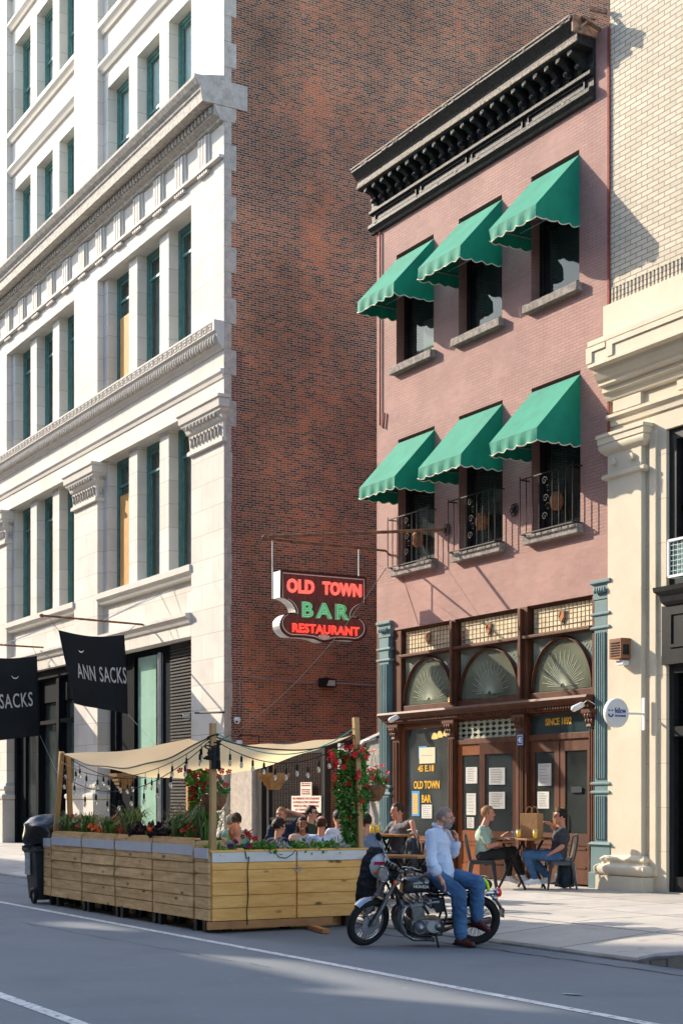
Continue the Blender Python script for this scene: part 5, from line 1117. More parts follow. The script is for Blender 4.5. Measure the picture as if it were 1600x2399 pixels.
sp_ = mat('cream_sign_plate', (.66,.60,.50), .6, var=.06)
A, B = P(*s5(793,830), .03), P(*s5(1019,703), .03)
t = thing('warning_sign', 'large cream no parking sign with red lettering fixed to the gate', 'sign', (A.x,.03,A.z)); MB().box(A.x,B.x,.03,.045,A.z,B.z).build('plate', sp_, t)
H = (B.z-A.z); Wd = B.x-A.x
for i, s in enumerate(('NO PARKING / NO STANDING','24 HOUR ACTIVE DRIVEWAY','VEHICLES WILL BE TOWED','AT OWNER\'S EXPENSE')):
    k = (.9,.88,.86,.72)[i]; text(s, Wd*k, H*.13, (A.x+Wd*(1-k)/2,.027,B.z-H*(.22+.225*i)), (1,0,0), (0,0,1), M['text_red'], t, bold=.0, depth=.002)
A, B = P(*s5(862,704), .03), P(*s5(947,598), .03)
t = thing('warning_sign', 'small cream notice above the no parking sign', 'sign', (A.x,.03,A.z)); MB().box(A.x,B.x,.03,.045,A.z+.004,B.z).build('plate', sp_, t); H = B.z-A.z; Wd = B.x-A.x
for i, s in enumerate(('EAST 18TH ST','DELIVERY ENTRANCE','','PRIVATE PROPERTY','NO PUBLIC','THOROUGHFARE')):
    if s: text(s, Wd*.8, H*.085, (A.x+Wd*.1,.027,B.z-H*(.14+.15*i)), (1,0,0), (0,0,1), M['text_red'], t, depth=.002)
t = thing('side_gate', 'white framed metal gate leaf between the alley and the rough wall', 'gate', (-8.2,.3,0)); m_ = MB(); wf = mat('pale_metal_frame', (.42,.42,.42), .5, metal=.3, var=.2)
m_.box(-8.9,-8.8,.1,.2,0,2.68); m_.box(-8.8,-7.55,.1,.16,2.50,2.56); m_.box(-8.8,-7.55,.1,.16,2.3,2.34); m_.bar((-8.0,.0,2.62),(-6.95,-.02,2.82),.05,.05); m_.build('frame', wf, t)
m_ = MB(); x = -8.75
while x < -7.6: m_.box(x, x+.02, .12, .14, 0, 2.5); x += .1
m_.build('bars', M['black_paint'], t)
rw = MB(); rw.box(-7.55,-7.0,-.02,.35,0,2.72)
tag(rw.build('rough_wall_stub', mat('rough_cement', (.34,.31,.28), .95, var=.3, scale=6, bump=1.0, bscale=16), bevel=.03), 'rough grey cement wall stub beside the green pilaster', 'wall')
cd = MB(); cd.tube([(-7.72,-.05,.9),(-7.72,-.05,2.5),(-7.66,-.05,2.62),(-7.5,-.06,2.68),(-7.1,-.06,2.72)], .035, 8)
cd.tube([(-7.35,-.07,.7),(-7.3,-.12,.9),(-7.32,-.12,1.2),(-7.4,-.08,1.5)], .05, 8)
tag(cd.build('conduit_pipe', wf, smooth=True), 'pale conduit pipe bending over the rough cement wall', 'pipe')
tag(MB().box(-7.28,-7.02,-.14,-.03,1.55,1.85).build('utility_box', mat('grey_box', (.20,.20,.21), .6), bevel=.01), 'grey utility box on the rough cement wall', 'box')
# wall lamp, cables and cameras on the party wall
X_ = XR+.01
m_ = MB(); m_.prism([(2.60,4.31),(2.60,4.52),(2.72,4.54),(2.99,4.50),(2.99,4.30)], 'x', X_, X_+.22); t = thing('wall_lamp', 'black box floodlight on the dark brick party wall', 'lamp', (X_,2.8,4.3)); m_.build('housing', M['black_paint'], t)
MB().add([(X_+.226,2.72,4.33),(X_+.226,2.96,4.33),(X_+.226,2.96,4.47),(X_+.226,2.78,4.47)], [(0,1,2,3)]).build('lens', mat('frosted_lens', (.55,.45,.38), .4), t, fix=False)
m_ = MB(); m_.tube([(X_+.02,2.6,4.44),(X_+.02,2.2,4.38),(X_+.02,1.4,4.43),(X_+.02,.45,4.50),(X_+.03,.40,4.3),(X_+.03,.43,3.9),(X_+.03,.38,3.5)], .014, 5); m_.tube([(X_+.02,2.99,4.42),(X_+.02,4.3,4.40)], .016, 5)
tag(m_.build('cable', mat('grey_cable', (.35,.28,.25), .7), smooth=True), 'grey cable running along the brick party wall through the floodlight', 'cable')
def camera_unit(c, label, dome=True):
    t = thing('security_camera', label, 'camera', tuple(c), 'security cameras')
    m_ = MB(); 
    if dome: m_.lathe([(.0,.07),(.07,.06),(.085,.02),(.085,-.02)], c, 14); m_.ell(c-V(0,0,.03), (.075,.075,.075), 12, 8)
    else: m_.box(c.x-.05, c.x+.06, c.y-.14, c.y+.1, c.z-.04, c.z+.04); m_.tube([c, c+V(-.05,.15,.08)], .02, 6)
    m_.build('housing', M['white'], t, smooth='auto'); MB().ell(c+V(.05,-.04,-.05) if dome else c+V(0,-.15,0), (.03,.03,.03), 8, 6).build('lens', M['black'], t)
camera_unit(V(XR+.12,.3,3.42), 'white dome camera on the corner of the brick wall'); camera_unit(V(XR+.12,.35,2.86), 'lower white camera hanging from a bracket at the brick corner')
camera_unit(Vector(P(438,1678,.3)), 'white camera on the ribbed roller shutter', False)
m_ = MB(); m_.tube([(XR+.12,.35,2.93),(XR+.12,.35,3.05),(XR+.1,.9,3.05),(XR+.1,.9,2.4)], .012, 5); m_.tube([(XR+.02,-.0,3.60),(XR-.9,-.35,3.62)], .03, 6)
tag(m_.build('metal_bracket', M['black_paint']), 'dark metal arm bracket at the corner of the white building', 'bracket')
for px, py, l_ in ((930,1680,'small white spotlight at the left end of the wooden shop cornice'),(1362,1652,'small white spotlight at the right end of the wooden shop cornice')):
    c = P(px, py, -.2); t = thing('spotlight', l_, 'spotlight', tuple(c), 'spotlights on the pub cornice'); m_ = MB(); m_.limb(c, .05, c+V(-.06,-.10,-.06), .055, 10); m_.build('head', M['white'], t, smooth='auto'); MB().tube([c, c+V(.1,.05,.08), c+V(.2,.12,.0), c+V(.22,.14,-.12)], .008, 5).build('cord', M['white'], t)
# items on the cream pilaster
A, B = P(1454,1553,-.2), P(1488,1504,-.2)
t = thing('vent_box', 'rusty brown louvred vent box on the cream pilaster', 'vent box', (.5,-.2,3.7)); cz = 3.86; m_ = MB(); m_.box(.33,.62,-.26,-.062,3.70,4.02); m_.build('housing', mat('rusty_brown_metal', (.26,.12,.06), .6, var=.3), t, bevel=.008)
m_ = MB(); [m_.box(.37,.58,-.27,-.261,3.74+i*.04,3.755+i*.04) for i in range(6)]; m_.build('louvres', M['black_paint'], t)
m_ = MB(); m_.box(.621,.626,-.22,-.10,3.76,3.92); m_.build('grille', M['black_paint'], t)
tag(MB().box(.42,.60,-.20,-.07,3.60,3.67).build('small_sensor', M['white'], bevel=.01), 'small white sensor under the rusty vent box', 'sensor')
cx_, cz_ = .30, 2.80
t = thing('round_sign', 'round white projecting sign with blue lettering on the cream pilaster', 'sign', (.3,-.6,2.55)); c = P(1443,1671,-.62)
m_ = MB(); m_.lathe([(0,.045),(.215,.045),(.225,.03),(.225,-.03),(.215,-.045),(0,-.045)], c, 32, V(1,0,0)); m_.build('disc', M['white'], t, smooth='auto')
fx = c.x+.05; bl = mat('navy_print', (.02,.05,.3), .6)
m_ = MB(); m_.tube([(fx,c.y-.145+.045*math.cos(R(190+i*16)),c.z-.01+.05*math.sin(R(190+i*16))) for i in range(11)], .012, 5); m_.ell((fx,c.y-.175,c.z+.035), (.008,.014,.014), 8, 6); m_.ell((fx,c.y-.115,c.z+.035), (.008,.014,.014), 8, 6); m_.build('smile_mark', bl, t)
text('fellow', .22, .085, (fx,c.y-.065,c.z-.005), (0,1,0), (0,0,1), bl, t, depth=.003, bold=.005); text('ORTHODONTIST', .22, .03, (fx,c.y-.065,c.z-.06), (0,1,0), (0,0,1), bl, t, depth=.003)
m_ = MB(); m_.bar((c.x,c.y+.2,c.z),(c.x,-.075,c.z),.03,.03); m_.box(c.x-.03,c.x+.03,-.08,-.062,c.z-.25,c.z+.25); m_.build('bracket', M['white'], t)
t = thing('air_conditioner', 'window air conditioner behind a white wire cage at the right edge', 'air conditioner', (1.9,-.1,4.9)); m_ = MB(); m_.box(1.80,2.55,-.28,.09,4.84,5.34); m_.build('casing', mat('teal_grille', (.10,.22,.22), .5), t)
m_ = MB()
for zz in (4.82, 5.36): m_.bar((1.76,-.31,zz),(2.59,-.31,zz),.035,.035); m_.bar((1.76,-.31,zz),(1.76,.1,zz),.03,.03)
for xx in (1.76, 2.59): m_.bar((xx,-.31,4.82),(xx,-.31,5.36),.035,.035)
for i in range(1, 9): m_.box(1.76+i*.092,1.765+i*.092,-.305,-.30,4.84,5.34)
for i in range(1, 7): m_.box(1.77,2.58,-.31,-.305,4.82+i*.077,4.826+i*.077)
m_.build('cage', M['white'], t)
# ================= TRASH BIN
bc = V(-4.12,-7.95,-.15); t = thing('wheeled_bin', 'dark wheeled bin with a black bin bag bulging from the top', 'bin', tuple(bc), None)
gm = mat('dark_grey_plastic', (.03,.036,.04), .5, var=.2)
m_ = MB(); vs = []
for z, s in ((.06,.22),(.80,.28),(.82,.31),(.90,.31)): vs += [(bc.x-s,bc.y-s,bc.z+z),(bc.x+s,bc.y-s,bc.z+z),(bc.x+s,bc.y+s,bc.z+z),(bc.x-s,bc.y+s,bc.z+z)]
m_.add(vs, [(i*4+j, i*4+(j+1)%4, i*4+4+(j+1)%4, i*4+4+j) for i in range(3) for j in range(4)]+[(3,2,1,0)]); m_.build('body', gm, t, bevel=.02)
m_ = MB(); m_.tube([(bc.x+.30,bc.y-.3,bc.z+.86),(bc.x+.38,bc.y-.3,bc.z+.84),(bc.x+.38,bc.y+.3,bc.z+.84),(bc.x+.30,bc.y+.3,bc.z+.86)], .018, 8); m_.build('handle', gm, t)
for sgn_ in (-1,1):
    m_ = MB(); m_.torus((bc.x+.18,bc.y+sgn_*.25-.02,bc.z+.13), V(0,1,0), .10, .028, 24, 8); wo = m_.build('wheel', M['black'], t, smooth=True)
    m_ = MB(); m_.lathe([(.0,.015),(.04,.015),(.04,-.015),(0,-.015)], (bc.x+.18,bc.y+sgn_*.25-.02,bc.z+.13), 12, V(0,1,0))
    for k in range(6): a_ = k*1.047; m_.bar((bc.x+.18,bc.y+sgn_*.25-.02,bc.z+.13),(bc.x+.18+.095*math.cos(a_),bc.y+sgn_*.25-.02,bc.z+.13+.095*math.sin(a_)),.014,.014)
    m_.build('hub', mat('grey_hub', (.25,.25,.26), .5), wo)
MB().box(bc.x-.20,bc.x+.04,bc.y-.292,bc.y-.284,bc.z+.45,bc.z+.80).build('torn_label', mat('pale_label', (.35,.38,.42), .7, var=.4, scale=20), t)
bgm = mat('glossy_bin_bag', (.008,.009,.012), .22, var=.2, bump=.6, bscale=5)
m_ = MB()
def bagmesh(c, rx, ry, rz, seed, n=28, m=18):
    vs = []
    for i in range(m+1):
        ph = math.pi*i/m
        for j in range(n):
            a_ = 2*math.pi*j/n; p = V(math.sin(ph)*math.cos(a_), math.sin(ph)*math.sin(a_), math.cos(ph)); w_ = 1+.16*noise.noise(p*1.7+V(seed,0,0))+.07*noise.noise(p*5+V(0,seed,0))
            vs.append((c[0]+p.x*rx*w_, c[1]+p.y*ry*w_, c[2]+p.z*rz*w_))
    return vs, [(i*n+j, (i+1)*n+j, (i+1)*n+(j+1)%n, i*n+(j+1)%n) for i in range(m) for j in range(n)]
m_.add(*bagmesh((bc.x+.02,bc.y,bc.z+1.08), .40,.38,.31, 3)); m_.add(*bagmesh((bc.x,bc.y,bc.z+.90), .36,.36,.12, 8))
tag(m_.build('bin_bag', bgm, smooth=True), 'shiny black bin bag bulging out of the wheeled bin', 'bag')
m_ = MB().add(*bagmesh((-3.6,-7.7,-.02), .22,.2,.12, 5)); tag(m_.build('bin_bag', mat('grey_plastic_bag', (.10,.11,.12), .3, bump=.5), smooth=True), 'small crumpled bag on the road beside the bin', 'bag')
tag(MB().add([(9.0,-8.0,-.145),(9.14,-7.93,-.14),(9.2,-7.98,-.13),(9.05,-8.05,-.142)], [(0,1,2,3)]).build('paper_scrap', M['paper'], fix=False), 'white scrap of paper lying on the roadway', 'litter')
# ================= PEOPLE
skin1 = mat('fair_skin', (.52,.27,.18), .55, var=.08, scale=12); skin2 = mat('tan_skin', (.30,.14,.075), .55, var=.08, scale=12); skin3 = mat('rosy_skin', (.55,.25,.17), .5, var=.1, scale=12)
eyem = mat('dark_eye', (.03,.02,.015), .3); lipm = mat('lip', (.38,.12,.09), .5)
hairs = {'brown': mat('brown_hair', (.045,.022,.012), .6, var=.4, scale=40, bump=.5, bscale=60), 'black': mat('black_hair', (.012,.009,.008), .55, var=.4, scale=40, bump=.5, bscale=60), 'sandy': mat('sandy_hair', (.30,.15,.06), .6, var=.4, scale=40, bump=.5, bscale=60), 'grey': mat('grey_stubble', (.24,.19,.16), .8, var=.2, scale=40), 'beard': mat('grizzled_beard', (.26,.22,.19), .85, var=.4, scale=60), 'white': mat('white_hair', (.42,.39,.35), .8, var=.2, scale=30)}
def cloth(name, c, var=.12): return mat(name, c, .85, var=var, scale=3, bump=.45, bscale=9)
def hand(mb, w, d, n, s=1.0, curl=.5, side=1):
    """palm and five fingers from wrist w along d, palm facing n"""
    d = d.normalized(); n = (n-d*n.dot(d)).normalized(); u = d.cross(n)*side
    mb.limb(w, .024*s, w+d*.045*s, .030*s, 10)
    for k in (-1, 0, 1): mb.limb(w+d*.03*s+u*k*.020*s, .016*s, w+d*.085*s+u*k*.024*s, .014*s, 8)
    for k, L in enumerate((.068,.078,.072,.056)):
        p = w+d*.088*s+u*(.030-.020*k)*s; dd = d; r = .0095*s; q0 = p
        for seg, f in enumerate((.45,.32,.23)):
            a = curl*(.55+.25*seg+.06*k); dd = (dd*math.cos(a)+n*math.sin(a)).normalized(); q1 = q0+dd*L*f*s*1.05; mb.limb(q0, r, q1, r*.93, 8); q0 = q1; n2 = n; 
    p = w+d*.02*s+u*.026*s; q1 = p+(d*.6+u*.75+n*.25).normalized()*.042*s; mb.limb(p, .014*s, q1, .011*s, 8); mb.limb(q1, .011*s, q1+(d*.9+u*.2+n*.4).normalized()*.034*s, .0095*s, 8)
def ik(a, b, l1, l2, hint):
    d = b-a; L = min(d.length, (l1+l2)*.995); d.normalize(); x = (l1*l1-l2*l2+L*L)/(2*L); h = math.sqrt(max(l1*l1-x*x, 0)); hh = hint-d*hint.dot(d)
    if hh.length < 1e-4: hh = V(0,0,-1)
    return a+d*x+hh.normalized()*h
def figure(label, J, c, opt):
    """J: world joints. c: materials dict"""
    k = opt.get('k', 1.0); t = thing('person', label, 'person', (J['hip'].x, J['hip'].y, opt.get('floor', 0)), opt.get('group'))
    up = (J['neck']-J['hip']).normalized(); sl_ = (J['shL']-J['shR']).normalized(); fw = sl_.cross(up).normalized()
    B = MB(); T = MB(); Pn = MB()
    hf, hu = opt['hf'].normalized(), opt.get('hu', V(0,0,1)).normalized(); hl = hu.cross(hf).normalized(); hu = hf.cross(hl).normalized()
    HM = Matrix((hf, hl, hu)).transposed(); hc = J['head']; W = lambda x, y, z: hc+HM @ (V(x, y, z)*k)
    def he(mb, p, r, **kw): mb.ell(W(*p), tuple(q*k for q in r), 18, 12, HM, **kw)
    he(B, (-.004,0,.022), (.094,.075,.098)); he(B, (.020,0,-.035), (.068,.058,.078)); he(B, (.060,0,-.092), (.026,.030,.020))
    B.limb(W(.084,0,.018), .011*k, W(.104,0,-.018), .014*k); B.limb(W(.078,-.03,.036), .012*k, W(.078,.03,.036), .012*k); B.limb(W(.082,-.016,-.058), .009*k, W(.082,.016,-.058), .009*k)
    for s in (-1, 1): he(B, (-.008, s*.077, -.008), (.018,.011,.032)); he(B, (.062, s*.036, -.022), (.022,.020,.022))
    B.limb(J['neck']-up*.03, .060*k, W(-.012,0,-.07), .054*k)
    B.limb(J['hip'], .085*k, J['hip']*.4+J['neck']*.6, .095*k); B.limb(J['shL'], .04*k, J['shR'], .04*k)
    # torso garment
    hips = [J['hipL'], J['hipR']]; mid = J['hip']*.45+J['neck']*.55; wst = J['hip']*.75+J['neck']*.25
    loose = opt.get('loose', 0)
    RM = Matrix((fw, sl_, up)).transposed()
    T.ell(mid+up*.03, (.125*k+loose,.178*k+loose,.19*k), 20, 12, RM); T.ell(wst, (.118*k+loose,.158*k+loose,.17*k), 20, 12, RM); T.ell(J['hip']+up*.02, (.125*k+loose,.165*k+loose,.12*k), 20, 12, RM)
    T.limb(J['shL'], .066*k, J['shR'], .066*k); T.limb(J['neck']-up*.08, .085*k, J['neck']-up*.045, .062*k)
    if opt.get('tail'): a_, b_ = opt['tail']; T.limb(J['hip'], .12, a_, .095); T.limb(J['hip'], .12, b_, .095); T.limb(mid, .12, a_, .10)
    for s in 'LR':
        sh, el, wr = J['sh'+s], J['el'+s], J['wr'+s]; sg = 1 if s == 'L' else -1
        B.limb(sh, .042*k, el, .036*k); m1 = el*.6+wr*.4; B.limb(el, .038*k, m1, .038*k); B.limb(m1, .038*k, wr, .024*k)
        hd = J.get('hd'+s, (wr-el).normalized()); hn = J.get('hn'+s, V(0,0,-1)); hand(B, wr, hd, hn, k*1.0, opt.get('curl'+s, .45), sg)
        sv = opt.get('sleeve', 'short')
        if sv == 'none': T.limb(sh, .060*k, sh*.8+el*.2, .055*k)
        elif sv == 'short': e2 = sh*.30+el*.70; T.limb(sh, .068*k, e2, .062*k)
        elif sv == 'rolled': e2 = el*.45+wr*.55; T.limb(sh, .068*k, el, .060*k); T.limb(el, .062*k, e2, .054*k); T.limb(el*.52+wr*.48, .062*k, e2, .064*k)
        else: e2 = el*.06+wr*.94; T.limb(sh, .066*k, el, .055*k); T.limb(el, .055*k, e2, .042*k)
        h, kn, an = J['hip'+s], J['kn'+s], J['an'+s]
        B.limb(h, .08*k, kn, .05*k); B.limb(kn, .05*k, an, .036*k)
        wd = opt.get('legw', 1.0); Pn.limb(h, .100*k, kn, .072*k*wd); cuff = an*.93+kn*.07; Pn.limb(kn, .072*k*wd, kn*.5+cuff*.5, .066*k*wd); Pn.limb(kn*.5+cuff*.5, .066*k*wd, cuff, .058*k*wd)
        toe = J.get('toe'+s, an+V(fw.x, fw.y, 0)*.18-V(0,0,.07)); fd = (toe-an); fd0 = V(fd.x, fd.y, fd.z+.045).normalized(); un = opt.get('fup'+s, V(0,0,1)); sd_ = fd0.cross(un).normalized(); un = sd_.cross(fd0).normalized()
        S_ = MB(); heel = an-fd0*.045-un*.045
        S_.limb(an-un*.005, .042*k, an-un*.035, .046*k); S_.limb(heel, .036*k, heel+fd0*.10, .040*k); S_.limb(heel+fd0*.08, .042*k, heel+fd0*.20-un*.008, .036*k); S_.limb(an-un*.01, .040*k, heel+fd0*.15+un*.005, .034*k)
        so_ = fused(S_, 'shoe', c['shoe'], t, .011)
        sole = MB(); hz = heel-un*.040; pts = []
        for fx_, wy in ((-.045,.018),(-.03,.034),(.03,.036),(.09,.037),(.15,.044),(.20,.040),(.235,.022)): pts.append((fx_, wy))
        poly = [hz+fd0*x_+sd_*w_ for x_, w_ in pts]+[hz+fd0*x_-sd_*w_ for x_, w_ in reversed(pts)]; nn = len(poly)
        sole.add([p+un*.018 for p in poly]+[p-un*.004 for p in poly], [tuple(range(nn)), tuple(range(2*nn-1, nn-1, -1))]+[(i, i+nn, (i+1)%nn+nn, (i+1)%nn) for i in range(nn)]); sole.build('sole', c.get('sole', M['black']), so_)
    Pn.limb(J['hipL'], .105*k, J['hipR'], .105*k); Pn.ell(J['hip'], (.13*k,.17*k,.11*k), 16, 10, RM)
    fused(B, 'body', c['skin'], t, .010); fused(T, 'shirt', c['shirt'], t, .013, 3, wr=.009); fused(Pn, 'trousers', c['pants'], t, .013, 3, wr=.008)
    # collar
    if opt.get('collar'):
        m_ = MB(); m_.torus(J['neck']-up*.005, (up+fw*.35), .058*k, .014*k, 20, 6, 1.5); m_.build('collar', c['shirt'], t, smooth=True)
    # eyes, brows, lips
    e = MB()
    for s in (-1, 1): e.ell(W(.082, s*.031, .012), (.010*k,.013*k,.007*k), 8, 6, HM)
    e.build('eyes', eyem, t, smooth=True)
    m_ = MB(); m_.limb(W(.090,-.018,-.060), .0055*k, W(.090,.018,-.060), .0055*k, 6); m_.build('lips', opt.get('lips', lipm), t, smooth=True)
    hs = opt.get('hair', 'short')
    if hs != 'bald':
        H = MB(); n, m = 26, 18; vs = []
        for i in range(m+1):
            ph = math.pi*i/m
            for j in range(n):
                a_ = 2*math.pi*j/n; p = V(math.sin(ph)*math.cos(a_), math.sin(ph)*math.sin(a_), math.cos(ph))
                jit = {'curly': .16, 'short': .05, 'tousled': .10}.get(hs, .04); q_ = 1+jit*noise.noise(p*(5 if hs != 'tousled' else 3.5)+V(hc.x*9,hc.y*9,0))
                vol = opt.get('vol', 1.0); p = V(p.x*.102*vol, p.y*.085*vol, p.z*.104*vol)*q_+V(-.010,0,.030)
                front = p.x > .030 and p.z < (.075 if hs != 'curly' else .065)
                low = p.z < (-.030 if p.x < -.03 else -.008)
                if hs == 'balding': cut = p.x > -.005 or p.z > .085 or p.z < -.05 
                elif hs == 'stubble': cut = front or low; 
                else: cut = front or low
                if cut: p = (p-V(-.0,0,.02))*.70+V(-.0,0,.02)
                if hs == 'stubble' and not cut: p = (p-V(-.004,0,.02))*.945+V(-.004,0,.02)
                vs.append(W(*p))
        H.add(vs, [(i*n+j, (i+1)*n+j, (i+1)*n+(j+1)%n, i*n+(j+1)%n) for i in range(m) for j in range(n)])
        if hs == 'long': 
            for q_ in (-.04, 0, .04): H.limb(W(-.07,q_,.0), .035*k, W(-.085,q_*1.3,-.18), .025*k)
            for s in (-1,1): H.limb(W(-.02,s*.075,.02), .022*k, W(-.03,s*.085,-.12), .018*k)
        for s in (-1, 1): H.limb(W(.086,s*.045,.034), .004*k, W(.090,s*.018,.038), .005*k, 6)
        H.build('hair', c['hair'], t, smooth=True)
    if opt.get('beard'):
        H = MB(); he(H, (.030,0,-.062), (.066,.060,.058)); H.limb(W(.088,-.026,-.045), .010*k, W(.088,.026,-.045), .010*k)
        for s in (-1,1): H.limb(W(.02,s*.062,-.03), .016*k, W(.0,s*.070,.0), .010*k)
        H.build('beard', c['beard'], t, smooth=True)
    if opt.get('glasses'):
        g = MB(); gm_ = M['black'] if opt['glasses'] == 'sun' else M['chrome']
        for s in (-1, 1):
            if opt['glasses'] == 'sun': g.ell(W(.097, s*.034, .010), (.006*k,.026*k,.019*k), 12, 8, HM)
            else: g.torus(W(.103, s*.033, .006), HM @ V(1,0,0), .021*k, .0028, 16, 5)
            g.tube([W(.095, s*.056, .014), W(-.01, s*.080, .014)], .003, 5)
        g.tube([W(.106,-.012,.012), W(.106,.012,.012)], .003, 5); g.build('glasses', gm_, t)
    return t
CAMV = V(.866,-.5,0); RGT = V(.5,.866,0)
def facing(phi): return (CAMV*math.cos(R(phi))+RGT*math.sin(R(phi))).normalized()
def seated(label, xy, top, phi, c, k=1.0, lean=.04, head=0, handL=(.38,.12,.16), handR=(.38,-.12,.16), hup=None, **opt):
    f = facing(phi); l = V(-f.y, f.x, 0); fl = opt.pop('fl', 0.0); hz = top-.80*k; o = V(xy[0], xy[1], hz); W = lambda a, b, z: o+f*a*k+l*b*k+V(0,0,z*k)
    J = dict(hip=W(0,0,0), hipL=W(0,.09,-.01), hipR=W(0,-.09,-.01), neck=W(lean,0,.515), head=W(lean+.025,0,.68), shL=W(lean,.165,.46), shR=W(lean,-.165,.46),
             knL=W(.42,.13,.03), knR=W(.42,-.13,.03), wrL=W(*handL), wrR=W(*handR))
    for s, sg in (('L',1),('R',-1)):
        J['an'+s] = V(J['kn'+s].x, J['kn'+s].y, fl+.10)-f*.06; J['toe'+s] = J['an'+s]+f*.18-V(0,0,.06)
        J['el'+s] = ik(J['sh'+s], J['wr'+s], .27*k, .245*k, opt.get('eh'+s, l*sg*.6-V(0,0,1)-f*.3)); L_ = (J['wr'+s]-J['el'+s]); 
        if L_.length > .246*k: J['wr'+s] = J['el'+s]+L_.normalized()*.245*k
    hfp = facing(phi+head); hfp = V(hfp.x, hfp.y, opt.pop('pitch', -.05))
    for q_ in ('ehL','ehR'): opt.pop(q_, None)
    return figure(label, J, c, dict(opt, hf=hfp, hu=hup or V(0,0,1), k=k, floor=fl)), J
def C(skin, shirt, pants, hair='black', shoe=None, **kw): return dict(skin=skin, shirt=shirt, pants=pants, hair=hairs[hair], shoe=shoe or M['black'], **kw)
denim = cloth('blue_denim', (.055,.125,.25), .35); dark = cloth('black_trousers', (.02,.02,.022)); navy = cloth('navy_cloth', (.015,.022,.05))
lw = cloth('pale_blue_shirt', (.50,.57,.72)); whs = cloth('white_shirt', (.62,.62,.64)); grn_ = cloth('sage_green_tee', (.33,.44,.36)); gry = cloth('charcoal_tee', (.055,.058,.068), .3); bgr = cloth('blue_grey_shirt', (.14,.18,.26)); chk = cloth('grey_chambray_shirt', (.11,.115,.13)); rose = cloth('beige_cardigan', (.55,.38,.30)); mint_ = cloth('mint_tee', (.22,.42,.28)); dgr = cloth('dark_green_shirt', (.03,.05,.035)); wsh = mat('white_sneaker', (.7,.7,.68), .6)
oxb = mat('oxblood_leather', (.085,.015,.012), .28, var=.3, scale=8)
def xy(px, dep): p = at(px, dep); return (p.x, p.y)
shedpeople = []
def sp(*a, **k): r_ = seated(*a, **k); shedpeople.append(r_[1]); return r_
gp = 'diners behind the planters'
sp('white haired man in a pale shirt at the far left of the diners', xy(538,25), 1.25, 150, C(skin3, whs, dark, 'white'), hair='balding', group=gp)
sp('dark haired man in a mint green tee among the left diners', xy(556,24.4), 1.265, 200, C(skin1, mint_, dark, 'brown'), group=gp)
sp('bald man in navy seen from behind over the left planter flowers', xy(559,20.2), 1.17, 232, C(skin3, navy, dark, 'brown'), hair='bald', k=1.0, group=gp)
f4 = facing(-20)
sp('man in a black polo with one arm raised behind his head', xy(662,24.5), 1.355, -15, C(skin3, navy, dark, 'sandy'), handL=(-.04,.11,.74), ehL=V(.5,.5,0)*1.0+facing(75)*2, head=-15, hair='tousled', vol=.97, group=gp, curlL=.3)
sp('man with curly black hair in a navy jacket turned toward his friend', xy(647,23.2), 1.185, 135, C(skin1, navy, dark, 'black'), hair='curly', vol=1.10, sleeve='long', head=-10, group=gp)
sp('smiling woman with long dark hair in a beige cardigan', xy(708,23.6), 1.21, 5, C(skin2, rose, dark, 'black'), k=.93, hair='long', sleeve='long', lips=mat('smile', (.75,.62,.58), .4), group=gp)
sp('man in sunglasses and a dark green shirt looking right', xy(722,24.9), 1.38, 65, C(skin1, dgr, dark, 'black'), glasses='sun', head=5, group=gp)
sp('balding man in a pale blue shirt seen from behind', xy(752,22.9), 1.235, 175, C(skin3, lw, dark, 'brown'), hair='balding', group=gp, sleeve='long')
sp('dark haired man in a white patterned shirt behind the vine', xy(797,24), 1.315, -150, C(skin1, whs, dark, 'black'), group=gp, sleeve='long')
sp('man in a blue grey shirt seen from behind beside the vine post', xy(856,21.4), 1.28, 170, C(skin1, bgr, denim, 'black'), group=gp, sleeve='long', loose=.01)
_, J11 = seated('man in a grey chambray shirt with one arm over the back of a chair', xy(930,22.8), 1.43, -60, C(skin3, chk, navy, 'brown'), head=-8, handL=(.02,.52,.30), handR=(.34,-.25,.20), ehL=V(0,0,1), lean=-.03, k=1.02, sleeve='short', curlL=.7, fl=.02)
shedpeople.append(J11)
# ---- helpers for the three main figures (points measured in the photo, each with its own distance)
s1 = lambda x, y: (980+x/6.031, 1880+y/6.031)
def K(fn, x, y, d): a = fn(x, y); return at(a[0], d, a[1])
J = dict(hip=K(s1,285,1020,17.02), hipL=K(s1,330,1010,17.12), hipR=K(s1,250,1050,16.92), neck=K(s1,275,330,17.0), head=K(s1,375,228,17.0),
    shL=K(s1,365,420,17.17), shR=K(s1,170,470,16.84), elR=K(s1,185,850,16.68), wrR=K(s1,310,1080,16.62), elL=K(s1,500,720,17.16), wrL=K(s1,545,520,17.08),
    knR=K(s1,570,1300,16.72), anR=K(s1,600,1905,16.83), knL=K(s1,830,1150,16.92), anL=K(s1,830,1660,16.98))
J['toeR'] = K(s1,800,2020,16.72); J['toeR'].z = -.105; J['anR'].z = -.045; J['toeL'] = K(s1,1060,1810,16.86)
J['hdR'] = (K(s1,400,1230,16.6)-J['wrR']).normalized(); J['hnR'] = RGT*-.6+V(0,0,-.3); J['hdL'] = (K(s1,500,360,17.02)-J['wrL']).normalized(); J['hnL'] = -RGT+CAMV*.2
man = figure('man in a pale blue shirt and jeans leaning on the motorcycle talking on a phone', J, C(skin3, lw, denim, 'grey', oxb, beard=hairs['beard']),
    dict(hf=RGT+CAMV*.25+V(0,0,-.14), k=1.0, sleeve='rolled', hair='stubble', beard=True, glasses='clear', loose=.0, collar=True, legw=1.28, curlR=.45, curlL=.75, floor=-.15, tail=(K(s1,385,1010,16.95), K(s1,190,960,16.95))))
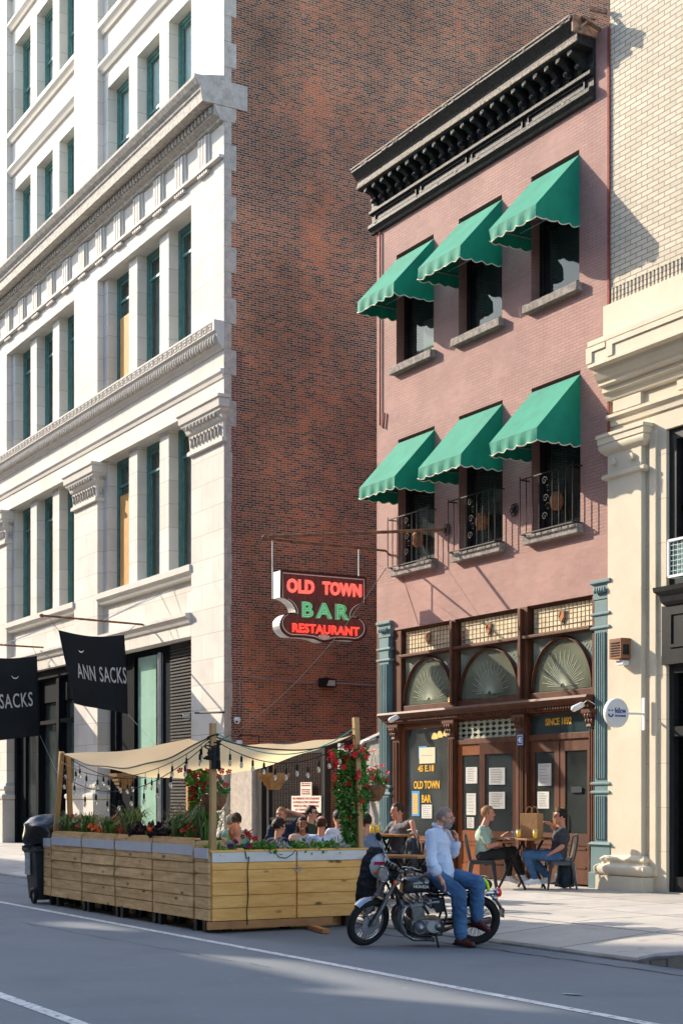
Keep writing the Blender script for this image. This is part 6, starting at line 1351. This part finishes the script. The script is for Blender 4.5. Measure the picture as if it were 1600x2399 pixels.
ph = MB(); a_, b_ = K(s1,480,335,16.99), K(s1,455,395,17.0); ph.bar(K(s1,505,310,16.98), K(s1,440,400,17.0), .012, .07, RGT)
tag(ph.build('mobile_phone', M['black'], bevel=.004), 'black phone held to his mouth by the man on the motorcycle', 'phone')
h_ = K(s1,410,1270,16.58); tag(MB().tube([h_, h_+V(.02,.02,-.03)], .004, 6).build('cigarette', M['white']), 'cigarette held in the hanging hand of the man in the pale blue shirt', 'cigarette')
# green man
g = lambda x, y, d: K(s3, x, y, d)
D0 = 24.95
J = dict(hip=g(262,735,D0), hipL=g(275,735,D0+.1), hipR=g(255,740,D0-.1), neck=g(262,478,D0), head=g(298,385,D0), shL=g(275,512,D0+.19), shR=g(248,515,D0-.17), elR=g(305,655,D0-.22), wrR=g(435,618,D0-.12), elL=g(330,640,D0+.2), wrL=g(405,590,D0+.12),
    knR=g(505,690,D0-.12), anR=g(585,890,D0-.05), knL=g(470,720,D0+.12), anL=g(468,900,D0+.1))
J['toeR'] = g(608,935,D0-.05); J['toeL'] = g(465,945,D0+.08)+RGT*.04; J['toeR'] = J['anR']+RGT*.10-V(0,0,.12); J['toeL'] = J['anL']+RGT*.14-V(0,0,.09)
J['hdL'] = V(0,0,1)+RGT*.8; J['hnL'] = RGT
figure('young man with sandy hair in a sage green tee gesturing at the table', J, C(skin3, grn_, dark, 'sandy', wsh, sole=wsh), dict(hf=RGT+CAMV*.25, k=1.04, hair='tousled', vol=1.04, sleeve='short', floor=.04, curlR=.35, curlL=.3, loose=.01))
JG = J
D1 = 24.6
J = dict(hip=g(880,735,D1), hipL=g(870,742,D1-.1), hipR=g(880,735,D1+.1), neck=g(918,500,D1), head=g(898,408,D1), shL=g(925,535,D1-.18), shR=g(905,530,D1+.18), elL=g(915,660,D1-.26), wrL=g(838,705,D1-.2), elR=g(862,520,D1+.28), wrR=g(826,475,D1+.1),
    knL=g(612,725,D1-.12), anL=g(690,925,D1-.15), knR=g(640,715,D1+.12), anR=g(795,915,D1+.15))
J['wrR'] = J['elR']+(J['wrR']-J['elR']).normalized()*.24
J['toeL'] = J['anL']-RGT*.18-V(0,0,.06); J['toeR'] = J['anR']-RGT*.15+CAMV*.08-V(0,0,.06); J['hdR'] = V(0,0,.5)-RGT; J['hnR'] = -RGT+V(0,0,-.4)
figure('man in a charcoal tee and blue jeans smoking on the right hand chair', J, C(skin3, gry, denim, 'black', wsh, sole=wsh), dict(hf=-RGT+CAMV*.1, k=1.04, hair='short', glasses='sun', sleeve='short', floor=.04, curlL=.5, curlR=.6, loose=.01))
JR = J
# ================= FURNITURE
gunm = mat('gunmetal_paint', (.06,.062,.065), .4, metal=.4, var=.15)
def chair(name, label, loc, f, m_, group):
    t = thing(name, label, 'chair', (0,0,0), group); OFF[t.name] = V(0,0,0)
    s = MB(); s.prism([(-.19,-.19),(.19,-.21),(.19,.21),(-.19,.19)], 'z', .435, .455); s.build('seat', m_, t, bevel=.008)
    s = MB(); s.prism([(-.18,-.18),(.18,-.2),(.18,.2),(-.18,.18)], 'z', .385, .434); s.build('apron', m_, t)
    for sx in (-1, 1):
        for sy in (-1, 1):
            l = MB(); a_, b_ = V(sx*.17, sy*.175, .42), V(sx*.235, sy*.215, 0); l.tube([a_, a_*.5+b_*.5, b_], [.034,.024,.016], 7); l.build('leg', m_, t, smooth='auto')
    bk_ = MB(); pts = [V(-.19,-.185,.44),V(-.25,-.20,.72),V(-.27,-.15,.85),V(-.285,0,.875),V(-.27,.15,.85),V(-.25,.20,.72),V(-.19,.185,.44)]
    bk_.tube(pts, .014, 7); vs = []
    for i in range(5):
        u = -1+2*i/4
        for j in range(6): z = .45+.41*j/5; vs.append((-.19-.10*(z-.44)/.43-.0, u*.075*(1+.3*j/5), z))
    bk_.add(vs, [(i*6+j, (i+1)*6+j, (i+1)*6+j+1, i*6+j+1) for i in range(4) for j in range(5)])
    bk_.build('backrest', m_, t, smooth='auto')
    t.location = loc; t.rotation_euler = (0,0,math.atan2(f.y, f.x)); return t
ch = chair('metal_chair', 'gunmetal cafe chair under the man in the sage green tee', V(JG['hip'].x, JG['hip'].y, .045)-RGT*.03, RGT+CAMV*.15, gunm, 'metal cafe chairs')
def cch(label, loc, f):
    c = copy_tree(ch); c.location = loc; c.rotation_euler = (0,0,math.atan2(f.y, f.x)); c['label'] = label; return c
cch('gunmetal cafe chair under the man in the charcoal tee', V(JR['hip'].x, JR['hip'].y, .045)+RGT*.02, -RGT+CAMV*.1)
names = ['chair under the white haired man','chair under the man in the mint green tee','chair under the bald man in navy','chair under the man with his arm raised','chair under the curly haired man','chair under the smiling woman','chair under the man in sunglasses','chair under the balding man in pale blue','chair under the man in the white patterned shirt','chair under the man in the blue grey shirt','chair under the man in the grey chambray shirt']
for Jq, nm in zip(shedpeople, names):
    kc = (Jq['knL']+Jq['knR'])/2-Jq['hip']; f = V(kc.x, kc.y, 0).normalized(); hz = Jq['hip'].z
    c = cch('metal cafe '+nm, V(Jq['hip'].x, Jq['hip'].y, 0 if Jq['hip'].y < -5.7 else .02), f); c.scale = (1,1,max(.6,(hz-.09)/.45))
wood = mat('oiled_table_wood', (.34,.16,.06), .4, var=.25, scale=4, stretch=(1,6,1))
def table(label, c, zt, w_, d_, f, zf=0, cross=True):
    t = thing('cafe_table', label, 'table', (c.x, c.y, zf), 'cafe tables'); l = V(-f.y, f.x, 0); m_ = MB(); m_.bar(V(c.x,c.y,zt-.015)-f*w_/2, V(c.x,c.y,zt-.015)+f*w_/2, d_, .03); m_.build('top', wood, t, bevel=.006)
    for s in (-1, 1):
        m_ = MB(); o = V(c.x, c.y, 0)+l*s*d_*.36
        for q_ in (-1, 1): m_.bar(o+f*q_*w_*.36+V(0,0,zf), o-f*q_*w_*.30+V(0,0,zt-.03), .028, .028)
        m_.build('leg', M['iron'], t)
    return t
tc = (JG['hip']+JR['hip'])/2+RGT*.02+V(0,0,0); tz = .86
table('wood topped cafe table between the two men on the sidewalk', tc, tz, .85, .62, V(1,.15,0).normalized(), .045)
beer = mat('cloudy_yellow_beer', (.85,.55,.07), .3); clg = glass('clear_tumbler', (.9,.93,.93), .1)
def glass_of(c, label, h=.15, r=.042, full=True, group='glasses on the tables'):
    t = thing('beer_glass' if full else 'plastic_cup', label, 'glass', tuple(c), group)
    MB().lathe([(r*.94,h*.87),(r,h),(r-.003,h),(r*.92,h*.87)] if full else [(0,0.001),(r*.72,.001),(r,h),(r-.003,h),(r*.7,.006),(0,.006)], c, 18).build('glass', clg, t, smooth=True)
    if full: MB().lathe([(0,.007),(r*.68,.007),(r*.93,h*.86),(0,h*.86)], c, 18).build('beer', beer, t, smooth=True)
def ontab(x, dd=0): p = at(1060+x/3.5636, 24.5+dd); p.z = tz; return p
glass_of(ontab(552), 'glass of cloudy yellow beer left of the paper bag'); glass_of(ontab(690,-.15), 'glass of cloudy yellow beer in front of the paper bag'); glass_of(ontab(512,.1), 'clear plastic cup at the left end of the table', .12, .038, False)
bc_ = ontab(662, .12); kr = mat('kraft_paper', (.36,.20,.09), .8, var=.1, scale=4, bump=.3)
t = thing('paper_bag', 'brown paper shopping bag with twisted handles standing on the table', 'bag', tuple(bc_)); bf = V(.95,.3,0).normalized(); bl_ = V(-bf.y, bf.x, 0)
m_ = MB(); m_.bar(bc_-bf*.165+V(0,0,.20), bc_+bf*.165+V(0,0,.20), .17, .40); m_.build('body', kr, t, bevel=.005)
for s in (-1, 1): MB().tube([bc_+bl_*s*.07+bf*(.07*math.cos(math.pi*i/10))+V(0,0,.38+.13*math.sin(math.pi*i/10)) for i in range(11)], .006, 5).build('handle', kr, t)
for i, s in enumerate(('medium','brown','bag')): text(s, (.21,.17,.11)[i], .055, bc_-bf*.02-bl_*.0875+V(-.04,0,.22-.075*i), bf, (0,0,1), mat('brown_print', (.14,.06,.03), .8), t, depth=.002)
tag(MB().box(ontab(470).x-.05, ontab(470).x+.06, ontab(470).y-.06, ontab(470).y+.06, tz, tz+.012).build('plate', mat('blue_dish', (.12,.18,.35), .4)), 'small dark blue dish near the gesturing man', 'dish')
tag(MB().box(ontab(790).x-.07, ontab(790).x+.07, ontab(790).y-.05, ontab(790).y+.05, tz, tz+.015).build('wallet', M['black']), 'dark wallet and phone near the smoking man', 'wallet')
# beer table further back
p2_ = at(905, 22.6); z2 = 1.47-79*22.6/3582
table('wood topped table with beers beside the green pilaster', p2_, z2, .75, .6, V(.9,.43,0).normalized(), .03)
for px, l_ in ((872,'tall glass of cloudy beer at the back table, left'),(884,'glass of amber beer at the back table, right')):
    c = at(px, 22.4); c.z = z2; glass_of(c, l_, .16, .045)
c = at(893, 22.6); c.z = z2; tag(MB().lathe([(0,0),(.05,0),(.055,.08),(.03,.16),(.022,.2),(.028,.23)], c, 14).build('carafe', clg, smooth=True), 'clear glass carafe on the back table', 'carafe')
p3_ = at(942, 19.5); table('empty wood topped table behind the motorcycle', p3_, .77, .75, .6, V(.87,.5,0).normalized(), .01)
cch('empty dark metal chair behind the motorcycle table', at(975,20.6)+V(0,0,.01), -RGT)
cch('dark metal chair holding the backpack', at(968,22.3)+V(0,0,.02), -RGT+CAMV*.4)
# shed tables
table('cafe table behind the green leafy planting, between the left diners', V(-1.9,-5.1,0), .74, .7, .6, V(1,0,0), 0); table('cafe table between the smiling woman and the curly haired man', V(.0,-5.0,0), .74, .7, .6, V(1,0,0), 0)
# backpack on chair, backpack and jacket on the ground
bpm = mat('dark_nylon', (.022,.025,.03), .6, var=.3, bump=.4); bpb = mat('blue_black_nylon', (.02,.035,.055), .6, var=.3, bump=.4)
def backpack(label, c, w_, h_, m1, f):
    t = thing('backpack', label, 'backpack', tuple(c), 'backpacks'); l = V(-f.y, f.x, 0); m_ = MB(); m_.limb(c+V(0,0,h_*.3), w_*.48, c+V(0,0,h_*.72), w_*.40); m_.limb(c+f*.07+V(0,0,h_*.25), w_*.34, c+f*.07+V(0,0,h_*.45), w_*.3); m_.bar(c+V(0,0,.02), c+V(0,0,h_*.5), w_*.9, w_*.7)
    fused(m_, 'pack', m1, t, .014, 4)
    for s in (-1, 1): MB().tube([c+f*(w_*.44)+l*s*w_*.24+V(0,0,h_*.88), c+f*(w_*.60)+l*s*w_*.3+V(0,0,h_*.6), c+f*(w_*.5)+l*s*w_*.33+V(0,0,h_*.15)], .016, 6).build('strap', M['black'], t, smooth=True)
    MB().tube([c+V(0,0,h_*.95)+l*.05, c+V(0,0,h_*1.08), c+V(0,0,h_*.95)-l*.05], .01, 6).build('loop', M['black'], t)
backpack('black backpack with pale straps propped on a chair by the doors', at(966,22.1)+V(0,0,.47), .30, .48, bpm, CAMV)
backpack('blue black backpack on the ground by the green pilaster', V(-.47,-.52,.05), .30, .46, bpb, CAMV)
m_ = MB(); a_ = g(955,745,24.75); b_ = g(1005,985,24.75); pts = [a_, a_*.6+b_*.4+RGT*.03, b_]
for i in range(5): m_.tube([p+RGT*(i*.022-.04)+CAMV*random.uniform(0,.04) for p in pts], [.020,.028,.022], 7)
fused_ = fused(m_, 'jacket', mat('pale_grey_jacket', (.42,.42,.44), .8, var=.3, scale=9, bump=.5), None, .012, 2)
tag(fused_, 'pale grey jacket hanging down from the right hand chair', 'jacket')
# ================= MOTORCYCLE (local: x forward, y left, z up)
RC, FC = V(5.02,-6.10,0), V(4.62,-7.42,0); hd_ = (FC-RC).normalized(); WB = (FC-RC).length
mot = thing('motorcycle', 'vintage black and chrome motorcycle parked on its side stand at the kerb', 'motorcycle', (0,0,0)); OFF[mot.name] = V(0,0,0)
mid = (RC+FC)/2; mot.location = (mid.x+.03, mid.y+.052, -.15); mot.scale = (.89,.89,.89); mot.rotation_euler = (Matrix.Rotation(math.atan2(hd_.y, hd_.x), 3, 'Z') @ Matrix.Rotation(R(-7), 3, 'X')).to_euler()
XF, XB = WB/2+.02, -WB/2; WR = .315
blk = mat('gloss_black_enamel', (.012,.012,.013), .25, coat=.5); tankm = mat('black_tank_enamel', (.016,.017,.019), .22, var=.2, coat=.8); alu = mat('cast_aluminium', (.20,.20,.21), .42, metal=.85, var=.25, scale=18, bump=.2, bscale=30); tyre = mat('tyre_rubber', (.014,.014,.015), .75, var=.2, bump=.3, bscale=50)
amb = mat('amber_lens', (.75,.16,.02), .25); redl = mat('red_tail_lens', (.75,.015,.01), .2); lens = mat('headlamp_glass', (.55,.56,.55), .08, metal=.6, var=.25, scale=30)
def wheel(name, c, M4, parent, w_=.048, disc=True):
    T = lambda mb: setattr(mb, 'v', [tuple(M4 @ Vector(p)) for p in mb.v]) or mb
    o = T(MB().torus(c, V(0,1,0), WR-w_, w_, 48, 12, 1.0)).build(name, tyre, parent, smooth=True); o['label'] = None if False else ('front wheel turned to the left' if name == 'front_wheel' else 'rear wheel')
    tr = MB()
    for i in range(56):
        a_ = 2*math.pi*i/56
        for s in (-1, 1): r0 = WR-.001; tr.bar(c+V(math.cos(a_)*r0, 0, math.sin(a_)*r0), c+V(math.cos(a_+.06)*(r0-.012), s*.033, math.sin(a_+.06)*(r0-.012)), .010, .006)
    T(tr).build('tread', tyre, o)
    T(MB().torus(c, V(0,1,0), WR-.088, .016, 48, 8, 1.5)).build('rim', M['chrome'], o, smooth=True)
    sp_ = MB()
    for i in range(36):
        a_ = 2*math.pi*i/36; b_ = a_+(.55 if i % 2 else -.55); s = 1 if i % 4 < 2 else -1; sp_.tube([c+V(math.cos(b_)*.045, s*.03, math.sin(b_)*.045), c+V(math.cos(a_)*(WR-.095), 0, math.sin(a_)*(WR-.095))], .0035, 4)
    T(sp_).build('spokes', M['chrome'], o)
    T(MB().lathe([(0,.05),(.03,.05),(.05,.04),(.045,0),(.05,-.04),(.03,-.05),(0,-.05)], c, 16, V(0,1,0))).build('hub', alu, o, smooth='auto')
    if disc: T(MB().lathe([(.06,.062),(.13,.062),(.13,.056),(.06,.056)], c, 28, V(0,1,0))).build('brake_disc', M['steel'], o)
# steering axis
rake = R(27); ax = V(XF,0,WR); ud = V(-math.sin(rake), 0, math.cos(rake)); head = ax+ud*.66
ST = Matrix.Translation(head) @ Matrix.Rotation(R(27), 4, ud) @ Matrix.Translation(-head)
I4 = Matrix.Identity(4)
wheel('front_wheel', ax, ST, mot, .046); wheel('rear_wheel', V(XB,0,WR), I4, mot, .054, False)
def S_(mb): mb.v = [tuple(ST @ Vector(p)) for p in mb.v]; return mb
fk = MB()
for s in (-1, 1): o = V(0,s*.095,0); fk.tube([ax+o, ax+o+ud*.34], .030, 12); fk.tube([ax+o+ud*.34, ax+o+ud*.74], .019, 12); fk.tube([ax+o+ud*.33, ax+o+ud*.36], .034, 12); fk.tube([ax+o+ud*.44, ax+o+ud*.60], .027, 12)
for q_ in (.62, .74): fk.bar(ax+ud*q_+V(0,-.12,0), ax+ud*q_+V(0,.12,0), .07, .03)
S_(fk).build('fork', alu, mot, smooth='auto')
fd = MB(); n = 16; vs = []
for i in range(n+1):
    a_ = R(48+i*100/n); 
    for j in range(7): t_ = -1+2*j/6; r_ = WR+.035-.022*t_*t_; vs.append(ax+V(math.cos(a_)*r_, t_*.062, math.sin(a_)*r_))
fd.add(vs, [(i*7+j, i*7+j+1, (i+1)*7+j+1, (i+1)*7+j) for i in range(n) for j in range(6)])
for s in (-1, 1): fd.tube([ax+V(0,s*.07,0), ax+V(math.cos(R(120))*(WR+.02), s*.06, math.sin(R(120))*(WR+.02))], .006, 5); fd.tube([ax+V(0,s*.075,0), ax+V(math.cos(R(55))*(WR+.02), s*.06, math.sin(R(55))*(WR+.02))], .007, 5)
S_(fd).build('front_fender', M['chrome'], mot, smooth='auto', fix=False)
hl = head+V(.13,0,.03); m_ = MB(); m_.lathe([(0,-.11),(.05,-.105),(.085,-.07),(.098,-.0),(.098,.03)], hl, 24, V(1,0,-.05)); S_(m_).build('headlight', blk, mot, smooth=True)
ho = [o for o in mot.children if o.name.startswith('headlight')][-1]
S_(MB().torus(hl+V(.032,0,0), V(1,0,-.05), .097, .009, 32, 8)).build('bezel', M['chrome'], ho, smooth=True); S_(MB().lathe([(.095,.030),(.07,.042),(.04,.048),(0,.05)], hl, 28, V(1,0,-.05))).build('lens', lens, ho, smooth=True)
for s in (-1, 1):
    m_ = MB(); m_.tube([head+V(.10,s*.10,-.02), head+V(.10,s*.17,-.02)], .008, 6); p = head+V(.10,s*.19,-.02); m_.lathe([(0,-.04),(.025,-.035),(.034,-.01),(.034,.01)], p, 14, V(1,0,0)); o = S_(m_).build('turn_signal', M['chrome'], mot, smooth='auto'); S_(MB().lathe([(.033,.01),(.025,.028),(0,.033)], p, 14, V(1,0,0))).build('lens', amb, o, smooth=True)
    p = head+V(.06,s*.055,.14); m_ = MB(); m_.lathe([(0,-.04),(.045,-.035),(.05,.02),(.046,.03)], p, 20, V(-.45,0,.9)); o = S_(m_).build('gauge', blk, mot, smooth='auto'); S_(MB().lathe([(.05,.022),(.05,.03),(.044,.036),(0,.036)], p, 20, V(-.45,0,.9))).build('dial', M['chrome'], o, smooth='auto')
hb = MB(); hbp = lambda s: [head+V(.0,s*.0,.10), head+V(-.01,s*.09,.11), head+V(-.01,s*.18,.17), head+V(-.05,s*.28,.18), head+V(-.13,s*.40,.16)]
for s in (-1, 1): hb.tube(hbp(s), .012, 8)
o = S_(hb).build('handlebar', M['chrome'], mot, smooth=True)
for s in (-1, 1):
    m_ = MB(); a_, b_ = head+V(-.07,s*.31,.175), head+V(-.135,s*.41,.158); m_.tube([a_, b_], .019, 10); S_(m_).build('grip', M['black'], o, smooth='auto'); m_ = MB(); m_.tube([head+V(-.02,s*.26,.185), head+V(.02,s*.30,.175), head+V(-.05,s*.42,.15)], .006, 5); m_.limb(head+V(-.05,s*.265,.18), .024, head+V(-.065,s*.30,.178), .022); S_(m_).build('lever', alu, o, smooth='auto')
    mp = head+V(-.08,s*.47,.30) if s < 0 else head+V(-.06,s*.48,.235)
    m_ = MB(); m_.tube([head+V(-.04,s*.26,.19), head+V(-.05,s*.34,.25) if s < 0 else head+V(-.05,s*.38,.20), mp], .006, 6); mo_ = S_(m_).build('mirror', M['chrome'], mot, smooth=True); m_ = MB(); m_.lathe([(0,-.018),(.045,-.014),(.056,0),(.056,.006),(0,.006)], mp+V(0,0,.03), 20, V(-1,0,.1)); S_(m_).build('mirror_head', M['black'], mo_, smooth='auto')
cbz = MB()
for s in (-1, 1): cbz.tube([head+V(-.04,s*.25,.17), head+V(.07,s*.14,.16), head+V(.06,s*.05,.02), head+V(-.12,s*.05,-.1)], .006, 5)
cbz.tube([head+V(.03,.06,.1), ax+ud*.35+V(.05,.10,0), ax+V(-.02,.09,.12), ax+V(0,.07,.05)], .006, 5)
S_(cbz).build('control_cables', M['black'], mot, smooth=True)
# frame
fr_ = MB(); hx = head+V(-.02,0,-.05)
fr_.tube([head+ud*.05-V(.03,0,0), head-ud*.12-V(.03,0,0)], .032, 12)
for s in (-1, 1):
    fr_.tube([hx, V(-.12,s*.09,.66), V(-.62,s*.10,.66)], .016, 8); fr_.tube([hx-V(0,0,.08), V(.26,s*.12,.30), V(.16,s*.13,.16), V(-.20,s*.13,.16), V(-.26,s*.12,.40), V(-.20,s*.10,.66)], .016, 8)
    fr_.tube([V(-.24,s*.12,.30), V(XB,s*.12,WR)], .020, 8); fr_.tube([V(XB,s*.13,WR+.02), V(XB+.08,s*.12,.66)], .016, 8)
fr_.build('frame', blk, mot, smooth='auto')
m_ = MB()
for s in (-1, 1):
    m_.tube([V(XB,s*.15,WR+.03), V(XB+.07,s*.14,.62)], .022, 10)
    for i in range(9): a_ = V(XB,s*.15,WR+.06)*(1-i/9)+V(XB+.07,s*.14,.60)*(i/9); m_.torus(a_, V(.07,0,.3), .030, .005, 12, 5)
m_.build('shock_absorber', M['chrome'], mot, smooth=True)
# tank
tk = MB(); n, m = 22, 14; vs = []
for i in range(n+1):
    u = i/n; x = .30-.50*u; wd = .155*math.sin(math.pi*min(1,(u*.86+.14)))**.45*(1-.30*u**3); top = .80+.11*math.sin(math.pi*(.12+.80*u))**.6; bot = .665+.02*u
    for j in range(m):
        a_ = 2*math.pi*j/m; cy = math.copysign(abs(math.cos(a_))**.7, math.cos(a_)); cz = math.copysign(abs(math.sin(a_))**.8, math.sin(a_)); e_ = (0 if i in (0, n) else 1)
        vs.append(V(x, cy*wd*(.6 if not e_ else 1), (top+bot)/2+cz*(top-bot)/2*(.6 if not e_ else 1)))
tk.add(vs, [(i*m+j, i*m+(j+1)%m, (i+1)*m+(j+1)%m, (i+1)*m+j) for i in range(n) for j in range(m)]+[tuple(range(m)), tuple(range(n*m+m-1, n*m-1, -1))])
to = tk.build('fuel_tank', tankm, mot, smooth=True); md = to.modifiers.new('s', 'SUBSURF'); md.levels = md.render_levels = 1
text('HONDA', .20, .038, (.19,.166,.765), (-1,0,-.04), (0,0,1), mat('silver_lettering', (.75,.74,.70), .35), to, name='lettering', depth=.004, bold=.02)
MB().lathe([(0,.02),(.035,.02),(.04,0)], V(.12,0,.905), 16).build('filler_cap', M['chrome'], to, smooth='auto')
st_ = MB(); st_.limb(V(-.22,0,.765), .105, V(-.66,0,.775), .10, 14); st_.v = [(p[0], p[1]*1.15, .765+(p[2]-.765)*.62) for p in st_.v]; st_.build('seat', mat('black_vinyl', (.014,.014,.015), .5, bump=.2), mot, smooth=True)
for s in (-1, 1):
    m_ = MB(); m_.prism([(-.04,.64),(-.22,.63),(-.25,.46),(-.12,.44)], 'y', s*.115, s*.15); m_.build('side_cover', tankm, mot, bevel=.012)
# engine
en = MB(); en.box(-.20,.20,-.16,.16,.20,.36); en.limb(V(.10,-.17,.27), .085, V(.10,.17,.27), .085, 20); en.limb(V(-.14,-.15,.28), .075, V(-.14,.15,.28), .075, 20)
eo = en.build('engine', alu, mot, smooth='auto', bevel=.012)
m_ = MB(); m_.lathe([(0,.225),(.055,.225),(.07,.215),(.078,.19),(.078,.16)], V(.10,0,.26), 28, V(0,1,0)); m_.lathe([(0,.232),(.03,.232),(.03,.224)], V(.10,0,.26), 20, V(0,1,0)); m_.build('alternator_cover', M['steel'], eo, smooth='auto')
m_ = MB(); m_.lathe([(0,.20),(.07,.20),(.085,.185),(.088,.16)], V(-.09,0,.275), 24, V(0,1,0)); m_.v = [(-.09+(p[0]+.09)*1.35, p[1], p[2]) for p in m_.v]; m_.build('sprocket_cover', M['steel'], eo, smooth='auto')
cyl = MB(); fa = V(.20,0,.98).normalized(); c0 = V(.10,0,.36)
for i in range(9): c = c0+fa*(.012+i*.016); cyl.bar(c+V(0,-.165,0), c+V(0,.165,0), .17 if i < 8 else .16, .006, fa)
cyl.bar(c0+fa*.08-V(0,.15,0), c0+fa*.08+V(0,.15,0), .13, .16, fa); cyl.build('cylinder_fins', alu, eo)
m_ = MB(); m_.bar(c0+fa*.20-V(0,.16,0), c0+fa*.20+V(0,.16,0), .17, .08, fa); m_.limb(c0+fa*.245+V(.04,-.15,0), .035, c0+fa*.245+V(.04,.16,0), .035, 14); m_.limb(c0+fa*.245-V(.04,.15,0), .03, c0+fa*.245-V(.04,-.16,0), .03, 14); m_.build('cylinder_head', alu, eo, smooth='auto', bevel=.008)
m_ = MB()
for k in range(4): y = -.135+k*.09; m_.limb(V(.0,y,.56), .028, V(-.07,y,.575), .024, 12); m_.limb(V(-.04,y,.53), .024, V(-.04,y,.60), .028, 12); m_.tube([V(-.07,y,.575), V(-.15,y,.58)], .027, 10)
m_.build('carburettor', alu, eo, smooth='auto')
m_ = MB()
for k in range(4):
    y = -.135+k*.09; yo = y*1.5; m_.tube([c0+fa*.19+V(.08,y,0), c0+fa*.17+V(.15,y*1.1,-.01), V(.335,yo,.44), V(.345,yo,.33), V(.29,yo,.19), V(.18,yo*.9,.125), V(-.1,yo*.75,.11)], .025, 12)
for s in (-1,): m_.tube([V(-.1,s*.15,.11), V(-.35,s*.17,.16), V(-.45,s*.18,.20)], .025, 12); m_.tube([V(-.45,s*.18,.20), V(-.5,s*.18,.215), V(-.95,s*.19,.27)], [.03,.047,.047], 14)
m_.build('exhaust', mat('blackened_chrome', (.16,.16,.17), .25, metal=.7, var=.5, scale=8), mot, smooth=True)
m_ = MB(); m_.tube([V(-.12,.16,.16), V(-.12,.33,.005)], .014, 8); m_.bar(V(-.15,.33,.005), V(-.07,.35,.005), .05, .012); m_.build('side_stand', M['black_paint'], mot)
m_ = MB()
for s in (-1, 1): m_.tube([V(-.13,s*.12,.25), V(-.13,s*.27,.25)], .014, 8); m_.tube([V(-.42,s*.12,.30), V(-.44,s*.22,.33)], .014, 8)
m_.build('footpeg', M['black'], mot)
m_ = MB(); m_.tube([V(-.09,.13,.30), V(XB,.10,WR+.05)], .012, 6); m_.tube([V(-.09,.13,.24), V(XB,.10,WR-.06)], .012, 6); m_.build('chain', M['rust'], mot)
fd = MB(); vs = []; rx_ = V(XB,0,WR)
for i in range(n+1):
    a_ = R(72+i*105/n)
    for j in range(7): t_ = -1+2*j/6; r_ = WR+.055-.024*t_*t_; vs.append(rx_+V(math.cos(a_)*r_, t_*.075, math.sin(a_)*r_))
fd.add(vs, [(i*7+j, i*7+j+1, (i+1)*7+j+1, (i+1)*7+j) for i in range(n) for j in range(6)]); fd.build('rear_fender', M['chrome'], mot, smooth='auto', fix=False)
tl_ = MB(); tp = V(XB-.24,0,.66); tl_.tube([tp+V(.12,0,.0), tp], .03, 10); tl_.lathe([(0,-.02),(.045,-.02),(.058,.0),(.058,.02)], tp, 20, V(-1,0,.1)); to_ = tl_.build('tail_light', M['chrome'], mot, smooth='auto'); MB().lathe([(.056,.018),(.056,.06),(.045,.07),(0,.07)], tp, 20, V(-1,0,.1)).build('lens', redl, to_, smooth='auto')
MB().bar(tp+V(-.06,-.09,-.13), tp+V(-.12,-.09,-.24), .004, .12).build('number_plate', M['steel'], mot) if False else MB().prism([(-.09,.36),(.09,.36),(.09,.47),(-.09,.47)], 'x', XB-.34, XB-.335).build('number_plate', M['steel'], mot)
for s in (-1, 1):
    m_ = MB(); p = tp+V(.05,s*.15,-.04); m_.tube([p-V(0,s*.12,0), p], .007, 6); m_.lathe([(0,-.04),(.025,-.035),(.034,-.01),(.034,.01)], p, 14, V(-1,0,0)); o = m_.build('turn_signal', M['chrome'], mot, smooth='auto'); MB().lathe([(.033,.01),(.025,.028),(0,.033)], p, 14, V(-1,0,0)).build('lens', amb, o, smooth=True)
m_ = MB(); m_.tube([V(-.62,.13,.76), V(-.74,.13,.84), V(-.80,.09,.86), V(-.82,0,.865), V(-.80,-.09,.86), V(-.74,-.13,.84), V(-.62,-.13,.76)], .011, 8); m_.build('grab_rail', M['chrome'], mot, smooth=True)
# things on the bike
WM = Matrix.LocRotScale(mot.location, mot.rotation_euler, mot.scale)
def WP(x, y, z): return WM @ V(x, y, z)
hc_ = WP(*(ST @ (head+V(-.02,-.33,.0)))); t = thing('helmet', 'silver open face helmet hanging from the far handlebar', 'helmet', tuple(hc_)); MB().ell(hc_, (.125,.14,.15), 22, 14).build('shell', mat('silver_helmet', (.48,.50,.54), .2, coat=.5), t, smooth=True)
m_ = MB(); d_ = CAMV*.128+V(0,0,.03); m_.bar(hc_+d_-RGT*.05, hc_+d_+RGT*.07, .012, .035); m_.build('stripe', mat('red_stripe', (.5,.02,.05), .4), t)
m_ = MB(); ja = hc_+V(0,0,.20)-RGT*.01
for i in range(8):
    o = -RGT*(i*.014)+CAMV*random.uniform(-.05,.06); m_.tube([ja+o+RGT*.04, ja+o-V(0,0,.15)-RGT*.03, ja+o-V(0,0,.42)-RGT*(.05+.006*i), ja+o-V(0,0,.68+random.uniform(-.08,.06))-RGT*(.05+.012*i)], [.035,.045,.045,.028], 8)
jk = fused(m_, 'jacket', mat('black_denim_jacket', (.013,.015,.02), .8, var=.4, scale=8, bump=.5), None, .014, 2, wr=.009); tag(jk, 'black jacket draped over the far handlebar of the motorcycle', 'jacket')
c = WP(-.66,.05,.80); m_ = MB(); m_.limb(c-RGT*.02, .06, c+RGT*.12-V(0,0,.02), .055)
t = thing('tool_roll', 'black roll with a neon yellow strap tied to the motorcycle seat', 'bag', tuple(c)); m_.build('roll', M['black'], t, smooth=True); MB().tube([c+RGT*.07+CAMV*.05+V(0,0,.05), c+RGT*.11+CAMV*.075-V(0,0,.0), c+RGT*.13+CAMV*.07-V(0,0,.09)], .018, 7).build('strap', mat('neon_yellow_strap', (.55,.85,.03), .6), t, smooth=True)
